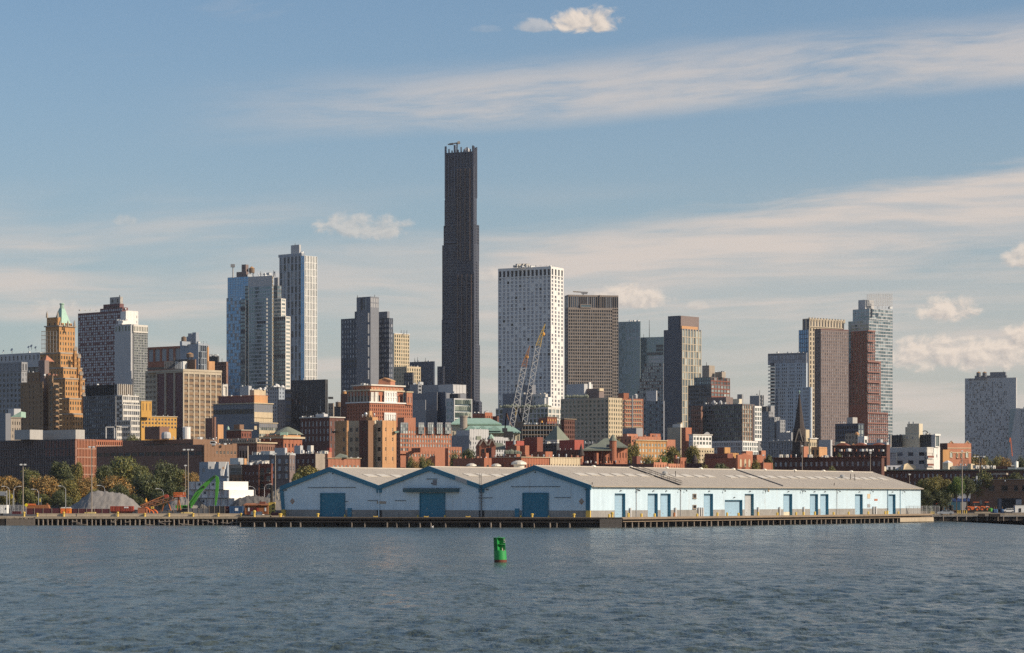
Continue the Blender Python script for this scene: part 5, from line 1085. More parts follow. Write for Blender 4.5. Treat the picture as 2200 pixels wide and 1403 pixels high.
blk(B, 2001, 2008, 2009, 934, 'lgrey', yb=961, dD=7, nm='pier'); blk(B, 2008, 2009.5, 2019, 936, 'white', R_=S(1, 24, .8, .9, 'gl', top=0, t=.3), yb=961, dD=6, nm='glazed_bay'); blk(B, 2006, 2009, 2021, 932, 'white', yb=936, dD=5, nm='roof_slab')
for x, w in ((1954, 4), (1963, 4)):
    b = MB(); b.cyl(PT(x, 911, 978.0), PT(x, 906, 978.0), .42, .42, 10, 'galv'); b.build('water_tank', B)
clut(B, 1982, 2002, 933, 5, 'stack ac vent', 3, 6, (10, 16)); clut(B, 1925, 1945, 934, 3, 'ac', 2, 4, (15, 20))
b = MB()
for k in range(7): a0 = R(180 - k * 26); a1 = R(154 - k * 26); c = PT(1987, 933, 976.0); b.bar(c + Vector((math.cos(a0) * 1.3, 0, math.sin(a0) * 1.3)), c + Vector((math.cos(a1) * 1.3, 0, math.sin(a1) * 1.3)), .3, 'iron')
b.build('duct', B)
for x in (1947, 1959): quadpanel(B, x, x + 4, 938.5, 942.5, 972.6, 'mgrey', 'louvre', .1, -42)
B = bld('brick_school', 'red brick school end with pale arched windows and two little parapet gables', 'school', 1005, 30, 2035)
blk(B, 2019, 2035, 2086.5, 952, 'brickl', L=None, R_=None); blk(B, 2018, 2034.8, 2036, 952.3, 'brickdd', yb=1010, dD=-.3)
u30 = Vector((math.cos(R(30)), math.sin(R(30)), 0)); n30 = Vector((u30.y, -u30.x, 0))
def on(px, py, D0=1005, pm=2035):
    k = (px - 1100) / F; A = PT(pm, py, D0); t = (k * D0 - A.x) / (u30.x - k * u30.y); p = A + u30 * t; p.z = ZP(py, p.y); return p
for x, w in ((2043, 7), (2056, 3.2), (2065, 3.2), (2077, 7)):
    p = on(x, 983); r = w / 2 * .178; b = MB(); P2 = [p - u30 * r, p + u30 * r] + [p + Z * (1.7 if w > 5 else 1.4) + u30 * (r * math.cos(R(a))) + Z * (r * math.sin(R(a))) for a in (0, 35, 65, 90, 115, 145, 180)]
    b.extr(P2, n30 * .12, 'gl'); fo = b.build('window', B)
    b = MB(); 
    for i in range(len(P2)): b.bar(P2[i] + n30 * .14, P2[(i + 1) % len(P2)] + n30 * .14, .3, 'tanl')
    b.build('window_surround', fo)
b = MB()
for y in (963.5, 973): b.obox(on(2035.5, y), on(2086, y) - on(2035.5, y), n30 * .15, Z * .3, 'tanl')
b.build('stone_band', B)
for x in (2044, 2078):
    b = MB(); p = on(x, 952.5); b.extr([p - u30 * 1, p + u30 * 1, p + Z * .9], -n30 * .6, 'brickl'); b.bar(p - u30 * 1.1 + n30 * .1, p + Z * 1 + n30 * .1, .2, 'tanl'); b.bar(p + u30 * 1.1 + n30 * .1, p + Z * 1 + n30 * .1, .2, 'tanl'); b.build('parapet_gable', B)
blk(B, 2023, 2026, 2040, 966, 'tan', dD=-14); quadpanel(B, 2060, 2082, 985, 986.5, 998, 'brickd', 'canopy', 2, 30)
b = MB()
for k in range(8): b.bar(PT(2056 + k * 3.5, 1006, 993), PT(2064 + k * 2.4, 988, 993), .15, 'iron')
b.build('fire_stair', B)
B = bld('dark_brick_row', 'low dark brick row with a green cornice and white roof huts, right side', 'terrace', 898, 72, 2215)
blk(B, 1884, 2215, 2219, 1009, 'brickdd', L=S(34, 17, .36, .5, 'gv', top=4, t=.3, ind=True, vis=1062, fr='mgrey', skip=lambda i, j: (i * 5 + j * 3) % 7 == 0), cn=(2.4, .5, 'greenroof'))
blk(B, 1887, 1897, 1904, 1002, 'cream', yb=1012, dD=6, nm='roof_hut'); blk(B, 2025, 2037, 2047, 994, 'cream', yb=1011, dD=10, nm='roof_hut'); b = MB(); c = PT(2036, 994, 925); b.lathe(c, [(1.9, 0), (.2, .8)], 4, 'white'); b.build('hut_roof', B)
b = MB(); b.extr([PT(1902, 1013, 919), PT(1944, 1013, 919), PT(1942, 1000, 922), PT(1906, 1000, 922)], (0, 4, 0), 'lgrey'); b.extr([PT(1940, 1013, 918), PT(1968, 1013, 918), PT(1967, 1001, 919), PT(1950, 995, 921), PT(1943, 998, 919)], (0, 4, 0), 'tanl'); b.build('mansard', B)
for x in (1911, 1921, 1933): quadpanel(B, x - 2.5, x + 2.5, 1003, 1010.5, 918.2, 'gd', 'window', .2, 0)
blk(B, 2044, 2079, 2090, 1001, 'offwhite', yb=1011, dD=12, nm='roof_hut'); blk(B, 2079, 2086, 2094, 996, 'tanl', yb=1011, dD=9, nm='roof_hut'); clut(B, 2095, 2135, 1005, 10, 'hut ac vent', 4, 8, (2, 8)); clut(B, 2050, 2080, 1001, 6, 'stack vent', 4, 8, (13, 16))
blk(B, 2135, 2182, 2186, 1001.5, 'brickdd', dD=8); blk(B, 2180, 2184, 2188, 991, 'white', dD=7); blk(B, 2165, 2206, 2214, 1004, 'offwhite', dD=6); blk(B, 2133, 2162, 2166, 1016, 'stone', dD=-10, yb=1020, nm='cornice')
B = bld('brick_row', 'foreground red brick row with a cream cornice and rows of narrow windows', 'terrace', 800, 44, 1120)
blk(B, 1056, 1120, 1246, 982, 'brick', L=S(4, 20, .2, .4, 'gd', top=8, t=.25, ind=True, vis=1002, fr='stone'), R_=S(22, 20, .42, .36, 'gd', top=8.5, t=.25, ind=True, vis=1002, fr='stone'), cn=(1.4, .4, 'tanl'))
blk(B, 1180, 1182, 1246.5, 982.2, 'tanl', R_=S(11, 20, .4, .36, 'gd', top=8.5, t=.25, ind=True, vis=1003, fr='brick'), dD=atR(B, 1182, pm=1120) - .4, nm='cornice_wall')
blk(B, 973, 1040, 1056, 984, 'brick', L=S(3, 20, .3, .38, 'gd', top=9, t=.25, ind=True, vis=1003, fr='stone'), R_=S(1, 20, .3, .4, 'gk', top=9, t=.25, ind=True, vis=1003, fr='stone'), dD=2)
blk(B, 1090, 1110, 1117, 957.5, 'brick', dD=26, yb=983, nm='stair_hut'); blk(B, 1145, 1172, 1187, 970, 'brick', dD=28, yb=983, nm='stair_hut'); blk(B, 1036, 1044, 1050, 973, 'brick', dD=14, yb=986, nm='stair_hut'); clut(B, 1055, 1245, 981, 16, 'vent stack hutb chim', 4, 8, (12, 30)); clut(B, 985, 1050, 984, 6, 'hutb vent chim', 4, 8)
b = MB()
for k in range(14): p = PT(1086 + k * 2.5, 974, 822); r = rnd.uniform(.3, .7); b.lathe(p, [(r, -.2), (r, r), (.05, 2 * r)], 6, 'greenroof')
b.build('roof_planting', B, stuff=True)
B = bld('dark_roofline', 'low dark brick row with red gable ends and chimney pots behind the roof stair', 'terrace', 830, 54, 1404)
blk(B, 1246, 1404, 1434, 993, 'brickdd', R_=S(4, 20, .3, .4, 'gk', top=9)); blk(B, 1403, 1405, 1433.5, 993, 'brickl', dD=-.5, R_=S(5, 12, .3, .5, 'gk', top=2, t=.2)); blk(B, 1416, 1418, 1421, 986.5, 'brickl', dD=4, nm='chimney'); blk(B, 1358, 1368, 1377, 980, 'brickd', dD=8, nm='stair_hut')
blk(B, 1433, 1436, 1461, 996, 'brickl', dD=16, R_=S(5, 12, .3, .5, 'gk', top=2, t=.2)); blk(B, 1447, 1462, 1475, 983, 'brick', dD=30, R_=S(2, 14, .3, .5, 'gk', top=4)); blk(B, 1448, 1452, 1455, 978, 'brick', yb=985, dD=31, nm='chimney'); clut(B, 1255, 1400, 993, 14, 'chim vent hut', 3, 6); blk(B, 1474, 1516, 1520, 995, 'brickdd', dD=40)
c = PT(1493, 996, 862); b = MB(); b.lathe(c, [(1, 0), (1, 1), (1.1, 1.1), (.05, 3.2)], 10, 'spire'); b.build('corner_turret', B)
B = bld('gabled_brick_house', 'dark red brick block with a gabled front of three arched windows', 'building', 850, 46, 1585)
blk(B, 1514, 1585, 1615, 984, 'brickd', R_=None); blk(B, 1514, 1563, 1575, 974, 'brickd', dD=6); blk(B, 1541, 1556, 1563, 961, 'brickd', dD=12, nm='stair_hut'); blk(B, 1555, 1557, 1569, 961, 'tan', dD=11, yb=984, nm='stair_hut'); blk(B, 1562, 1565, 1587, 973, 'tan', dD=7, R_=S(3, 11, .4, .5, 'gk', top=5)); blk(B, 1594, 1603, 1617, 969, 'brickl', dD=22, nm='stair_hut')
M, u, v, l, r_ = geom(1514, 1585, 1615, 849, 46)
b = MB(); zt = ZP(977, 849); b.extr([Vector((M.x, M.y, GZ)), M + u * r_ + Z * (GZ - M.z), M + u * r_ + Z * (zt - M.z), M + u * r_ * .75 + Z * (zt - M.z), M + u * r_ * .5 + Z * (zt - M.z + .6), M + u * r_ * .25 + Z * (zt - M.z), M + Z * (zt - M.z)], v * .8, 'brick'); b.build('gable_wall', B)
for a in (.2, .52, .82):
    p = M + u * (r_ * a) - v * .1; b = MB(); b.extr([p + u * (x * .5) + Z * (z - p.z + ZP(1003, 849)) for x, z in ((-1, 0), (1, 0), (1, 2), (.6, 2.5), (0, 2.7), (-.6, 2.5), (-1, 2))], v * .2, 'tanl'); b.build('window', B)
B = bld('garden_walls', 'low brick yard walls and sheds between the gabled house and the dark row', 'building', 860, 46, 1640)
blk(B, 1612, 1640, 1660, 994, 'brick'); blk(B, 1616, 1626, 1645, 977, 'brick', dD=20); blk(B, 1630, 1636, 1645, 968, 'brickl', dD=26)
B = bld('grey_brick_flats', 'grey brick flats with paired pale windows left of the first shed gable', 'apartment block', 845, 52, 622)
blk(B, 578, 622, 634, 977.5, 'mbrown', L=S(3, 16, .42, .62, 'gv', top=5, t=.3, ind=True, vis=1046, fr='lgrey', sill=True), R_=S(2, 16, .4, .6, 'gv', top=5, t=.3, ind=True, vis=1030, fr='lgrey'))
blk(B, 590, 612, 617, 962, 'lgrey', yb=979, dD=8, nm='roof_room'); clut(B, 612, 632, 977, 6, 'hut vent ac', 4, 8)
B = bld('brick_house', 'dark brick house with a grey brick end wall above the left eave of the shed', 'building', 880, 50, 677)
blk(B, 635, 677, 698, 974.5, 'brickdd', L=S(4, 18, .35, .5, 'gv', top=7, t=.3, ind=True, vis=1002, fr='mgrey')); blk(B, 677, 678, 698.3, 974.6, 'stone', dD=-.4, yb=1010); blk(B, 632, 645, 651, 957, 'lgrey', dD=10, nm='roof_room'); blk(B, 660, 668, 674, 957, 'offwhite', dD=16, nm='roof_room'); tank(B, 650.5, 966, 974, 7, 4, 'white', 'white', False); clut(B, 655, 700, 973, 8, 'hut ac vent', 4, 8)
blk(B, 676, 704, 713, 971, 'brickl', dD=34); blk(B, 702, 708, 713, 962, 'red', dD=36)
B = bld('low_orange_house', 'low orange brick house with paired cream windows behind the first gable', 'building', 820, 30, 706)
blk(B, 699, 705, 774, 984, 'brickl', R_=S(8, 20, .5, .36, 'gl', top=9, t=.25, ind=True, vis=1004, fr='cream', skip=lambda i, j: i in (0,)), cn=(1.3, .3, 'tanl'))
b = MB(); b.extr([PT(718, 983, 822), PT(747, 983, 822), PT(745, 978, 826), PT(730, 974, 826)], (0, 2.5, 0), 'greenroof'); b.build('roof_light', B); clut(B, 720, 772, 983, 4, 'vent ac', 2, 4)
B = bld('maroon_brick_building', 'maroon brick building with an ornate upper bay and white clutter on its roof', 'building', 815, 56, 584)
blk(B, 491, 556, 558, 998, 'brickdd', L=S(8, 17, .3, .34, 'gv', top=10, t=.3, ind=True, vis=1060, fr='stone', skip=lambda i, j: i < 3)); blk(B, 556, 583, 586, 996, 'brickd', L=S(2, 17, .62, .62, 'gd', top=6, t=.3, ind=True, vis=1062, fr='stone', sill=True), dD=-1)
blk(B, 493, 519, 521, 999, 'stone', L=S(1, 21, .9, .72, 'gd', top=3, t=.4, ind=True, vis=1022, fr='mgrey'), yb=1020, dD=atL(B, 519, 556) - .6, nm='studio_bay'); blk(B, 492, 519.5, 522, 1019.5, 'brown', L=S(3, 16, .42, .6, 'gk', top=4, t=.3, ind=True, vis=1037, fr='brown'), yb=1040, dD=atL(B, 519, 556) - 1, nm='arcade'); blk(B, 494, 512, 523, 984, 'galv', yb=998, dD=4, nm='plant_screen'); blk(B, 523, 525, 530, 985, 'orange', yb=998, dD=3, nm='chimney'); clut(B, 530, 574, 997, 18, 'stack vent ac hut', 5, 11, (1, 6))
quadpanel(B, 557, 568, 1016, 1021, 812, 'black', 'balcony', 1.2, 0)
B = bld('slate_block', 'dark slate sided block behind the maroon brick building', 'building', 870, 54, 586)
blk(B, 535, 585, 587, 976.5, 'slate'); blk(B, 560, 580, 590, 969, 'galv', dD=6, yb=978, nm='plant_screen'); clut(B, 540, 585, 976, 9, 'ac stack hut', 4, 9)
B = bld('grey_panel_house', 'blue-grey boxy house with sloping white sunlit dormer panels', 'building', 800, 52, 488)
blk(B, 428, 488, 492, 992, 'bluegrey', L=S(3, 20, .3, .44, 'gw', top=8, t=.3, ind=True, vis=1034, fr='mgrey', skip=lambda i, j: i == 1 and j == 0))
for x0, x1, x2, x3, yt, yb in ((447, 462, 459, 447, 992, 1007.5), (470, 486, 483, 470, 992, 1008), (473, 482, 479.5, 474, 1008, 1022)):
    b = MB(); b.extr([PT(x3, yb, 792), PT(x2, yb, 792), PT(x1, yt, 792), PT(x0, yt, 792)], (0, 2, 0), 'white'); b.build('dormer_panel', B)
quadpanel(B, 450, 453.5, 1002, 1007, 791.6, 'gn', 'window', .1, 0); quadpanel(B, 478, 481, 1003, 1008, 791.6, 'orange', 'window_shutter', .1, 0); quadpanel(B, 476, 490, 1023, 1027, 790, 'navy', 'canopy', 1.5, 0)
B = bld('brown_port_building', 'brown brick port building with strip windows and a wide dark garage door', 'building', 880, 62, 2230)
bp = blk(B, 2085, 2240, 2242, 1030, 'brown'); M, v, l = bp['M'], bp['v'], bp['L']
def onL(px, py, M=M, v=v):
    k = (px - 1100) / F; t = (k * M.y - M.x) / (v.x - k * v.y); p = M + v * t; p.z = ZP(py, p.y); return p
nL = -bp['u']
def pl_(x0, x1, yt, yb, m, nm, t=.12, par=None):
    a = onL(x0, yb); c = onL(x1, yb); b = MB(); d = Vector((c.x - a.x, c.y - a.y, 0)); b.obox(a, d, nL * t, Z * (ZP(yt, a.y) - a.z), m); return b.build(nm, par or B)
for x0, x1 in ((2085.5, 2102), (2124, 2136), (2152.5, 2165), (2179, 2186.5), (2196, 2210)):
    w_ = pl_(x0, x1, 1043, 1054.5, 'gk', 'window'); pl_(x0, x1, 1054.5, 1055.4, 'stone', 'sill', .3, w_)
pl_(2085, 2236, 1041.8, 1042.6, 'brownd', 'brick_band', .1); pl_(2085, 2236, 1055.6, 1056.4, 'brownd', 'brick_band', .1); pl_(2085, 2236, 1029.4, 1030.8, 'stone', 'coping', .3)
g_ = pl_(2145, 2195, 1070.5, 1099, 'black', 'garage_opening', .1); pl_(2144, 2145.5, 1070, 1099, 'dgrey', 'door_jamb', .4); pl_(2146, 2152, 1071, 1094, 'slate', 'door_leaf', .3); pl_(2183, 2195, 1073, 1084, 'lgrey', 'hanging_panel', .3)
pl_(2088, 2137, 1073, 1096, 'brownd', 'blocked_doorway', .06); pl_(2105, 2110, 1075, 1085, 'stone', 'notice_board', .2)
s_ = pl_(2098.5, 2109.5, 1031.5, 1040.6, 'signw', 'number_sign', .25)
a = onL(2100.6, 1038.7); lettering('68', a + nL * .28, 1.35, -v, 'ink', B, 'lettering')
for x in (2094, 2160): 
    b = MB(); p = onL(x, 1034); b.lathe(p + nL * .3, [(.1, -.1), (.32, 0), (.32, .25), (.1, .4)], 8, 'lamp'); b.build('wall_lamp', B)
b = MB(); p = PT(2098, 1030, 885); b.cyl(p, p + Z * 1.2, .3, .3, 8, 'galv'); b.build('roof_vent', B)
# ------------------------------------------------------------------ ground and water
b = MB(); b.prism([(-3500, 706), (-66, 706), (133, 842), (3500, 842), (3500, 6500), (-3500, 6500)], 1.2, GZ, 'dirt', 'asphalt')
struct(b.build('ground'))
def water():
    rng = np.random.default_rng(5)
    ys = [95.0]
    gr = lambda y: .0017 * (.0075 / .0017) ** np.clip((y - 180) / 320, 0, 1)
    while ys[-1] < 900: ys.append(ys[-1] * (1 + gr(ys[-1])))
    ys = np.array([-400., -50., 20., 60., 85.] + ys + [1000., 2500.])
    us = np.linspace(-.33, .33, 560)
    us = np.concatenate(([-9, -2.5, -.8, -.5, -.4], us, [.4, .5, .8, 2.5, 9]))
    Y, U = np.meshgrid(ys, us, indexing='ij')
    X = U * np.maximum(Y, 60) * 1.0
    X[:, :5] = U[:, :5] * 350; X[:, -5:] = U[:, -5:] * 350
    Zz = np.zeros_like(X); wd = R(200)
    for i in range(80):
        lam = .6 * (6 / .6) ** (rng.random() ** 1.3); a = wd + rng.normal(0, 1.0); k = 2 * np.pi / lam
        amp = .0092 * lam ** .72
        res = np.clip((lam / 3 - Y * gr(Y)) / (lam / 3), 0, 1)     # leave out waves finer than the mesh
        ph = k * (X * np.cos(a) + Y * np.sin(a)) + rng.random() * 6.28
        Zz += amp * res * (np.sin(ph) + .25 * np.sin(2 * ph + 1))
    fade = (np.abs(U) < .34) & (Y > 90)
    # gusts: patches of livelier and calmer water
    g = .8 + .35 * np.sin(X * .021 + Y * .013 + 1) * np.sin(Y * .027 - X * .008) + .2 * np.sin(X * .05 + 2) * np.sin(Y * .06 + X * .02)
    Zz = np.where(fade, Zz * g, 0)
    V = np.stack([X, Y, Zz], -1).reshape(-1, 3); n, m_ = X.shape
    I = np.arange(n * m_).reshape(n, m_)
    Q = np.stack([I[:-1, :-1], I[:-1, 1:], I[1:, 1:], I[1:, :-1]], -1).reshape(-1, 4)
    me = bpy.data.meshes.new('water'); me.vertices.add(len(V)); me.vertices.foreach_set('co', V.ravel())
    me.loops.add(Q.size); me.loops.foreach_set('vertex_index', Q.ravel().astype(np.int32))
    me.polygons.add(len(Q)); me.polygons.foreach_set('loop_start', np.arange(0, Q.size, 4, dtype=np.int32)); me.polygons.foreach_set('loop_total', np.full(len(Q), 4, np.int32))
    me.polygons.foreach_set('use_smooth', np.ones(len(Q), bool)); me.update()
    m = bpy.data.materials.new('water'); m.use_nodes = True; T = NT(m.node_tree); p = T.n['Principled BSDF']
    tc = T.new('ShaderNodeTexCoord').outputs['Object']
    mp = T.new('ShaderNodeMapping'); T.l.new(tc, mp.inputs[0]); mp.inputs['Rotation'].default_value = (0, 0, R(12)); mp.inputs['Scale'].default_value = (1.0, .5, 1)
    n1 = T.noise(mp.outputs[0], 1.5, 5, .62, .3); n2 = T.noise(mp.outputs[0], .4, 4, .6, .4); n3 = T.noise(mp.outputs[0], 5, 3, .6)
    pat = T.noise(tc, .018, 3, .6)
    hgt = T.math('ADD', T.math('ADD', T.math('MULTIPLY', n1, .55), T.math('MULTIPLY', n2, 1.3)), T.math('MULTIPLY', n3, .10))
    bp = T.new('ShaderNodeBump'); bp.inputs['Distance'].default_value = .7
    T.l.new(T.math('ADD', .40, T.math('MULTIPLY', pat, .6)), bp.inputs['Strength']); T.l.new(hgt, bp.inputs['Height'])
    p.inputs['Base Color'].default_value = (.070, .090, .080, 1); p.inputs['IOR'].default_value = 1.333
    # wind-combed chop: uneven slopes in streaks that run with the breeze
    nrm = None
    for sc_, ys_, amp in ((3.0, .30, .24), (1.1, .17, .30), (.4, .12, .24)):
        m2 = T.new('ShaderNodeMapping'); T.l.new(tc, m2.inputs[0]); m2.inputs['Rotation'].default_value = (0, 0, R(5)); m2.inputs['Scale'].default_value = (1.0, ys_, 1)
        c = T.noise(m2.outputs[0], sc_, 3, .6, .5, True)
        a1 = T.new('ShaderNodeVectorMath', operation='SUBTRACT'); T.l.new(c, a1.inputs[0]); a1.inputs[1].default_value = (.5, .5, .5)
        a2 = T.new('ShaderNodeVectorMath', operation='MULTIPLY'); T.l.new(a1.outputs[0], a2.inputs[0]); a2.inputs[1].default_value = (amp * 1.5, amp * 2.6, 0)
        if nrm is None: nrm = bp.outputs[0]
        a3 = T.new('ShaderNodeVectorMath', operation='ADD'); T.l.new(nrm, a3.inputs[0]); T.l.new(a2.outputs[0], a3.inputs[1]); nrm = a3.outputs[0]
    a4 = T.new('ShaderNodeVectorMath', operation='NORMALIZE'); T.l.new(nrm, a4.inputs[0]); T.l.new(a4.outputs[0], p.inputs['Normal'])
    gust = T.math('ADD', T.math('MULTIPLY', T.noise(tc, .03, 4, .65, .5), .6), T.math('MULTIPLY', T.noise(tc, .11, 4, .65, .4), .5))
    T.l.new(T.math('ADD', .13, T.math('MULTIPLY', T.step(gust, .35, .75), .13)), p.inputs['Roughness'])
    me.materials.append(m)
    o = bpy.data.objects.new('water', me); COL.objects.link(o); struct(o)
water()

# ------------------------------------------------------------------ the pier under the shed
A = Vector((XP(1268, 647), 647, 0)); Bp = Vector((XP(607, 703), 703, 0)); C_ = Vector((XP(1978, 809), 809, 0)); Dp = Bp + (C_ - A)
ul = (C_ - A).normalized(); uf = (Bp - A).normalized(); nf = -ul; ns = Vector((ul.y, -ul.x, 0))
LL = (C_ - A).length; FW = (Bp - A).length
DZ = 2.36
P1 = Vector((XP(511, 659), 659, 0)); P2 = Vector((XP(1336, 643), 643, 0)); P3 = Vector((XP(2002, 795), 795, 0))
pier = thing('pier', 'long timber pier on dark piles carrying the pale blue shed', 'pier', (P2.x, P2.y, 0))
b = MB(); poly = [(P1.x, P1.y), (P2.x, P2.y), (P3.x, P3.y), (136, 850), (-62, 745), (-75, 712)]
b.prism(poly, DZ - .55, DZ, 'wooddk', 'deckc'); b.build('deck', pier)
def along(P, Q, t): return P + (Q - P) * t
b = MB()
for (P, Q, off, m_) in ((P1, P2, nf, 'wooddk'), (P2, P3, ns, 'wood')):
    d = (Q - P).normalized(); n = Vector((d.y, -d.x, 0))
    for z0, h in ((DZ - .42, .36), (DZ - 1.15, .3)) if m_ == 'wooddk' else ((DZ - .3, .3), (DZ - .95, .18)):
        bb = MB(); bb.obox(P + Z * z0 + n * .02, (Q - P), n * .32, Z * h, m_); bb.build('fender_beam', pier)
bb = MB(); n = ns; bb.obox(P2 + Z * DZ, (P3 - P2), -n * .4, Z * .25, 'wood'); bb.build('string_piece', pier)
bb = MB(); d_ = (P2 - P1).normalized(); bb.obox(P1 + Z * DZ, (P2 - P1), Vector((-d_.y, d_.x, 0)) * .4, Z * .22, 'wood'); bb.build('string_piece', pier)
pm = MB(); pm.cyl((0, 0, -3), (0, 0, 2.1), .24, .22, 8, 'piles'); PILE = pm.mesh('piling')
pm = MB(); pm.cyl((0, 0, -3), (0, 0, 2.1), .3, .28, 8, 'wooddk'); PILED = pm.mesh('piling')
def pilerow(par, P, Q, n, inset, mesh, jit=.25, ztop=0.0, skip=None):
    d = (Q - P).normalized(); nn = Vector((-d.y, d.x, 0))
    for i in range(n):
        t = (i + .5 + rnd.uniform(-jit, jit)) / n
        if skip and skip(t): continue
        s = rnd.uniform(.8, 1.2); c = child('piling', mesh, par, along(P, Q, t) + nn * inset, 0, (s, s, 1))
        c.rotation_euler = (rnd.uniform(-.04, .04), rnd.uniform(-.04, .04), rnd.uniform(0, 3)); c.location.z = ztop + rnd.uniform(-.1, 0)
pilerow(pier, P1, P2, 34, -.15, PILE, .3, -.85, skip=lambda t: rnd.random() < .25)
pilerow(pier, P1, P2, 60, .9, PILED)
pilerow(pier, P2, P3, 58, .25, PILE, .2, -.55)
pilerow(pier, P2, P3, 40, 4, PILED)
# sheet of fender planks on the near corner and dark closing planks behind the front piles
pl = MB(); pl.box(-.13, .13, -.08, .08, -.6, 2.2, 'piles'); PLK = pl.mesh('fender_plank')
pld = MB(); pld.box(-.28, .28, -.08, .08, -.6, 1.75, 'wooddk'); PLKD = pld.mesh('fender_plank')
d = (P2 - P1).normalized(); dn = Vector((d.y, -d.x, 0)); rz = math.atan2(d.y, d.x)
for i in range(18): child('fender_plank', PLK, pier, P2 - d * (5.4 - i * .31) + dn * .42 + Z * rnd.uniform(-.1, .05), rz)
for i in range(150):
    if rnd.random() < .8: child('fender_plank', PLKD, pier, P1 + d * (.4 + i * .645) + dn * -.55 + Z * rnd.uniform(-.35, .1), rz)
bb = MB(); dd = (P3 - P2).normalized(); bb.obox(P3 - dd * 24 + Z * .2 + ns * .45, dd * 24, ns * .2, Z * 1.25, 'deckc'); bb.build('timber_wall', pier)
bb = MB(); bb.obox(P2 - ns * 6 + Z * -1, (P3 - P2), -ns * .3, Z * 2.6, 'black'); bb.obox(P1 - dn * 5 - Z, (P2 - P1), dn * .3, Z * 2.6, 'black'); bb.build('bulkhead', pier)  # black sheets set back under the deck, its shade put into their colour
# bollards, posts and mooring gear
bo = MB(); bo.lathe((0, 0, 0), [(.34, 0), (.30, .12), (.24, .18), (.24, .62), (.36, .72), (.36, .92), (.2, 1.02)], 10, 'ypaint'); BOL = bo.mesh('bollard')
cl = MB(); cl.box(-.55, .55, -.16, .16, .22, .42, 'ypaint'); cl.box(-.2, .2, -.2, .2, 0, .3, 'ypaint'); cl.box(-.62, -.4, -.1, .1, .32, .5, 'ypaint'); cl.box(.4, .62, -.1, .1, .32, .5, 'ypaint'); CLT = cl.mesh('mooring_cleat')
def single(name, me, label, cat, loc, group=None, rz=0.0, sc=None):
    o = bpy.data.objects.new(name, me); COL.objects.link(o); o.location = loc; o.rotation_euler = (0, 0, rz)
    if sc: o.scale = sc
    o['label'] = label; o['category'] = cat
    if group: o['group'] = group
    return o
GB = 'yellow mooring gear along the piers'
def onfront(px, off=1.0):
    k = (px - 1100) / F; d = P2 - P1; t = (k * P1.y - P1.x) / (d.x - k * d.y); return P1 + d * t - dn * off + Z * DZ
for px, lab, big in ((681, 'yellow mooring bollard left of the first blue front door', 1), (805, 'yellow cleat on the pier edge below the first roof valley', 0), (914, 'yellow cleat in front of the middle shed door', 0), (1004, 'yellow cleat right of the middle shed door', 0), (1142, 'yellow mooring bollard in front of the third shed door', 1), (1232, 'yellow mooring bollard near the right front corner of the shed', 1), (1314, 'tall yellow bollard on the pier just past the corner post', 1)):
    single('bollard' if big else 'mooring_cleat', BOL if big else CLT, lab, 'bollard' if big else 'cleat', onfront(px), GB, 0, (1.1, 1.1, 1.15 if px != 1314 else 1.5) if big else None)
single('bollard', BOL, 'yellow bollard on the bare pier end left of the shed corner', 'bollard', onfront(594, 4), GB, 0, (1.5, 1.5, 1.1)); single('bollard', BOL, 'tall yellow bollard at the far left tip of the pier', 'bollard', onfront(540, 3), GB, 0, (1.1, 1.1, 1.9))
def onside(px, off=5.0):
    k = (px - 1100) / F; d = P3 - P2; t = (k * P2.y - P2.x) / (d.x - k * d.y); return P2 + d * t - ns * off + Z * DZ
for px, lab in ((1345, 'first yellow guard post beside the first side door'), (1386, 'yellow guard posts left of the twin side doors'), (1414, 'yellow guard post between the twin side doors'), (1442, 'yellow guard post right of the twin side doors'), (1484, 'rusty orange guard post below the small square windows'), (1533, 'yellow guard post right of the third tall side door'), (1576, 'yellow guard post in the middle of the wide low door'), (1597, 'yellow guard post between the low door and the grey door'), (1621, 'yellow guard post right of the grey side door'), (1663, 'yellow guard post by the blank wall between grey and patched doors'), (1704, 'yellow guard post right of the side door with a white lower panel'), (1744, 'yellow guard post left of the patchy twin doors'), (1760, 'yellow guard post between the patchy twin doors'), (1784, 'yellow guard post right of the patchy twin doors'), (1824, 'yellow guard post left of the door under the pink wall patch'), (1856, 'yellow guard post right of the door under the pink wall patch'), (1898, 'yellow guard post left of the last side door'), (1934, 'yellow guard post just right of the last side door'), (1939, 'second yellow guard post right of the last side door'), (1962, 'last yellow guard post at the far end of the shed')):
    g = MB(); h = rnd.uniform(.75, 1.15); g.lathe((0, 0, 0), [(.3, 0), (.3, h), (.2, h + .12), (.02, h + .16)], 10, 'ypaint' if px != 1484 else 'rust'); g.lathe((.02, 0, 0), [(.42, 0), (.4, .12), (.3, .16)], 10, 'plinth')
    single('guard_post', g.mesh('guard_post'), lab, 'bollard', onside(px), 'guard posts along the shed side')

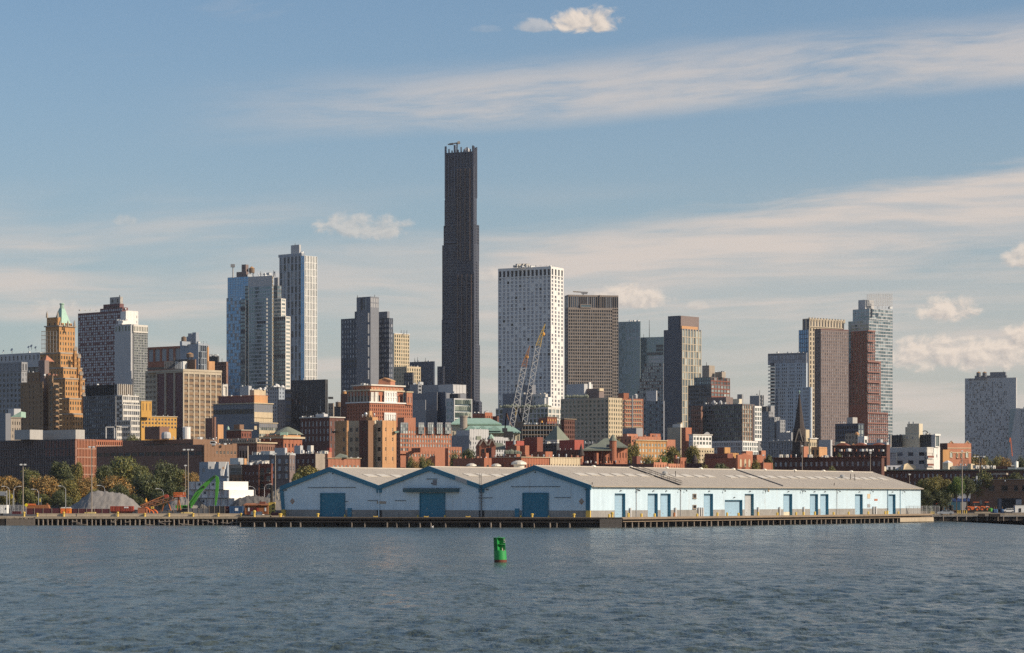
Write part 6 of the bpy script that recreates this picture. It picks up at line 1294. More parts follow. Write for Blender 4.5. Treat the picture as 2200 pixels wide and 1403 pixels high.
# ------------------------------------------------------------------ the shed
shed = thing('warehouse', 'long pale blue pier shed with three gables, grey roofs and blue roller doors', 'warehouse', (A.x, A.y, DZ))
EZ, PZ, CZ = 10.55, 15.55, 4.25
def fr_(t, z): p = A + uf * (FW * t); return Vector((p.x, p.y, z))
th_ = .3
def frontface(z0, z1f, m, nm, off=0.0, t=.3):
    b = MB(); pts = [fr_(0, z0), fr_(1, z0)]
    top = [(1, z1f(1))] + [(i / 6, z1f(i / 6)) for i in (5, 4, 3, 2, 1, 0)]
    pts += [fr_(a, z) for a, z in top]
    for i in range(6):
        t0, t1 = i / 6, (i + 1) / 6; q = [fr_(t0, z0), fr_(t1, z0), fr_(t1, z1f(t1)), fr_(t0, z1f(t0))]
        b.extr([p + nf * off for p in q], -nf * t, m)
    return b.build(nm, shed)
gz = lambda t: EZ + (PZ - EZ) * (1 - abs(((t * 3) % 1 if t < 1 else 0) - .5) * 2) if 0 < t < 1 else EZ
def gzf(t): x = (t * 3) % 1.0; x = 0 if t >= 1 else x; return EZ + (PZ - EZ) * (1 - abs(x * 2 - 1))
# ribbed sheet walls: built as narrow standing ribs over a flat sheet
frontface(CZ, lambda t: gzf(t) - .15, 'shed', 'front_wall'); frontface(DZ - .1, lambda t: CZ, 'plinth', 'concrete_base', .06, .4)
def tsd(px): k = (px - 1100) / F; return (k * A.y - A.x) / ((C_.x - A.x) - k * (C_.y - A.y))
SD = ((1320.5, 1343.5, 6.25, 'sheddoor2', None), (1391.5, 1413, 6.25, 'sheddoor2', None), (1419, 1441, 6.25, 'sheddoor2', None), (1512, 1532, 6.25, 'sheddoor2', None), (1557, 1595, 4.55, 'sheddoor2', 'wide low pale blue door with a torn top edge'), (1599.8, 1619.5, 6.25, 'doorgrey', 'pale grey roller door'), (1683, 1702, 6.25, 'sheddoor2', 'pale blue door with a white lower panel'), (1740, 1757.5, 6.25, 'sheddoor2', None), (1762.5, 1780, 6.25, 'sheddoor2', None), (1837, 1853.5, 6.25, 'sheddoor2', None), (1908.5, 1924, 6.25, 'sheddoor2', None))
WT = 1.0     # wall and pier thickness: the doors sit back inside it
b = MB(); bc = MB(); bl_ = MB(); x = 0.0
for d0, d1, h, m_, lab in SD + ((None, None, 0, 0, 0),):
    x1 = LL if d0 is None else LL * tsd(d0)
    o = A + ul * x; b.obox(Vector((o.x, o.y, CZ)), ul * (x1 - x), -ns * WT, Z * (EZ - CZ), 'shed'); bc.obox(Vector((o.x, o.y, DZ - .1)) + ns * .06, ul * (x1 - x), -ns * (WT + .06), Z * (CZ - DZ + .1), 'plinth')
    if d0 is not None:
        x = LL * tsd(d1); o = A + ul * x1; b.obox(Vector((o.x, o.y, DZ + h)), ul * (x - x1), -ns * WT, Z * (EZ - DZ - h), 'shed')
b.build('side_wall', shed); bc.build('concrete_base', shed)
b = MB(); b.obox(Vector((C_.x, C_.y, DZ)), uf * FW, -ul * .3, Z * (EZ - DZ), 'shed'); b.obox(Vector((Bp.x, Bp.y, DZ)), ul * LL, ns * .3, Z * (EZ - DZ), 'shed'); b.build('rear_wall', shed)
rib = MB(); rib.obox((0, 0, 0), (0, 1, 0), (.05, 0, 0), Z * (EZ - CZ - .3), 'shed')
b = MB()
for i in range(320):
    f_ = (i + .5) / 320; p = A + ul * (LL * f_) + ns * .002; lo = max([CZ + .02] + [DZ + q_[2] + .05 for q_ in SD if tsd(q_[0]) - .001 < f_ < tsd(q_[1])]); b.obox(Vector((p.x, p.y, lo)), ul * .16, ns * .035, Z * (EZ - .33 - lo), 'shed')
b.build('wall_rib', shed, stuff=True)
b = MB()
for i in range(170):
    t = (i + .5) / 170; p = A + uf * (FW * t) + nf * .002; b.obox(Vector((p.x, p.y, CZ + .02)), uf * .16, nf * .035, Z * (gzf(t) - CZ - 1.2), 'shed')
b.build('wall_rib', shed, stuff=True)
# three roofs, each with its two slopes in sheets
for k in range(3):
    for s in (0, 1):
        t0, tm = (k / 3, (k + .5) / 3) if s == 0 else ((k + 1) / 3, (k + .5) / 3)
        e0 = fr_(t0, EZ); r0 = fr_(tm, PZ); nrm = (r0 - e0).cross(ul); nrm = nrm if nrm.z > 0 else -nrm; nrm.normalize()
        eo = (e0 - r0).normalized() * (.9 if (k, s) == (0, 0) else 0.02)
        b = MB(); q = [e0 + eo - ul * .5, r0 - ul * .5, r0 + ul * (LL + .5), e0 + eo + ul * (LL + .5)]
        b.extr([p + nrm * .02 for p in q], nrm * .12, 'shedroof'); roof = b.build('roof', shed)
        if s == 0:      # slope that faces the side we see: ribs, seams, skylights
            b = MB(); nn = 260
            for i in range(nn):
                p = e0 + ul * (LL * (i + .5) / nn) + nrm * .14 + eo; b.obox(p, ul * .12, r0 - e0 - eo, nrm * .02, 'shedroof')
            b.build('standing_seam', roof, stuff=True)
            n_sk = 30 if k == 0 else 8
            for i in range(n_sk):
                y0 = (8 + i * 6.1) if k == 0 else (6 + i * 6.1)
                if k == 0 and i in (12,): continue
                a = .50; p = e0 + ul * y0 + (r0 - e0) * (a + .012 * math.sin(i * 2.3)) + nrm * .195
                b = MB(); b.obox(p, ul * 4.1, (r0 - e0) * .13, nrm * .06, 'skylight'); b.build('skylight', roof)
    rb_ = fr_((k + .5) / 3, PZ + .12); b = MB(); b.cyl(rb_ - ul * .5, rb_ + ul * LL, .22, .22, 6, 'shedroof'); b.build('ridge_cap', shed)
# gable trim
for k in range(3):
    for s in (0, 1):
        t0, tm = (k / 3, (k + .5) / 3) if s == 0 else ((k + 1) / 3, (k + .5) / 3)
        e0 = fr_(t0, EZ + .25); r0 = fr_(tm, PZ + .3); e0 += (e0 - r0).normalized() * (.5 if (k, s) in ((0, 0), (2, 1)) else 0)
        b = MB(); b.extr([e0 + nf * .55, r0 + nf * .55, r0 + nf * .55 - Z * 1.25, e0 + nf * .55 - Z * 1.15], -nf * .4, 'shedtrim'); b.build('gable_trim', shed)
b = MB(); a = fr_(0, CZ); b.obox(a - uf * .02 + nf * .35, uf * 1.1, -nf * .3, Z * (EZ - CZ - .7), 'shedtrim'); b.obox(a + nf * .35 - uf * .05, -uf * .25, ul * .9, Z * (EZ - CZ), 'shed'); b.build('corner_trim', shed)
b = MB(); a = fr_(1, CZ); b.extr([a + nf * .35 - uf * .9, a + nf * .35 + uf * .1, fr_(1, EZ - .7) + nf * .35 + uf * .7, fr_(1, EZ - .7) + nf * .35 - uf * .3], -nf * .5, 'shedtrim'); b.build('corner_trim', shed)
b = MB(); a = Vector((A.x, A.y, EZ - .22)); b.obox(a + ns * .9, ul * LL, -ns * .9, Z * .16, 'shedroof'); b.obox(a + ns * .9 - Z * .12, ul * LL, ns * .12, Z * .3, 'stone'); b.build('gutter', shed)
for t in (1 / 3, 2 / 3):
    b = MB(); p = fr_(t, CZ); b.obox(p - uf * .8 + nf * .4 + Z * (EZ - CZ - 1.7), uf * 1.6, -nf * .4, Z * 1.7, 'shedtrim'); b.build('rain_hopper', shed)
    b = MB(); b.cyl(p + nf * .3 - Z * 1.8, p + nf * .3 + Z * (EZ - CZ - 1), .16, .16, 8, 'mgrey' if t < .5 else 'shed'); b.build('downspout', shed)
    b = MB(); b.obox(fr_(t, DZ) - uf * .8 + nf * .08, uf * 1.6, nf * .12, Z * 1.85, 'black'); b.build('drain_recess', shed)
def tf(px): k = (px - 1100) / F; return (k * A.y - A.x) / ((Bp.x - A.x) - k * (Bp.y - A.y))
def ribbed(o, d, n, w, h, m, nm, n_s, parent):
    b = MB(); b.obox(o, d * w, -n * .12, Z * h, m)
    for i in range(n_s): b.obox(o + Z * (h * (i + .1) / n_s), d * w, n * .05, Z * (h / n_s * .8), m)
    return b.build(nm, parent)
def door(o, d, n, w, h, m, lab=None, frame='shedtrim', dp=.75):
    """roller door set behind a boxed-out surround that stands proud of the wall"""
    dr = ribbed(o + n * .12, d, n, w, h, m, 'roller_door', 16, shed)
    if lab: dr['label'] = lab
    b = MB()
    for x in (-.22, w): b.obox(o + d * x + n * .05, d * .22, n * dp, Z * (h + .2), frame)
    b.obox(o + n * .05 + Z * h - d * .0, d * w, n * dp * .98, Z * .22, frame); b.build('door_frame', dr)
    b = MB(); b.obox(o + d * (w * .47) + n * .2 + Z * .9, d * .5, n * .06, Z * .12, 'steel'); b.build('handle', dr)
    return dr
for x0, x1 in ((740.5, 690.5), (955.5, 904), (1177.5, 1125)):
    t0, t1 = tf(x0), tf(x1); p = fr_(t0, DZ); w = (t0 - t1); door(fr_(t1, DZ), -uf, nf, FW * abs(t1 - t0), 6.2, 'sheddoor', None, 'shedtrim', .28) if t1 > t0 else door(p, uf, nf, FW * abs(w), 6.2, 'sheddoor', None, 'shedtrim', .28)
for x0, x1 in ((756, 747.5), (1116, 1107)):
    t0, t1 = tf(x0), tf(x1); t0, t1 = min(t0, t1), max(t0, t1); b = MB(); b.obox(fr_(t0, DZ) + nf * .07, uf * (FW * (t1 - t0)), nf * .16, Z * 2.35, 'sheddoor'); dd_ = b.build('personnel_door', shed); b = MB(); b.obox(fr_(t0, DZ + 1) + nf * .24 + uf * .15, uf * .25, nf * .06, Z * .1, 'steel'); b.build('handle', dd_)
for x0, x1, h, m, lab in SD:
    t0, t1 = tsd(x0), tsd(x1); o = A + ul * (LL * t0); o.z = DZ; w = LL * (t1 - t0)
    dr = ribbed(o - ns * .85, ul, ns, w, h - .02, m, 'roller_door', 16, shed)
    if lab: dr['label'] = lab
    b = MB()
    for xx in (.02, w - .1): b.obox(o + ul * xx - ns * .78, ul * .08, ns * .8, Z * (h - .03), 'shedtrim')  # dark blue jamb lining: the shade of the recess put into its colour
    b.obox(o + ul * .1 + Z * (h - .12) - ns * .78, ul * (w - .2), ns * .8, Z * .1, 'shedtrim'); b.build('door_frame', dr)
    b = MB(); b.obox(o + ul * (w * .45) - ns * .79 + Z * .9, ul * .5, ns * .06, Z * .12, 'steel'); b.build('handle', dr)
    if x0 == 1683: b = MB(); b.obox(o + ul * .12 - ns * .79, ul * (w - .24), ns * .05, Z * 1.1, 'cream'); b.build('lower_panel', dr)
    b = MB(); p = o + ul * (w / 2) + Z * (h + .55); b.lathe(p + ns * .3, [(.12, 0), (.25, .1), (.1, .3)], 8, 'iron'); b.build('door_lamp', dr)
def sidepatch(x0, x1, z0, z1, m, nm, t=.06, off=.04, lab=None):
    t0, t1 = tsd(x0), tsd(x1); o = A + ul * (LL * t0); o.z = z0; b = MB(); b.obox(o + ns * off, ul * (LL * (t1 - t0)), ns * t, Z * (z1 - z0), m); r = b.build(nm, shed)
    if lab: r['label'] = lab
    return r
for z0, z1 in ((7.35, 8.6), (4.55, 5.6)):
    w_ = sidepatch(1487.5, 1495.5, z0, z1, 'stone', 'window', .12); b = MB()
    t0, t1 = tsd(1488.5), tsd(1494.5); o = A + ul * (LL * t0); o.z = z0 + .15; b.obox(o + ns * .17, ul * (LL * (t1 - t0)), ns * .02, Z * (z1 - z0 - .3), 'gk'); b.build('pane', w_)
    b = MB(); o.z = z0 - .12; b.obox(o + ns * .1 - ul * .3, ul * (LL * (t1 - t0) + .6), ns * .25, Z * .14, 'wood'); b.build('sill', w_)
sidepatch(1863, 1869, 7.3, 8.7, 'tanl', 'wall_patch', lab='peach coloured wall patch'); sidepatch(1878, 1885, 6.6, 7.2, 'brick', 'wall_patch'); sidepatch(1863, 1869, 4.6, 5.6, 'mgrey', 'vent_grille'); sidepatch(1650, 1652.5, 9.2, 10.1, 'tanl', 'wall_patch')
for x in (1351, 1448, 1498, 1503, 1507, 1626, 1672, 1724, 1874, 1879):      # galvanised guard posts and pipes against the wall
    t = tsd(x); o = A + ul * (LL * t); o.z = DZ; b = MB(); b.obox(o + ns * .15, ul * .55, ns * .35, Z * 2.5, 'lgrey'); b.build('wall_guard', shed)
for x in (1366, 1461, 1797, 1906, 1933):
    t = tsd(x); o = A + ul * (LL * t); b = MB(); b.cyl(Vector((o.x, o.y, DZ)) + ns * .2, Vector((o.x, o.y, EZ - .4)) + ns * .2, .09, .09, 6, 'lgrey' if x < 1900 else 'shedtrim'); b.build('downspout', shed)
for x in (1366, 1369, 1457, 1470, 1553, 1640, 1645, 1720, 1725, 1800, 1871, 1939, 1640):
    t = tsd(x); o = A + ul * (LL * t); o.z = EZ - .9; b = MB(); b.bar(o, o + ns * .7 - Z * .1, .08, 'iron'); b.lathe(o + ns * .75 - Z * .45, [(.22, 0), (.2, .2), (.08, .35)], 8, 'iron'); b.build('floodlight', shed)
def frontpatch(x0, x1, y0, y1, m, nm, t=.06, off=.05):
    t0, t1 = sorted((tf(x0), tf(x1))); pm_ = A + uf * (FW * (t0 + t1) / 2); z1, z0 = ZP(y0, pm_.y), ZP(y1, pm_.y); b = MB(); b.obox(fr_(t0, z0) + nf * off, uf * (FW * (t1 - t0)), nf * t, Z * (z1 - z0), m); return b.build(nm, shed)
frontpatch(872, 987, 1050.5, 1057.5, 'awn', 'canopy', 1.3); frontpatch(930, 938.5, 1031, 1042.5, 'slate', 'wall_louvre'); frontpatch(927, 929.5, 1037, 1040, 'black', 'wall_louvre')
for x0, x1, y in ((662, 765, 1046.8), (866, 991, 1048.4), (1098, 1204, 1045), (790, 815, 1075), (848, 873, 1075), (1192, 1226, 1068.5), (1028, 1058, 1069), (742, 748, 1077), (917, 940, 1028.5)):
    frontpatch(x0, x1, y, y + 1.0, 'iron', 'cable_tray', .12)
frontpatch(810, 830, 1077, 1082, 'stone', 'sign_panel'); frontpatch(757, 765, 1099.5, 1104.5, 'stone', 'sign_panel')
for px in (628.5, 1249.5):      # hazard diamonds
    t = tf(px); p = fr_(t, 6.55) + nf * .05; b = MB(); b.extr([p - uf * .75, p - Z * .8, p + uf * .75, p + Z * .8], nf * .06, 'rust'); o_ = b.build('hazard_sign', shed); b = MB(); q = p + nf * .06; b.extr([q - uf * .6, q - Z * .64, q + uf * .6, q + Z * .64], nf * .02, 'stone'); b.build('sign_face', o_)
    b = MB()
    for dx, dz in ((-.28, 0), (.28, 0), (0, .3), (0, -.3)): b.obox(q + uf * dx - uf * .1 + Z * (dz - .1) + nf * .02, uf * .2, nf * .02, Z * .2, 'mgrey')
    b.build('sign_mark', o_)
for px in (614, 1047, 1259.5):
    t = tf(px); p = fr_(t, 9.6) + nf * .1; b = MB(); b.lathe(p, [(.3, -.15), (.45, 0), (.3, .2)], 8, 'dgrey'); b.build('wall_lamp', shed)
for px in (715, 934, 1150): t = tf(px); b = MB(); b.lathe(fr_(t, 14) + nf * .05, [(.16, -.1), (.2, 0), (.1, .15)], 8, 'iron'); b.build('gable_lamp', shed)
b = MB(); t0, t1 = tf(981), tf(1007); e0 = fr_(.5, PZ + .3); 
def trim_pt(px): t = tf(px); p = fr_(t, gzf(t) + .28); return p
b.extr([trim_pt(981) + nf * .57, trim_pt(1006) + nf * .57, trim_pt(1006) + nf * .57 - Z * 1.15, trim_pt(981) + nf * .57 - Z * 1.15], nf * .04, 'trans'); b.build('trim_repair', shed)
# yellow corner guards
for px, w, nm in ((1266, 1.3, 'corner_guard'), (611, 1.2, 'corner_guard')):
    t = tf(px); b = MB(); b.obox(fr_(t, DZ) + nf * .25 - uf * w / 2, uf * w, nf * .35, Z * 1.9, 'ypaint'); b.build(nm, shed)
for px in (686, 743, 900, 958, 1121, 1181):
    t = tf(px); b = MB(); b.lathe(fr_(t, DZ) + nf * .5, [(.22, 0), (.22, .5), (.1, .6)], 8, 'ypaint'); b.build('door_stop', shed)
# wall ladder in the second valley
b = MB(); p = fr_(1 / 3, DZ + 1.9) + nf * .75 + uf * -.1
for s in (-.32, .32): b.bar(p + uf * s, p + uf * s + Z * 9.6, .07, 'iron')
for i in range(30): b.bar(p - uf * .32 + Z * (.3 + i * .31), p + uf * .32 + Z * (.3 + i * .31), .05, 'iron')
for i in range(5):
    z = 2.2 + i * 1.6; c = [p + uf * x + nf * y + Z * z for x, y in ((-.4, 0), (-.5, .5), (0, .85), (.5, .5), (.4, 0))]
    for a_, b_ in zip(c, c[1:]): b.bar(a_, b_, .06, 'iron')
b.build('ladder', shed)
# roof walkway up to the ridge, vents, conduit
e0 = fr_(0, EZ); r0 = fr_(1 / 6, PZ); sl_ = (r0 - e0); nrm = sl_.cross(ul); nrm = nrm if nrm.z > 0 else -nrm; nrm.normalize()
def roofpt(px, f):
    lo, hi = 0.0, LL
    for _ in range(40):
        m_ = (lo + hi) / 2; p = e0 + sl_ * f + ul * m_
        if 1100 + F * p.x / p.y < px: lo = m_
        else: hi = m_
    return e0 + sl_ * f + ul * lo + nrm * .2
a, c = roofpt(1461, .02), roofpt(1355, .98)
b = MB(); b.bar(a + Z * .15, c + Z * .15, .9, 'iron', .12); walk = b.build('roof_stair', shed)
for s in (0, .95):
    b = MB()
    for i in range(9): q = a + (c - a) * (i / 8) + ul * s; b.bar(q, q + Z * 1.15, .07, 'iron')
    for h in (.6, 1.15): b.bar(a + ul * s + Z * h, c + ul * s + Z * h, .07, 'iron')
    b.build('handrail', walk)
b = MB(); b.bar(roofpt(1682, .02) + Z * .1, roofpt(1581, .98) + Z * .1, .3, 'dgrey'); b.build('conduit', shed)
for px, f, sc in ((1428, .55, 1.0), (1809, .52, 1.0)):
    b = MB(); p = roofpt(px, f); b.lathe(p, [(.35, -.2), (.35, .5), (.75, .55), (.75, .9), (.3, 1.25)], 10, 'trans'); b.build('roof_vent', shed)
for px, f, h in ((1451, .52, 1.5), (1836, .42, 1.9), (1827, .5, 1.6), (1272, .03, .5), (1707, .9, .7), (1792, .1, .7)):
    b = MB(); p = roofpt(px, f); b.cyl(p - Z * .2, p + Z * h, .1, .1, 6, 'iron'); b.build('flue', shed)
for x, y, k in ((1013, 1000.5, 0), (1066, 1001, 0), (1115, 999, 1)):
    b = MB(); p = PT(x, y + 4, 745); s = 1.7 if k else 1.1; b.lathe(p, [(.9 * s, -.8), (.9 * s, .35 * s), (1.35 * s, .4 * s), (1.25 * s, .75 * s), (.5 * s, 1.1 * s)], 14, 'skylight'); b.build('ridge_ventilator', shed)
for i in range(9):
    b = MB(); p = fr_(1 / 6, PZ + .2) + ul * (28 + i * 19); b.lathe(p, [(.7, -.1), (.6, .22), (.3, .4)], 10, 'skylight'); b.build('ridge_ventilator', shed)

# ------------------------------------------------------------------ left quay
quay = thing('quay', 'low concrete quay on short piles along the left shore', 'quay', (XP(250, 702), 702, 0))
Q0 = Vector((-260, 701, 0)); Q1 = Vector((XP(76, 701), 701, 0)); Q2 = Vector((XP(514, 701), 701, 0))
b = MB(); b.obox(Vector((Q1.x, 701, 1.75)), (Q2.x - Q1.x, 0, 0), (0, 8, 0), Z * .6, 'deckc'); b.build('deck', quay)
b = MB(); b.obox(Vector((Q0.x, 701.2, 1.75)), (Q1.x - Q0.x, 0, 0), (0, 8, 0), Z * .6, 'deckc'); b.build('deck', quay)
b = MB(); b.box(-400, Q2.x, 708, 708.4, -2, 2.3, 'black'); b.build('bulkhead', quay)  # black back wall behind the piles, under-deck shade put into its colour
pilerow(quay, Q1, Q2, 42, .3, PILE, .12, -.4)
for i in range(70): child('fender_plank', PLKD, quay, Vector((Q1.x - .3 - i * .5, 700.95, rnd.uniform(-.1, .1))), 0, (.9, 1, 1.05))
for i in range(24): child('fender_plank', PLK, quay, Vector((Q1.x - .2 - i * .33, 700.8, rnd.uniform(-.6, -.2))), 0)
for i in range(14):
    b = MB(); p = along(Q1, Q2, rnd.random()) + Vector((0, -.1, rnd.uniform(.3, 1.3))); q_ = p + Vector((rnd.uniform(1, 3.5), 0, rnd.uniform(-.8, .6))); b.bar(p, q_, .22, 'piles'); b.build('broken_timber', quay)
jb = MB(); jb.extr([(-.32, 0, 0), (.32, 0, 0), (.32, 0, .2), (.14, 0, .45), (.1, 0, .85), (-.1, 0, .85), (-.14, 0, .45), (-.32, 0, .2)], (0, 2.85, 0), 'deckc'); JB = jb.mesh('concrete_barrier')
n_ = 20
for i in range(n_):
    x = Q1.x + (Q2.x - Q1.x) * i / n_
    single('concrete_barrier', JB, 'pale concrete barrier in the row along the left quay edge', 'barrier', (x + 2.9, 702.2 + rnd.uniform(-.1, .1), 2.36), 'concrete barriers along the left quay', R(90 + rnd.uniform(-1.5, 1.5)))
for px, lab in ((52, 'yellow bollard on the quay left of the dark red screen fence'), (80, 'small yellow bollard before the dark red screen fence'), (137, 'yellow bollard in front of the orange toilet cabins'), (253, 'yellow bollard below the red hopper trailer'), (311, 'yellow bollard below the orange pipe elbows'), (363, 'yellow bollard left of the middle light pole base'), (415, 'yellow bollard right of the middle light pole base'), (469, 'yellow bollard in front of the black screen fence'), (518, 'yellow bollard in front of the red metal shed')):
    single('bollard', BOL, lab, 'bollard', (XP(px, 701.6), 701.6, 2.36), GB, 0, (.95, .95, .95 + .35 * (px in (52, 137, 253))))

# right-hand bulkhead
rw = thing('seawall', 'dark low seawall with concrete blocks along the right shore', 'seawall', (XP(2100, 836), 836, 0))
b = MB(); b.box(131, 420, 836, 843, -1.5, 1.35, 'wooddk'); b.build('timber_face', rw); b = MB(); b.box(131, 420, 835.6, 843, 1.35, 1.75, 'plinth'); b.build('cap', rw)
for i in range(12): child('piling', PILE, rw, (134 + i * 3.4 + rnd.uniform(-1, 1), 835.4, -.6))
for i, (x0, x1, y0, y1, m_) in enumerate(((2007, 2020, 1110, 1104.5, 'deckc'), (2022, 2040, 1110, 1105, 'deckc'), (2040, 2089, 1111, 1106, 'stone'), (2094, 2128, 1108, 1099.5, 'deckc'), (2103.5, 2116.5, 1110, 1104, 'wooddk'), (2126, 2149, 1110, 1104, 'wooddk'), (2157, 2178, 1109, 1103, 'plinth'), (2176, 2200, 1110, 1101, 'stone'))):
    D = 833.5 if i in (4, 5) else 846; b = MB(); a = PT(x0, y0, D); b.box(a.x, XP(x1, D), D, D + 1.6, a.z, ZP(y1, D), m_); b.build('block', rw)
# ------------------------------------------------------------------ trees
LEAF = {'green': (.12, .135, .036), 'dark': (.075, .094, .032), 'olive': (.19, .175, .045), 'rust': (.27, .18, .055), 'bright': (.10, .17, .03)}
def leafmat(k):
    nm = 'leaf_' + k
    if nm in MATS: return nm
    m = bpy.data.materials.new(nm); m.use_nodes = True; T = NT(m.node_tree); p = T.n['Principled BSDF']
    rp = T.new('ShaderNodeNewGeometry').outputs['Random Per Island']; tc = T.new('ShaderNodeTexCoord').outputs['Object']
    c = LEAF[k]; f = T.math('ADD', T.math('MULTIPLY', rp, .75), T.math('MULTIPLY', T.noise(tc, 2.6, 2, .5), 1.1))
    cc = T.new('ShaderNodeMix', data_type='RGBA', blend_type='MULTIPLY'); cc.inputs[0].default_value = 1; cc.inputs[6].default_value = (*c, 1); T.l.new(f, cc.inputs[7])
    warm = T.mix(T.step(rp, .7, 1.0), cc.outputs[2], tuple(x * y for x, y in zip(c, (1.6, 1.15, .6))))
    T.l.new(warm, p.inputs['Base Color']); p.inputs['Roughness'].default_value = .6
    MATS[nm] = m; return nm
CROWN = {}
def crown(kind, var, nleaf=7000):
    key = (kind, var)
    if key in CROWN: return CROWN[key]
    r = np.random.default_rng(100 + var * 13); lobes = []
    nl = 15 + var % 4
    for i in range(nl):        # lobes sit on and inside a broad rounded dome
        a = r.random() * 6.28; ph = r.uniform(-.25, 1.0); rad = math.sqrt(max(0, 1 - ph * ph * .75)) * r.uniform(.25, .52)
        lobes.append((np.array([math.cos(a) * rad, math.sin(a) * rad, .42 + .36 * ph]), r.uniform(.20, .31)))
    lobes.append((np.array([0, 0, .42]), .42)); lobes.append((np.array([r.uniform(-.15, .15), 0, .72]), .28))
    C0 = np.array([l[0] for l in lobes]); S0 = np.array([l[1] for l in lobes]); w = S0 ** 2 / (S0 ** 2).sum()
    pk = r.choice(len(lobes), size=nleaf, p=w); d = r.normal(size=(nleaf, 3)); d /= np.linalg.norm(d, axis=1)[:, None]
    rr = S0[pk] * r.random(nleaf) ** .28 * r.uniform(.85, 1.14, nleaf)
    p = C0[pk] + d * rr[:, None] * np.array([1, 1, .82])
    n = d * .8 + r.normal(size=(nleaf, 3)) * .55; n /= np.linalg.norm(n, axis=1)[:, None]
    t = np.cross(n, r.normal(size=(nleaf, 3))); t /= np.linalg.norm(t, axis=1)[:, None]; bt = np.cross(n, t)
    sz = r.uniform(.015, .038, nleaf)[:, None]
    V = np.stack([p - t * sz, p + bt * sz * .62, p + t * sz, p - bt * sz * .62], 1).reshape(-1, 3)
    me = bpy.data.meshes.new('crown'); me.vertices.add(len(V)); me.vertices.foreach_set('co', V.ravel())
    me.loops.add(len(V)); me.loops.foreach_set('vertex_index', np.arange(len(V), dtype=np.int32)); me.polygons.add(nleaf)
    me.polygons.foreach_set('loop_start', np.arange(0, len(V), 4, dtype=np.int32)); me.polygons.foreach_set('loop_total', np.full(nleaf, 4, np.int32)); me.update()
    me.materials.append(mat(leafmat(kind)))
    CROWN[key] = me; return me
TRUNK = {}
def trunk(v):
    if v in TRUNK: return TRUNK[v]
    r = random.Random(v); b = MB(); x = r.uniform(-.05, .05)
    b.cyl((0, 0, -.05), (x, 0, .35), .055, .04, 7, 'bark'); top = Vector((x, 0, .35))
    b.cyl(top - Z * .02, (x * 1.5, r.uniform(-.05, .05), .8), .038, .012, 6, 'bark')
    for i in range(6):
        a = r.uniform(0, 6.28); e = top + Vector((math.cos(a) * .32, math.sin(a) * .32, r.uniform(.18, .42))); b.cyl(top + Z * r.uniform(-.06, .15), e, .024, .007, 5, 'bark')
    TRUNK[v] = b.mesh('trunk'); return TRUNK[v]
def tree(px, top, w, D, kind, label, base=None, grp='trees along the waterfront', kindname='tree', v=None):
    v = rnd.randrange(7) if v is None else v
    z0 = GZ - .1 if base is None else ZP(base, D); zt = ZP(top, D); W_ = w * D / F; h = zt - z0
    t = thing(kindname, label, 'tree', (XP(px, D), D, z0), grp, rnd.uniform(0, 6))
    ch = min(h * .88, max(W_ * 1.05, h * .62))
    c = bpy.data.objects.new('crown', crown(kind, v)); COL.objects.link(c); c.parent = t; c.location = (0, 0, h - ch); c.scale = (W_ / 1.5, W_ / 1.5, ch / 1.02)
    k = bpy.data.objects.new('trunk', trunk(v)); COL.objects.link(k); k.parent = t; k.scale = (W_ * .55, W_ * .55, h * .95)
    return t
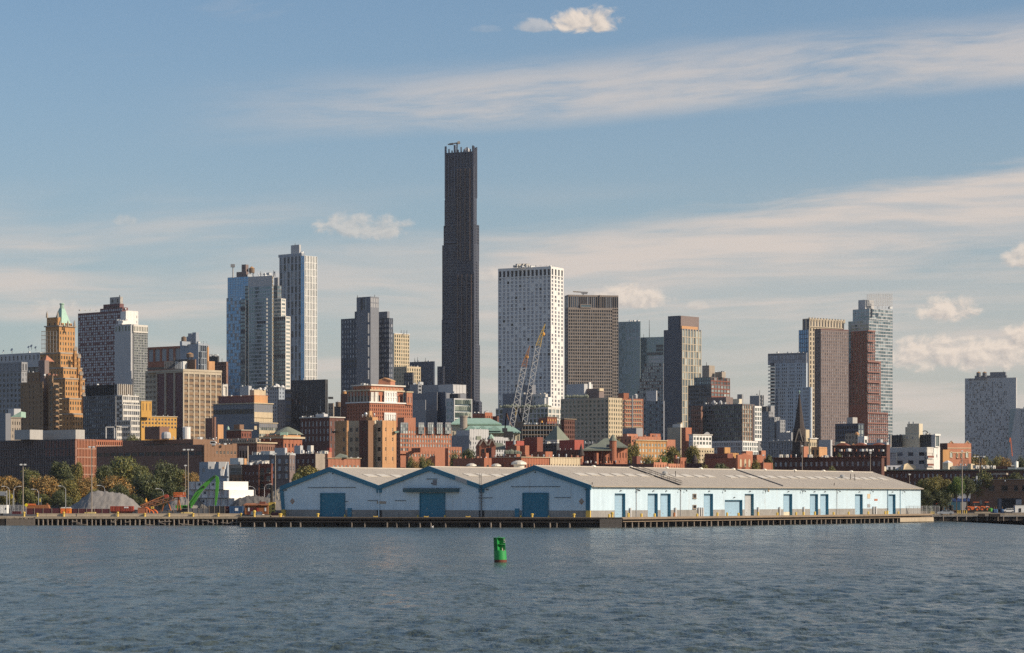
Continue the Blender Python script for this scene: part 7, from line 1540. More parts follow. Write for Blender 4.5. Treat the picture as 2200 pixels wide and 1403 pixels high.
TL = ((22, 1017, 74, 905, 'rust', 'broad rust-brown tree at the far left edge'), (66, 1004, 54, 945, 'green', 'green rounded tree behind the leftmost tall light pole'), (96, 1019, 86, 900, 'rust', 'wide rust-brown tree between the leftmost light pole and the gravel heap'), (129, 986, 58, 960, 'dark', 'dark green tree in front of the red fin end of the institute'),
      (150, 1028, 60, 890, 'olive', 'olive tree left of the second light pole, low crown'), (184, 1020, 66, 895, 'rust', 'olive-brown tree directly behind the second light pole'), (166, 988, 38, 975, 'olive', 'small olive tree peeping up left of the red fins'), (262, 975, 86, 950, 'green', 'tallest green tree in front of the brown hospital'),
      (222, 996, 46, 930, 'dark', 'small dark tree right of the red fin end'), (250, 1017, 84, 905, 'rust', 'wide rust-brown tree behind the gravel heap'), (251, 1035, 50, 870, 'dark', 'small dark green tree just above the gravel heap'), (304, 994, 44, 940, 'green', 'green tree with a small lamp at its top'),
      (318, 1013, 80, 885, 'dark', 'large dark round tree above the orange conveyor'), (362, 986, 80, 950, 'dark', 'big dark green tree against the hospital flank'), (396, 1004, 52, 930, 'green', 'green tree right behind the pair of light poles'), (412, 1012, 52, 895, 'rust', 'rust tinted tree left of the blue-grey house'), (372, 1030, 60, 880, 'dark', 'dark low tree between the conveyor and the light poles'),
      (56, 1044, 48, 860, 'green', 'low green tree beneath the rust trees at left'), (132, 1052, 46, 860, 'dark', 'low dark tree behind the orange toilet cabins'), (10, 1050, 40, 868, 'olive', 'low olive tree behind the white trailer'), (95, 1058, 40, 865, 'green', 'low green shrub tree above the orange bin'), (205, 1046, 44, 866, 'olive', 'low olive tree over the left slope of the gravel heap'), (290, 1058, 40, 862, 'dark', 'low dark tree at the right slope of the gravel heap'), (345, 1052, 44, 858, 'dark', 'low shadowy tree behind the orange cage platform'),
      (668, 997, 82, 780, 'olive', 'olive bushy tree rising behind the first shed gable'), (640, 1012, 40, 775, 'green', 'smaller green tree at the left slope of the first gable'),
      (1003, 961, 50, 930, 'dark', 'dark rounded tree before the orange apartments'), (978, 968, 30, 925, 'green', 'small green tree touching the dark rounded tree'), (884, 975, 30, 905, 'green', 'left small green tree below the orange apartments'), (905, 976, 32, 900, 'green', 'middle small green tree below the orange apartments'), (922, 979, 24, 905, 'olive', 'right small olive tree below the orange apartments'), (893, 986, 26, 880, 'rust', 'yellowing low bush above the second shed roof'),
      (1360, 947, 46, 960, 'olive', 'olive tree right of the turreted courthouse'), (1330, 941, 30, 1010, 'olive', 'small olive tree behind the courthouse turret'), (1441, 951, 60, 950, 'olive', 'broad olive tree with sunlit top right of the loft building'), (1487, 953, 46, 955, 'olive', 'olive tree below the white loft building'), (1392, 976, 44, 900, 'green', 'low green tree left of the broad olive tree'), (1425, 978, 44, 895, 'bright', 'bright green low tree under the broad olive tree'), (1465, 978, 40, 890, 'green', 'green low tree left of the dark corner turret'),
      (1545, 989, 52, 800, 'dark', 'dark round tree in front of the gabled brick house'), (1516, 996, 26, 805, 'olive', 'small olive bush at the ridge left of the dark round tree'), (1650, 972, 34, 870, 'dark', 'dark narrow tree above the low brick yard walls'), (1625, 986, 30, 850, 'olive', 'yellow-green bush on the brick yard wall'), (1785, 1000, 32, 845, 'green', 'small green tree in front of the long brick row'), (1802, 968, 26, 930, 'green', 'little green roof tree beside the arched school window'), (1688, 972, 26, 960, 'green', 'small tree left of the orange roof room'), (1520, 966, 22, 960, 'dark', 'tiny dark conifer below the white loft'),
      (1985, 1025, 46, 850, 'green', 'olive-green tree just right of the shed roof end'), (2007, 1019, 52, 845, 'olive', 'large sunlit olive tree right of the shed end'), (2032, 1027, 46, 848, 'olive', 'olive tree in the middle of the right-hand clump'), (2055, 1022, 42, 843, 'bright', 'bright green tree beside the tall right light pole'), (2078, 1018, 44, 855, 'dark', 'dark tree left of the brown port building'), (2112, 1009, 60, 892, 'green', 'green tree behind the lamp cluster over the brown building'), (2150, 1021, 60, 896, 'olive', 'olive tree above the middle of the brown building'), (2188, 1011, 56, 893, 'dark', 'dark tree at the right edge above the brown building'), (2025, 1046, 50, 842, 'dark', 'low dark tree under the right-hand clump'), (1990, 1048, 44, 841, 'dark', 'low dark tree at the shed end wall'),
      (2096, 972, 44, 1250, 'olive', 'leftmost distant tree below the perforated tower'), (2118, 975, 44, 1240, 'green', 'second distant tree below the perforated tower'), (2140, 976, 48, 1230, 'olive', 'third distant tree below the perforated tower'), (2160, 980, 40, 1210, 'rust', 'yellowish distant tree below the slanted tower'), (2193, 978, 34, 1190, 'dark', 'dark distant tree at the right edge'), (2105, 984, 46, 1150, 'rust', 'low yellowing tree left of the white roof boxes'),
      (290, 927, 46, 1200, 'green', 'green tree on the roof terrace below the yellow brick block', ))
for t_ in TL: tree(t_[0], t_[1], t_[2] * (1.18 if t_[0] < 430 else 1.1), *t_[3:])

# ------------------------------------------------------------------ light poles and street lamps
def pole(px, top, base, D, label, lamps=2, r=.17, blk_=True):
    p = PT(px, base, D); h = (base - top) * D / F; t = thing('light_pole', label, 'light pole', p, 'tall light poles')
    b = MB(); b.cyl(p, p + Z * h, r, r * .6, 8, 'stone'); b.build('pole', t)
    b = MB(); q = p + Z * h; b.bar(q - Vector((lamps * .55, 0, 0)), q + Vector((lamps * .55, 0, 0)), .12, 'mgrey'); b.build('cross_arm', t)
    for i in range(lamps):
        b = MB(); c = q + Vector(((i - (lamps - 1) / 2) * 1.1, -.1, 0)); b.obox(c - Vector((.3, .2, .25)), (.6, 0, 0), (0, .5, .12), Z * .3, 'lamp'); b.build('lamp_head', t)
    if blk_:
        b = MB(); b.box(p.x - 1.1, p.x + 1.1, p.y - .8, p.y + .8, p.z - .3, p.z + .75, 'yblock'); b.box(p.x - 1.9, p.x - 1.2, p.y - .7, p.y + .7, p.z - .3, p.z + .7, 'yblock'); b.build('concrete_base', t)
    return t
pole(49.5, 998, 1104, 712, 'leftmost tall light pole, rising before the rust trees', 2, .17, False); pole(197, 960, 1106, 708, 'tall light pole on a yellow block before the gravel heap'); pole(404.3, 966, 1106, 707, 'tall light pole on a yellow block beside the green crane', 3); pole(398.5, 1000, 1098, 760, 'thinner light pole right behind the yellow-based pole', 1, .14, False)
pole(591.5, 974, 1100, 720, 'tall light pole at the left corner of the shed', 1, .17, False); pole(2067, 969, 1104, 838, 'tall light pole right of the shed end', 1, .22, False); pole(2104, 981, 1031, 900, 'light pole with round lamps above the brown port building', 4, .14, False); pole(1723.5, 958, 1012, 860, 'light pole rising behind the ridge before the church', 1, .13, False); pole(1870, 973, 1014, 850, 'light pole behind the ridge before the old school', 1, .12, False)
pole(1954, 1019, 1050, 838, 'small light pole behind the far shed roof slope', 1, .1, False); pole(1457, 983, 1002, 850, 'short thin pole by the red gable behind the ridge', 1, .08, False); pole(1640, 978, 1008, 850, 'short thin pole above the low yard walls', 1, .08, False)
def streetlamp(px, top, base, D, side, label):
    p = PT(px, base, D); h = (base - top) * D / F; t = thing('street_lamp', label, 'street lamp', p, 'curved street lamps')
    b = MB(); b.cyl(p, p + Z * (h - 1.2), .12, .09, 6, 'lgrey'); b.build('pole', t)
    b = MB(); q = p + Z * (h - 1.2); pts = [q + Vector((side * x, 0, z)) for x, z in ((0, 0), (.15, .5), (.5, .9), (1.0, 1.1), (1.5, 1.2))]
    for a_, b_ in zip(pts, pts[1:]): b.cyl(a_, b_, .08, .07, 6, 'lgrey')
    b.build('arm', t)
    b = MB(); c = pts[-1]; b.obox(c + Vector((0 if side > 0 else -.9, -.18, -.08)), (.9, 0, 0), (0, .36, 0), Z * .2, 'lamp'); b.build('lamp_head', t)
for a_ in ((20, 1045, 1092, 800, -1, 'street lamp curving left at the far left'), (29.5, 1045, 1090, 805, 1, 'street lamp curving right beside the leftmost pole'), (141, 1044, 1092, 800, -1, 'street lamp curving left above the orange toilet cabins'), (225, 1043, 1060, 800, -1, 'street lamp head above the gravel heap'), (351, 1050, 1080, 800, -1, 'street lamp curving left over the orange conveyor'), (394, 1051, 1080, 800, 1, 'street lamp curving right beside the pair of poles'), (83, 1051, 1085, 830, -1, 'faint street lamp among the rust trees'), (548, 1045, 1075, 800, -1, 'street lamp in front of the maroon brick building'), (568, 1040, 1070, 800, 1, 'leaning wooden street lamp left of the shed corner')): streetlamp(*a_)

# ------------------------------------------------------------------ yard on the left quay
def heap(name, label, px0, px1, base, D, prof, m, dep=1.0):
    """heap of loose stone: ridge profile in photo rows over photo columns"""
    x0, x1 = XP(px0, D), XP(px1, D); n = 56; nd = 22; zb = ZP(base, D)
    xs = [p[0] for p in prof]; hs = [(base - p[1]) * D / F for p in prof]
    V = []; Fc = []; rg = np.random.default_rng(int(px0)); wd = (x1 - x0) * .5 * dep
    for j in range(nd + 1):
        v = j / nd * 2 - 1
        for i in range(n + 1):
            px = px0 + (px1 - px0) * i / n; h = float(np.interp(px, xs, hs)); f = max(0, 1 - abs(v) ** 1.15)
            hh = max(0.0, h - (1 - f) * max(hs)) if h > 0 else 0
            z = hh + (rg.normal(0, .10) + .16 * math.sin(i * .9 + j * .7) * math.sin(j * .5 + 1)) * (hh > .25)
            V.append((x0 + (x1 - x0) * i / n, D + v * wd, zb + max(-.1, z)))
    for j in range(nd):
        for i in range(n): a_ = j * (n + 1) + i; Fc.append((a_, a_ + 1, a_ + n + 2, a_ + n + 1))
    me = bpy.data.meshes.new(name); me.from_pydata(V, [], Fc); me.materials.append(mat(m)); me.polygons.foreach_set('use_smooth', [True] * len(Fc))
    return single(name, me, label, 'heap', (0, 0, 0))
heap('gravel_heap', 'big double-crested grey gravel heap behind the second light pole', 139, 305, 1095, 745, ((139, 1095), (165, 1080), (195, 1057), (210, 1053.5), (222, 1056), (230, 1055), (245, 1058), (262, 1060), (285, 1073), (305, 1092)), 'gravel', .8)
heap('gravel_heap', 'pale gravel heap behind the green crane', 352, 455, 1096, 748, ((352, 1090), (370, 1068), (390, 1063), (410, 1064), (432, 1076), (455, 1094)), 'gravel', .8)
heap('gravel_heap', 'dark grey gravel heap above the red shed left of the pier shed', 487, 610, 1096, 742, ((487, 1093), (510, 1072), (530, 1065.5), (553, 1065), (572, 1069), (592, 1072), (610, 1080)), 'graveld', .8)
heap('sand_heap', 'pale sand heap rising behind the dark gravel at the shed corner', 555, 640, 1095, 775, ((555, 1092), (575, 1063), (592, 1052), (607, 1044), (640, 1052)), 'sand', .9)
heap('gravel_heap', 'little brown gravel heap at the foot of the pale heap', 418, 452, 1099, 725, ((418, 1097), (432, 1083), (440, 1085), (452, 1097)), 'graveld', .9)
heap('gravel_heap', 'low pale gravel heap under the stacked containers', 440, 505, 1094, 752, ((440, 1092), (470, 1080), (490, 1086), (505, 1092)), 'gravel', .8)

# stacked reefers: dark-fronted ends on the left, long white flanks on the right
thc = 60; c_, s_ = math.cos(R(thc)), math.sin(R(thc)); uc = Vector((c_, s_, 0)); vc = Vector((-s_, c_, 0))
def container_mesh(L, W_, H, m, mr, doors='dgrey', reefer=True):
    b = MB(); b.obox((0, 0, 0), uc * L, vc * W_, Z * H, m)
    for i in range(int(L / .42)): b.obox(uc * (.2 + i * .42) - vc * .03 + Z * .15, uc * .2, vc * .03, Z * (H - .3), m)
    b.obox(-uc * .05 + vc * .06 + Z * .06, uc * .05, vc * (W_ - .12), Z * (H - .12), mr)
    return b
RM = container_mesh(12.2, 2.44, 2.42, 'reefer', 'rgrey').mesh('body')
fm = MB(); fm.obox(-uc * .08 + Z * .02, uc * .03, vc * 2.44, Z * .14, 'mgrey'); fm.obox(-uc * .08 + Z * 2.29, uc * .03, vc * 2.44, Z * .12, 'mgrey')
for y in (0, 2.3): fm.obox(-uc * .08 + vc * y, uc * .03, vc * .14, Z * 2.42, 'mgrey')
FRM = fm.mesh('end_frame')
um = MB(); um.obox(-uc * .11 + vc * .55 + Z * 1.1, uc * .05, vc * 1.3, Z * 1.0, 'lgrey'); um.obox(-uc * .13 + vc * .75 + Z * 1.25, uc * .03, vc * .6, Z * .6, 'ink'); CU = um.mesh('cooling_unit')
lm = MB()
for y in (.62, 1.0, 1.44, 1.82): lm.obox(-uc * .12 + vc * y + Z * .1, uc * .04, vc * .06, Z * 2.2, 'steel')
for y in (.4, 2.0): lm.obox(-uc * .11 + vc * y + Z * .5, uc * .03, vc * .05, Z * 1.5, 'redc')
LB = lm.mesh('lock_bar')
def xy(px, D): return Vector((XP(px, D), D, 0))
o0 = xy(503.5, 742); nr = 0
for row, (pxc, cnt, zrow) in enumerate(((515, 6, GZ), (503.5, 6, GZ + 2.45), (492, 6, GZ + 4.9), (480, 5, GZ + 7.35))):
    for i in range(cnt):
        base = xy(pxc, 742 + row * .1) + vc * (i * 2.5); base.z = zrow
        lab = ('bottom', 'second', 'third', 'top')[row]; q_ = ('sunlit right-hand', 'second from right', 'third from right', 'third from left', 'second from left', 'leftmost')[i]
        if row == 3: q_ = ('sunlit right-hand', 'second from right', 'middle', 'second from left', 'leftmost')[i]
        t = thing('shipping_container', f'{q_} white refrigerated container in the {lab} row of the stack', 'container', base, 'stacked white refrigerated containers')
        for nm, me in (('body', RM), ('end_frame', FRM)): child(nm, me, t, base)
        child(*(('cooling_unit', CU) if (row, i) in ((1, 5), (1, 4), (2, 3), (3, 1), (3, 3)) else ('lock_bar', LB)), t, base)
def simplebox(name, label, cat, px0, px1, yt, yb, D, m, dep=2.4, ribs=True, doors=None, th=0):
    a_ = PT(px0, yb, D); w = XP(px1, D) - a_.x; h = (yb - yt) * D / F; t = thing(name, label, cat, a_)
    b = MB(); b.obox(a_, (w, 0, 0), (0, dep, 0), Z * h, m)
    if ribs:
        for i in range(int(w / .45)): b.obox(a_ + Vector((.12 + i * .45, -.05, .12)), (.22, 0, 0), (0, .05, 0), Z * (h - .24), m)
    b.build('body', t)
    b = MB()
    for x in (0, w - .12): b.obox(a_ + Vector((x, -.07, 0)), (.12, 0, 0), (0, .07, 0), Z * h, m)
    b.obox(a_ + Vector((.12, -.07, h - .12)), (w - .24, 0, 0), (0, .07, 0), Z * .12, m); b.obox(a_ + Vector((.12, -.07, 0)), (w - .24, 0, 0), (0, .07, 0), Z * .12, m); b.build('frame', t)
    return t, a_, w, h
def tagpanel(t, a_, x, z, w, h, m, nm, off=.09):
    b = MB(); b.obox(a_ + Vector((x, -off, z)), (w, 0, 0), (0, .03, 0), Z * h, m); return b.build(nm, t)
t, a_, w, h = simplebox('shipping_container', 'dark blue container with a white notice, left of the red metal shed', 'container', 493, 521, 1087.5, 1105, 716, 'bluec'); tagpanel(t, a_, w * .42, h * .42, .9, .8, 'signw', 'notice')
t, a_, w, h = simplebox('dark_container', 'very dark container beside the dark blue one', 'container', 483, 493, 1088, 1105, 718, 'maroonc'); tagpanel(t, a_, .3, h * .4, .6, .6, 'brickl', 'notice')
t, a_, w, h = simplebox('metal_shed', 'red metal storage shed with two closed doors and a lean-to roof', 'shed', 526, 575.5, 1086, 1105, 722, 'rust', 5); tagpanel(t, a_, w * .40, .1, w * .22, h * .72, 'redc', 'door'); tagpanel(t, a_, w * .62, .1, w * .2, h * .72, 'rust', 'door'); tagpanel(t, a_, w * .12, .1, w * .26, h * .72, 'maroonc', 'door'); tagpanel(t, a_, w * .14, h * .35, .45, 1, 'signw', 'notice', .14); tagpanel(t, a_, w * .86, h * .35, .45, 1, 'signw', 'notice', .14)
b = MB(); b.extr([a_ + Vector((-.4, -.5, h)), a_ + Vector((w + .4, -.5, h)), a_ + Vector((w + .2, 5, h + .5)), a_ + Vector((-.2, 5, h + .5))], (0, 0, .15), 'rust'); b.build('roof', t)
b = MB(); b.obox(a_ + Vector((w * .6, 2, h + .2)), (1.7, 0, 0), (0, 1.5, 0), Z * .9, 'brickd'); b.build('roof_box', t)
t, a_, w, h = simplebox('pile_driver_stand', 'yellow steel stand holding one tall dark pipe pile', 'machine', 577, 590.5, 1079, 1106, 714, 'ypaint', 1.7, False); b = MB(); p = a_ + Vector((.75, .8, 0)); b.cyl(p, p + Z * 8.3, .38, .38, 12, 'wooddk'); b.build('pipe_pile', t)
for k in range(3): tagpanel(t, a_, w * .55, h * (.15 + .28 * k), .5, .5, 'iron', 'opening', .1)
t, a_, w, h = simplebox('timber_stack', 'dark red skid box at the foot of the yellow stand', 'box', 582, 601, 1101, 1109, 700, 'maroonc', 2); simplebox('concrete_block', 'pale concrete blocks in front of the red metal shed', 'block', 539, 563, 1099, 1106, 712, 'offwhite', 1.2, False)
simplebox('timber_stack', 'dark stacked timber on the bare pier end', 'timber stack', 556, 575, 1109, 1114, 668, 'wooddk', 1.5, False)
b = MB(); b.obox(PT(580, 1112, 664), (3.6, 0, 0), (0, 1, 0), Z * .5, 'deckc'); b.obox(PT(548, 1113, 664), (4.2, 0, 0), (0, 1, 0), Z * .7, 'deckc'); single('concrete_block', b.mesh('concrete_block'), 'worn concrete kerb blocks on the pier end', 'block', (0, 0, 0))

def fence(name, label, px0, px1, yt, yb, D, m, n, postm='dgrey'):
    t = thing(name, label, 'fence', PT(px0, yb, D)); x0, x1 = XP(px0, D), XP(px1, D); z0, z1 = ZP(yb, D), ZP(yt, D)
    for i in range(n):
        a_ = x0 + (x1 - x0) * i / n; c_2 = x0 + (x1 - x0) * (i + 1) / n
        b = MB(); b.box(a_ + .05, c_2 - .05, D, D + .05, z0 + .1, z1 - .02, m); b.build('screen_panel', t)
    for i in range(n + 1):
        a_ = x0 + (x1 - x0) * i / n; b = MB(); b.cyl((a_, D - .06, z0), (a_, D - .06, z1 + .1), .06, .06, 6, 'stone'); b.build('post', t)
fence('screen_fence', 'dark red mesh screen fence left of the toilet cabins', 55, 130, 1092, 1106, 709, 'maroonc', 4); fence('screen_fence', 'dark mesh screen fence right of the toilet cabins', 152, 236, 1093, 1106, 710, 'maroonc', 5); fence('screen_fence', 'black mesh screen fence before the stacked containers', 449, 483, 1087, 1105, 714, 'iron', 3); fence('screen_fence', 'low grey mesh fence behind the yellow block by the green crane', 405, 449, 1092, 1106, 713, 'dgrey', 4)
def wirefence(label, px0, px1, yt, yb, D, n):
    t = thing('wire_fence', label, 'fence', PT(px0, yb, D)); x0, x1 = XP(px0, D), XP(px1, D); z0, z1 = ZP(yb, D), ZP(yt, D)
    for i in range(n + 1): a_ = x0 + (x1 - x0) * i / n; b = MB(); b.cyl((a_, D, z0), (a_, D, z1), .06, .06, 6, 'lgrey'); b.build('post', t)
    b = MB()
    for i in range(n * 10): a_ = x0 + (x1 - x0) * i / (n * 10); b.bar((a_, D, z0), (a_ + .25, D, z1), .025, 'lgrey')
    b.bar((x0, D, z1), (x1, D, z1), .05, 'lgrey'); b.build('wire_mesh', t, stuff=True)
wirefence('galvanised wire fence behind the white trailer', 14, 55, 1085, 1103, 716, 5); wirefence('wire fence at the far end of the pier shed', 1935, 2018, 1087, 1106, 800, 9)
# chemical toilets
def toilet(px0, px1, label):
    D = 706; x0, x1 = XP(px0, D), XP(px1, D); z0, z1 = ZP(1106.5, D), ZP(1092, D); t = thing('toilet_cabin', label, 'toilet cabin', (x0, D, z0), 'orange toilet cabins')
    b = MB(); b.box(x0, x1, D, D + 1.2, z0, z1, 'potty'); b.build('cabin', t); b = MB(); b.box(x0 + .18, x1 - .35, D - .05, D, z0 + .1, z1 - .15, 'orangep'); d_ = b.build('door', t); b = MB(); b.box(x1 - .6, x1 - .5, D - .1, D - .05, z0 + .8, z0 + 1.0, 'iron'); b.build('handle', d_)
    b = MB(); b.prism([(x0 - .05, D - .05), (x1 + .05, D - .05), (x1 + .05, D + 1.25), (x0 - .05, D + 1.25)], z1, z1 + .12, 'offwhite'); b.prism([(x0 + .2, D + .2), (x1 - .2, D + .2), (x1 - .2, D + 1), (x0 + .2, D + 1)], z1 + .12, z1 + .3, 'offwhite'); b.build('roof', t)
toilet(129.5, 139.5, 'left orange toilet cabin with a white roof'); toilet(140.5, 152, 'right orange toilet cabin with a white roof')
# hopper trailer
t, a_, w, h = simplebox('hopper_trailer', 'red ribbed tipping trailer at the foot of the gravel heap', 'trailer', 236.5, 285.5, 1087.5, 1098.5, 712, 'redc', 2.4)
b = MB(); b.extr([a_ + Vector((0, -.02, 0)), a_ + Vector((w, -.02, 0)), a_ + Vector((w * .86, .3, -.7)), a_ + Vector((w * .14, .3, -.7))], (0, 2, 0), 'brickd'); b.build('belly', t); tagpanel(t, a_, w * .62, h * .62, 1.2, .4, 'signw', 'plate', .12)
for k in range(9): tagpanel(t, a_, w * (k + .3) / 9, .1, .1, h - .2, 'brick', 'rib', .13)
for k in (.25, .38, .7, .8): b = MB(); p = a_ + Vector((w * k, .1, -.95)); b.cyl(p, p + Vector((0, .4, 0)), .45, .45, 12, 'tyre'); b.build('wheel', t)
for k in (.2, .5, .85): b = MB(); b.obox(a_ + Vector((w * k, -.3, -1.25)), (1.6, 0, 0), (0, .6, 0), Z * .5, 'plinth'); b.build('chock_block', t)
# orange bin with a sloping lid, white trailer, maroon skip
D = 716; b = MB(); z0 = ZP(1092.5, D); pts = [PT(54, 1092.5, D), PT(106, 1092.5, D), PT(103, 1084.5, D), PT(58, 1085.5, D)]; t = thing('scrap_bin', 'long rusty orange bin behind the dark red screen fence', 'bin', pts[0]); b.extr(pts, (0, 2.3, 0), 'rust'); b.build('body', t); b = MB(); b.obox(PT(57, 1086, D) - Vector((0, .1, 0)), (2.6, 0, 0), (0, .1, 0), Z * .5, 'orangep'); b.build('rim', t); b = MB(); b.obox(PT(100, 1085, D), (.4, 0, 0), (0, .3, 0), Z * .5, 'rust'); b.build('lug', t)
t, a_, w, h = simplebox('site_trailer', 'white site trailer with one small window at the far left', 'trailer', -14, 14.5, 1085, 1103, 708, 'reefer', 3, True); tagpanel(t, a_, w * .88, h * .45, .35, .5, 'gk', 'window', .1)
for k in (.2, .6): b = MB(); p = a_ + Vector((w * k, .1, -.25)); b.cyl(p, p + Vector((0, .3, 0)), .4, .4, 12, 'tyre'); b.build('wheel', t)
simplebox('scrap_skip', 'low dark red skip beside the white site trailer', 'skip', 26, 43.5, 1098.5, 1104.5, 706, 'maroonc', 2)
# road sign, traffic signal, gantry sign
b = MB(); p = PT(56.5, 1085, 706); r = .55; b.extr([p - Vector((r, 0, 0)), p - Z * r, p + Vector((r, 0, 0)), p + Z * r], (0, .05, 0), 'signy'); b2 = MB(); b2.cyl(p - Z * 2.6, p + Vector((0, .1, -.3)), .05, .05, 6, 'steel'); t = thing('road_sign', 'yellow diamond road sign by the dark red fence', 'sign', p - Z * 2.6); b.build('sign_plate', t); b2.build('post', t)
for px, py, lab in ((25, 1067, 'yellow traffic signal hanging on a mast arm at far left'), (85.5, 1075, 'yellow traffic signal above the orange bin')):
    D = 790; p = PT(px, py, D); t = thing('traffic_signal', lab, 'traffic signal', (p.x, D, GZ)); b = MB(); b.obox(p - Vector((.2, 0, .5)), (.4, 0, 0), (0, .4, 0), Z * 1.1, 'signy'); b.build('signal_head', t); b = MB(); b.cyl((p.x + .3, D + .3, GZ), (p.x + .3, D + .3, p.z + 1), .09, .09, 6, 'mgrey'); b.build('pole', t)
    for k in range(3): b = MB(); q = p + Vector((0, -.03, -.3 + k * .35)); b.cyl(q, q + Vector((0, .05, 0)), .13, .13, 8, 'iron'); b.build('lens', t)
D = 780; t = thing('gantry_sign', 'grey overhead gantry sign at the far left edge', 'sign', PT(15, 1090, D)); b = MB(); b.cyl(PT(14.5, 1092, D), PT(14.5, 1054, D), .14, .12, 8, 'lgrey'); b.build('post', t); b = MB(); b.bar(PT(-30, 1057, D), PT(14.5, 1057, D), .3, 'lgrey'); b.bar(PT(-30, 1065, D), PT(14.5, 1065, D), .2, 'lgrey'); b.build('truss', t); b = MB(); b.obox(PT(-20, 1064.5, D) - Vector((0, .4, 0)), (4.6, 0, 0), (0, .15, 0), Z * 1.1, 'steel'); b.build('sign_panel', t)
# amber beacon sign over the heap's right foot
b = MB(); p = PT(313.5, 1079, 720); b.lathe(p, [(.35, 0), (.42, .35), (.25, .6), (.16, 1), (.2, 1.15)], 8, 'hook'); t = thing('buoy_marker', 'small orange marker float hung on a post by the conveyor', 'marker', PT(313.5, 1100, 720)); b.build('float', t); b = MB(); b.cyl(PT(313.5, 1100, 720), p, .05, .05, 6, 'steel'); b.build('post', t)

# orange conveyor: two rusty lattice booms, cage platform, legs and pipe elbows
cv = thing('conveyor', 'rusty orange lattice conveyor rising to a caged platform', 'conveyor', PT(310, 1100, 716))
def lattice(p, q, w, h, m, n, parent, nm, r=.1):
    p = Vector(p); q = Vector(q); d = (q - p).normalized(); s = d.cross(Z).normalized() if abs(d.z) < .99 else Vector((1, 0, 0)); u = s.cross(d).normalized(); b = MB()
    for i in (-.5, .5):
        for j in (-.5, .5): b.bar(p + s * w * i + u * h * j, q + s * w * i + u * h * j, r, m)
    for k in range(n):
        a0 = p + (q - p) * (k / n); a1 = p + (q - p) * ((k + 1) / n); f = .5 if k % 2 else -.5
        for i in (-.5, .5): b.bar(a0 + s * w * i + u * h * f, a1 + s * w * i - u * h * f, r * .75, m)
        for j in (-.5, .5): b.bar(a0 + u * h * j + s * w * f, a1 + u * h * j - s * w * f, r * .75, m)
    return b.build(nm, parent)
lattice(PT(302, 1090, 716), PT(358, 1066.5, 718), 1.0, 1.0, 'rust', 10, cv, 'boom', .16); lattice(PT(306, 1090, 712), PT(384, 1067, 712), 1.0, 1.1, 'rustboom', 12, cv, 'boom', .18)
b = MB(); b.bar(PT(304, 1089, 716), PT(357, 1066, 718), .7, 'rustboom', .18); b.bar(PT(308, 1089.5, 712), PT(383, 1067, 712), .7, 'rust', .18); b.build('belt', cv)
b = MB(); p = PT(358, 1066.5, 717); b.cyl(p - Vector((0, .8, 0)), p + Vector((0, .8, 0)), .55, .55, 12, 'redc'); b.build('drum', cv)
b = MB(); b.obox(PT(373, 1067.5, 711), (3.1, 0, 0), (0, 2.2, 0), Z * .15, 'orangep')
for i in range(9):
    for yy in (0, 2.2): p = PT(373.5, 1067, 711) + Vector((i * .37, yy, 0)); b.bar(p, p + Z * 1.15, .08, 'orangep')
for yy in (0, 2.2):
    for z in (.55, 1.15): p = PT(373, 1067, 711) + Vector((0, yy, z)); b.bar(p, p + Vector((3.1, 0, 0)), .09, 'orangep')
b.build('cage_platform', cv)
for x0, y0, x1, y1 in ((383, 1067, 388, 1096), (361, 1078, 367, 1097), (352, 1082, 348, 1098), (384, 1068, 381, 1096)): b = MB(); b.bar(PT(x0, y0, 712), PT(x1, y1, 713), .3, 'rust'); b.build('leg', cv)
for k, (x, y, m_) in enumerate(((318, 1092, 'orangep'), (327, 1097, 'orangep'), (335, 1097, 'orangep'))):
    b = MB(); c = PT(x - 5, y + 7, 707)
    for i in range(8):
        a0 = R(90 - i * 13); a1 = R(90 - (i + 1) * 13); b.cyl(c + Vector((math.cos(a0) * 1.05, 0, math.sin(a0) * 1.05)), c + Vector((math.cos(a1) * 1.05, 0, math.sin(a1) * 1.05)), .22, .22, 8, m_, True)
    t = thing('pipe_elbow', ('leftmost', 'middle', 'rightmost')[k] + ' of three orange pipe elbows lying below the conveyor', 'pipe', PT(x, 1104, 707), 'orange pipe elbows'); b.build('bend', t)
simplebox('engine_box', 'rusty red engine housing at the low end of the conveyor', 'machine', 296, 315, 1090.5, 1103, 709, 'brick', 2, False); simplebox('machine_frame', 'yellow engine cover below the conveyor boom', 'machine', 324, 330, 1088, 1093, 711, 'ypaint', 1.2, False)
# green material handler
gh = thing('material_handler', 'green material handler with its long arm folded over the gravel', 'excavator', PT(392, 1098, 722))
def arm(pts, ws, m, nm, D):
    b = MB(); up = []; dn_ = []
    for i, (x, y) in enumerate(pts):
        p = PT(x, y, D); a_ = PT(*pts[max(0, i - 1)], D); c = PT(*pts[min(len(pts) - 1, i + 1)], D); d = (c - a_).normalized(); n = Vector((-d.z, 0, d.x)); up.append(p + n * ws[i] / 2); dn_.append(p - n * ws[i] / 2)
    for i in range(len(pts) - 1): b.extr([up[i], up[i + 1], dn_[i + 1], dn_[i]], (0, .7, 0), m)
    return b.build(nm, gh)
arm([(406, 1093), (411, 1082), (424, 1062), (436, 1047), (449, 1034), (461, 1023.5)], [.9, 1.3, 1.55, 1.3, 1.0, .7], 'gpaint', 'boom', 722); arm([(461, 1023), (466, 1026), (467, 1034), (465.5, 1060), (462.5, 1086)], [.7, .9, .95, .75, .4], 'gpaint', 'stick', 721.5)
b = MB(); b.cyl(PT(415, 1085, 721.4), PT(424, 1071, 721.4), .12, .12, 8, 'gpaint'); b.cyl(PT(424, 1071, 721.4), PT(440, 1050, 721.4), .08, .08, 8, 'steel'); b.build('hydraulic_ram', gh)
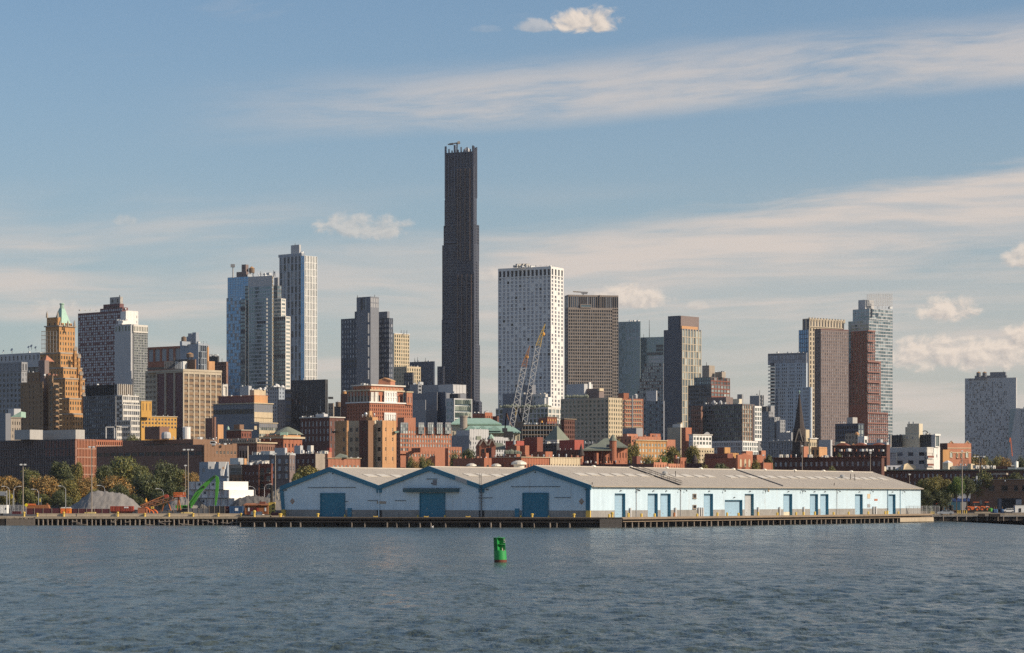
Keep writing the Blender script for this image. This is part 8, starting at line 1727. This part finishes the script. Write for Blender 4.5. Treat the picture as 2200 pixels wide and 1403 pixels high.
for x, y in ((461, 1023.5), (409, 1088), (437, 1046)): b = MB(); p = PT(x, y, 721.2); b.cyl(p, p + Vector((0, 1.1, 0)), .3, .3, 10, 'iron'); b.build('pivot_pin', gh)
b = MB(); b.obox(PT(377, 1092, 720), (3.0, 0, 0), (0, 2.6, 0), Z * .85, 'gpaint'); b.obox(PT(392, 1091, 720), (2.4, 0, 0), (0, 2.4, 0), Z * .5, 'gpaint'); b.build('upper_body', gh)
b = MB(); b.extr([PT(402, 1092, 719.5), PT(409, 1092, 719.5), PT(409, 1085, 719.5), PT(403.5, 1085, 719.5)], (0, 1.5, 0), 'glassb'); b.build('cab', gh); b = MB(); b.obox(PT(380, 1101, 720), (4, 0, 0), (0, 2.6, 0), Z * 1.1, 'iron'); b.build('undercarriage', gh)

# ------------------------------------------------------------------ yard on the right
def car(px0, px1, yb, D, m, label, suv=False):
    x0, x1 = XP(px0, D), XP(px1, D); L = x1 - x0; z = ZP(yb, D); h = L * (.37 if suv else .30); t = thing('parked_car', label, 'car', (x0, D, z), 'parked cars')
    P = lambda u, v: Vector((x0 + L * u, D, z + h * v)); pr = [(0, .18), (0, .5), (.04, .58), (.24, .64), (.38, .97), (.72, .99), (.86, .68), (.98, .62), (1, .5), (1, .18)] if not suv else [(0, .18), (0, .6), (.04, .66), (.2, .68), (.3, .98), (.9, 1), (.99, .7), (1, .5), (1, .18)]
    b = MB(); b.extr([P(*q) for q in pr], (0, 1.75, 0), m); b.build('body', t)
    for u0, u1 in ((.35, .53), (.55, .78)) if not suv else ((.28, .48), (.5, .7), (.72, .93)):
        b = MB(); b.extr([P(u0 - .04, .68) + Vector((0, -.03, 0)), P(u1, .68) + Vector((0, -.03, 0)), P(u1 - .03, .92) + Vector((0, -.03, 0)), P(u0 + .02, .92) + Vector((0, -.03, 0))], (0, .03, 0), 'glassb'); b.build('window', t)
    for u in (.18, .8): b = MB(); p = P(u, .16); b.cyl(p - Vector((0, .05, 0)), p + Vector((0, .3, 0)), h * .22, h * .22, 12, 'tyre'); w_ = b.build('wheel', t); b = MB(); b.cyl(p - Vector((0, .08, 0)), p - Vector((0, .05, 0)), h * .12, h * .12, 10, 'steel'); b.build('rim', w_)
    b = MB(); b.obox(P(.0, .48) - Vector((.02, .02, 0)), (L * .05, 0, 0), (0, .1, 0), Z * h * .08, 'lamp'); b.build('headlight', t); b = MB(); b.obox(P(.96, .5) - Vector((0, .02, 0)), (L * .04, 0, 0), (0, .1, 0), Z * h * .08, 'redc'); b.build('taillight', t)
car(2014, 2050, 1106, 838, 'silver', 'silver saloon car by the low yellow posts right of the shed'); car(2155, 2181, 1101.5, 860, 'reefer', 'white estate car in front of the dark garage door', True); car(1996, 2024, 1104, 858, 'dgrey', 'dark car half hidden behind the silver saloon')
for k, px in enumerate((2057.5, 2062, 2071, 2076)): single('guard_post', BOL, ('first', 'second', 'third', 'fourth')[k] + ' yellow post from left at the foot of the right light pole', 'bollard', (XP(px, 836.5), 836.5, 2.45), 'posts round the right light pole', 0, (.75, .75, .9))
def loader(px0, px1, yb, D, label, arm_=False):
    x0, x1 = XP(px0, D), XP(px1, D); L = x1 - x0; z = ZP(yb, D); t = thing('wheel_loader', label, 'loader', (x0, D, z), 'orange yard machines'); P = lambda u, v: Vector((x0 + L * u, D, z + v))
    b = MB(); b.extr([P(0, .9), P(.1, 1.9), P(.6, 1.7), P(.62, 2.0), P(1, 1.7), P(1, .7), P(.5, .6)], (0, 2, 0), 'orangep'); b.build('body', t); b = MB(); b.extr([P(.62, 1.9), P(.9, 1.9), P(.88, 3.1), P(.66, 3.1)], (0, 1.7, 0), 'glassb'); cb2 = b.build('cab', t); b = MB(); b.extr([P(.52, 3.1), P(.93, 3.1), P(.93, 3.3), P(.52, 3.3)], (0, 1.8, 0), 'orangep'); b.build('cab_roof', cb2)
    for u in (.2, .78): b = MB(); p = P(u, .75); b.cyl(p - Vector((0, .2, 0)), p + Vector((0, .5, 0)), .78, .78, 14, 'tyre'); w_ = b.build('wheel', t); b = MB(); b.cyl(p - Vector((0, .23, 0)), p - Vector((0, .2, 0)), .35, .35, 10, 'orangep'); b.build('rim', w_)
    b = MB(); b.obox(P(.62, 1.2) - Vector((0, .05, 0)), (.8, 0, 0), (0, .05, 0), Z * .5, 'lamp'); b.build('plate', t)
loader(2075, 2106, 1099.5, 856, 'orange wheel loader beside the teal container'); loader(2106, 2126, 1099, 866, 'smaller orange machine left of the garage door')
t, a_, w, h = simplebox('shipping_container', 'teal blue container behind the silver saloon', 'container', 2028, 2064, 1078.5, 1096, 865, 'tealc', 2.5); b = MB(); b.extr([a_ + Vector((w, 0, 0)), a_ + Vector((w + 2.3, 1.4, 0)), a_ + Vector((w + 2.3, 1.4, h)), a_ + Vector((w, 0, h))], (-.1, .2, 0), 'dgrey'); b.build('end_door', t)
simplebox('shipping_container', 'dark red container left of the teal container', 'container', 2011, 2028, 1078, 1086, 868, 'redc', 2.5)
t, a_, w, h = simplebox('shipping_container', 'long pale container with a small doorway behind the blue tarpaulins', 'container', 1978, 2036, 1060.5, 1071, 872, 'stone', 3); b = MB(); b.obox(a_ + Vector((w, 0, 0)), (1.6, .9, 0), (0, 2, 0), Z * h, 'cream'); b.build('end_wall', t); b = MB(); b.obox(a_ + Vector((w + .7, .3, 0)), (.5, .28, 0), (0, .1, 0), Z * h * .7, 'gk'); b.build('doorway', t)
simplebox('shipping_container', 'short pale container left of the brown port building', 'container', 2057, 2085, 1060.5, 1071, 872, 'lgrey', 3)
b = MB()
for i in range(16):
    x = 1979 + i * 6.5; p = PT(x, 1078 - rnd.uniform(0, 1), 869); hh = rnd.uniform(.8, 1.5); b.extr([p, p + Vector((1.15, 0, 0)), p + Vector((1.0, 0, hh * .8)), p + Vector((.5, 0, hh)), p + Vector((.1, 0, hh * .75))], (0, 3, 0), 'tarp')
t = thing('tarpaulin_row', 'row of goods under blue tarpaulins behind the tyre stacks', 'tarpaulin', PT(1979, 1098, 869)); b.build('tarpaulin', t); b = MB(); b.obox(PT(1979, 1097, 870), (XP(2060, 870) - XP(1979, 870), 0, 0), (0, 2, 0), Z * 3, 'brownd'); b.build('crate_base', t)
# stacked tyres and net rolls
tm = MB()
for k in range(3): tm.lathe((0, 0, k * .6), [(.55, 0), (.8, .1), (.85, .28), (.8, .48), (.55, .58)], 14, 'tyre')
TY = tm.mesh('tyre_stack'); rm = MB(); rm.cyl((0, -1.3, .75), (0, 1.3, .75), .78, .74, 12, 'greenroof'); RO = rm.mesh('net_roll')
for k, px in enumerate((2015, 2024, 2035, 2044)): single('tyre_stack', TY, ('leftmost', 'second', 'third', 'rightmost')[k] + ' black tyre stack behind the silver car', 'tyres', (XP(px, 852), 852, 2.5), 'black tyre stacks', 0, (.9, .9, 1.15 if k < 2 else 1.5))
for k, (px, zz) in enumerate(((1984, 2.5), (1992, 2.5), (2001, 2.5), (1988, 3.9), (1997, 3.9), (2006, 3.9), (2016, 4.1), (2024, 4.3))): single('net_roll', RO, ('leftmost bottom', 'second bottom', 'third bottom', 'leftmost upper', 'second upper', 'third upper', 'fourth upper', 'rightmost upper')[k] + ' grey-green rolled net beside the shed end', 'roll', (XP(px, 858), 858, zz), 'rolled nets by the shed end', R(rnd.uniform(-15, 15)))
dm = MB(); dm.lathe((0, 0, 0), [(.55, 0), (.62, .3), (.6, 1.1), (.45, 1.3), (.2, 1.45)], 12, 'bluec'); dm.cyl((.1, 0, 1.4), (.1, 0, 2.2), .05, .05, 6, 'tan'); DR = dm.mesh('drum')
for k, px in enumerate((2136, 2140, 2153)): single('drum', DR, ('left', 'middle', 'right')[k] + ' blue drum beside the white estate car', 'drum', (XP(px, 850), 850, 2.4), 'blue drums by the garage', 0)
t, a_, w, h = simplebox('box_truck', 'white box trailer with a dark side window at the right edge', 'trailer', 2181, 2222, 1085.5, 1103, 848, 'reefer', 2.5, False); tagpanel(t, a_, w * .2, .4, .7, 1.3, 'gk', 'window', .1)
for k in (.25, .75): b = MB(); p = a_ + Vector((w * k, .1, -.1)); b.cyl(p, p + Vector((0, .3, 0)), .45, .45, 12, 'tyre'); b.build('wheel', t)
b = MB(); b.lathe(PT(2128, 1099, 862), [(.9, 0), (.9, .9), (.3, 1.2)], 8, 'gpaint'); single('waste_bin', b.mesh('waste_bin'), 'small green bin right of the orange machines', 'bin', (0, 0, 0))
t, a_, w, h = simplebox('timber_stack', 'low stack of yellow-tipped planks by the far shed corner', 'timber stack', 1998, 2008, 1099, 1104, 838, 'ypaint', 1, False); simplebox('timber_stack', 'grey pallet pile at the far shed corner', 'timber stack', 1966, 1994, 1098, 1106, 826, 'stone', 2, True)
D = 880; t = thing('traffic_signal', 'black traffic signal above the lamp cluster at right', 'traffic signal', PT(2107.5, 1030, D)); b = MB(); b.obox(PT(2106, 993, D), (.55, 0, 0), (0, .5, 0), Z * 2, 'black'); b.build('signal_head', t); b = MB(); b.cyl(PT(2107.5, 1030, D), PT(2107.5, 993, D), .07, .07, 6, 'iron'); b.build('pole', t)

# ------------------------------------------------------------------ two lattice cranes over the wrapped building
def crane(name_l, hx, hy, D, base, boom, tip, mast=None, aframe=None, m_aframe='yboom', tipm='yboom', hook=None, w=2.1):
    t = thing('construction_crane', name_l, 'crane', PT(hx, hy, D), 'lattice construction cranes')
    lattice(PT(*base, D), PT(*boom, D), w, w, 'boomw', 22, t, 'boom', .2)
    b_, n_ = PT(*boom, D), PT(*tip, D)
    d = n_ - b_; b = MB(); s = d.normalized().cross(Vector((0, 1, 0))).normalized()
    for k in range(8):
        for sg in (-1, 1):
            for yy in (-1, 1):
                w0 = w / 2 * (1 - k / 8) * sg; w1 = w / 2 * (1 - (k + 1) / 8) * sg; bend = .6 * (k / 8) ** 2; bend1 = .6 * ((k + 1) / 8) ** 2
                p = b_ + d * (k / 8) + s * (w0 - bend) + Vector((0, abs(w0) * yy, 0)); q = b_ + d * ((k + 1) / 8) + s * (w1 - bend1) + Vector((0, abs(w1) * yy, 0)); b.bar(p, q, .24, tipm)
                b.bar(p, b_ + d * ((k + 1) / 8) - s * (w1 + bend1) + Vector((0, abs(w1) * yy, 0)), .15, tipm)
    b.build('jib_tip', t)
    hs = MB(); p = PT(hx, hy, D); hs.obox(p - Vector((2, 1.5, 2.2)), (4, 0, 0), (0, 3, 0), Z * 2.6, 'iron'); hs.obox(p + Vector((-2.6, -1.2, .2)), (2.2, 0, 0), (0, 2.4, 0), Z * 1.6, 'char'); hs.build('machinery_house', t)
    if aframe:
        b = MB()
        for i in range(len(aframe) - 1):
            for yy in (-.7, .7): b.bar(PT(*aframe[i], D) + Vector((0, yy, 0)), PT(*aframe[i + 1], D) + Vector((0, yy, 0)), .5, m_aframe)
        for k in range(5): f = (k + .5) / 5; p = PT(*aframe[0], D).lerp(PT(*aframe[1], D), f); b.bar(p + Vector((0, -.7, 0)), p + Vector((0, .7, 0)), .3, m_aframe)
        b.build('a_frame', t)
    if mast: lattice(PT(*mast[0], D), PT(*mast[1], D), 2.0, 2.0, 'boomw', 6, t, 'mast', .25)
    b = MB(); b.bar(PT(*aframe[0] if aframe else base, D), b_, .12, 'iron'); b.build('pendant_cable', t)
    if hook: b = MB(); p = PT(*hook, D); b.lathe(p, [(.1, -1), (.7, -.3), (.7, .4), (.2, .9)], 8, 'hook'); b.build('hook_block', t); 
crane('left lattice crane with a rusty curved boom tip, cab over the copper roofs', 1092, 929, 1080, (1099, 917), (1125.5, 789), (1135.5, 742), mast=((1099, 990), (1098, 934)), aframe=[(1088, 888), (1084.5, 926), (1088, 888), (1100, 917)], m_aframe='rustboom', tipm='rustboom', hook=(1132, 767))
crane('right lattice crane with a yellow boom tip, standing on the wrapped building', 1115, 908, 1130, (1127, 907), (1156, 744), (1168.5, 695), aframe=[(1109, 876), (1122, 905), (1109, 876), (1108, 900)], hook=(1167.5, 718))

# ------------------------------------------------------------------ the can buoy
D = 293; kb = D / F; wl = PT(1075, 1208, D); bz = wl.z
bu = thing('buoy', 'green can buoy numbered 5 leaning slightly in open water', 'buoy', (wl.x, D, 0)); rr = 13.6 * kb
lean = Vector((-.055, 0, 1)).normalized()
def shear(b):
    b.v = [(x + (z) * -.055, y, z) for x, y, z in b.v]; return b
h1 = 25.5 * kb; h2 = 53 * kb; c = Vector((wl.x + .02, D, 0))
b = MB(); b.lathe(c, [(rr * 1.0, -1.2), (rr * 1.0, .26), (rr, .30)], 40, 'buoyrust'); shear(b).build('rust_band', bu, smooth=False)
b = MB(); b.lathe(c, [(rr * .995, .28), (rr, .34), (rr * .985, h1), (rr * .9, h1 + .02)], 48, 'buoy'); shear(b).build('float_body', bu)
for a in (0, 90):     # crossed radar reflector plates
    e = Vector((math.cos(R(a - 22)), math.sin(R(a - 22)), 0)); n = Vector((-e.y, e.x, 0))
    b = MB(); b.obox(c - e * rr * .95 - n * .015 + Z * h1, e * rr * 1.9, n * .03, Z * (h2 - h1), 'buoy'); shear(b).build('reflector_plate', bu)
for zz in (h1 + .66 * (h2 - h1) * .72, h2 - .03):
    b = MB(); b.lathe(c, [(rr * .95, zz), (rr * .95, zz + .035)], 40, 'buoy'); shear(b).build('reflector_deck', bu)
for i in range(4):
    a = R(-22 + 90 * i); e = Vector((math.cos(a), math.sin(a), 0)); b = MB(); p = c + e * rr * .93; b.bar(p + Z * h1, p + Z * h2, .07, 'buoy'); shear(b).build('post', bu)
b = MB(); 
for i in range(10): a0 = R(i * 20); a1 = R(i * 20 + 20); p = c + Vector((.0, -.1, h2)); b.bar(p + Vector((math.cos(a0) * .13, 0, math.sin(a0) * .14)), p + Vector((math.cos(a1) * .13, 0, math.sin(a1) * .14)), .05, 'buoy')
shear(b).build('lifting_eye', bu)
b = MB(); p = c + Vector((.28, -rr * .8, h1)); b.cyl(p, p + Z * .22, .07, .05, 8, 'cream'); b.cyl(p + Z * .2, p + Vector((.02, 0, .32)), .08, .05, 8, 'stone'); b.obox(p + Vector((.1, -.05, 0)), (.2, 0, 0), (0, .1, 0), Z * .06, 'cream'); shear(b).build('lifting_lug', bu)
b = MB(); b.obox(c + Vector((rr * .58, -rr * .80, h2 - .62)), (rr * .30, .0, 0), (0, .03, 0), Z * .6, 'buoy'); shear(b).build('number_plate', bu)
lettering('5', c + Vector((rr * .60 - .055 * (h2 - .5), -rr * .83, h2 - .55)), .62, Vector((1, 0, 0)), 'offwhite', bu, 'lettering')
# a gull resting on the water before the pier
g = MB(); p = PT(929, 1131.5, 640); p.z = .05; g.lathe(p, [(.08, -.05), (.22, 0), (.26, .15), (.18, .28), (.05, .33)], 10, 'white'); g.lathe(p + Vector((.2, 0, .28)), [(.06, 0), (.1, .1), (.06, .2)], 8, 'white'); g.extr([p + Vector((-.5, 0, .15)), p + Vector((-.15, -.1, .1)), p + Vector((-.15, .1, .25))], (0, .04, 0), 'lgrey'); g.bar(p + Vector((.28, 0, .38)), p + Vector((.42, 0, .36)), .03, 'hook')
single('gull', g.mesh('gull'), 'tiny white gull floating beside the dark pier front', 'bird', (0, 0, 0))

# ------------------------------------------------------------------ thin city haze
hb = MB(); hb.box(-1400, 1400, -60, 4200, -4, 372, 'lgrey')
hz_ = hb.build('haze'); hz_['kind'] = 'stuff'; hz_.data.materials.clear()
hm = bpy.data.materials.new('haze_air'); hm.use_nodes = True; T = NT(hm.node_tree); T.n.clear()
pv = T.new('ShaderNodeVolumePrincipled'); pv.inputs['Color'].default_value = (.86, .90, 1.0, 1); pv.inputs['Density'].default_value = HAZE; pv.inputs['Anisotropy'].default_value = .25
ou = T.new('ShaderNodeOutputMaterial'); T.l.new(pv.outputs[0], ou.inputs['Volume']); hz_.data.materials.append(hm)
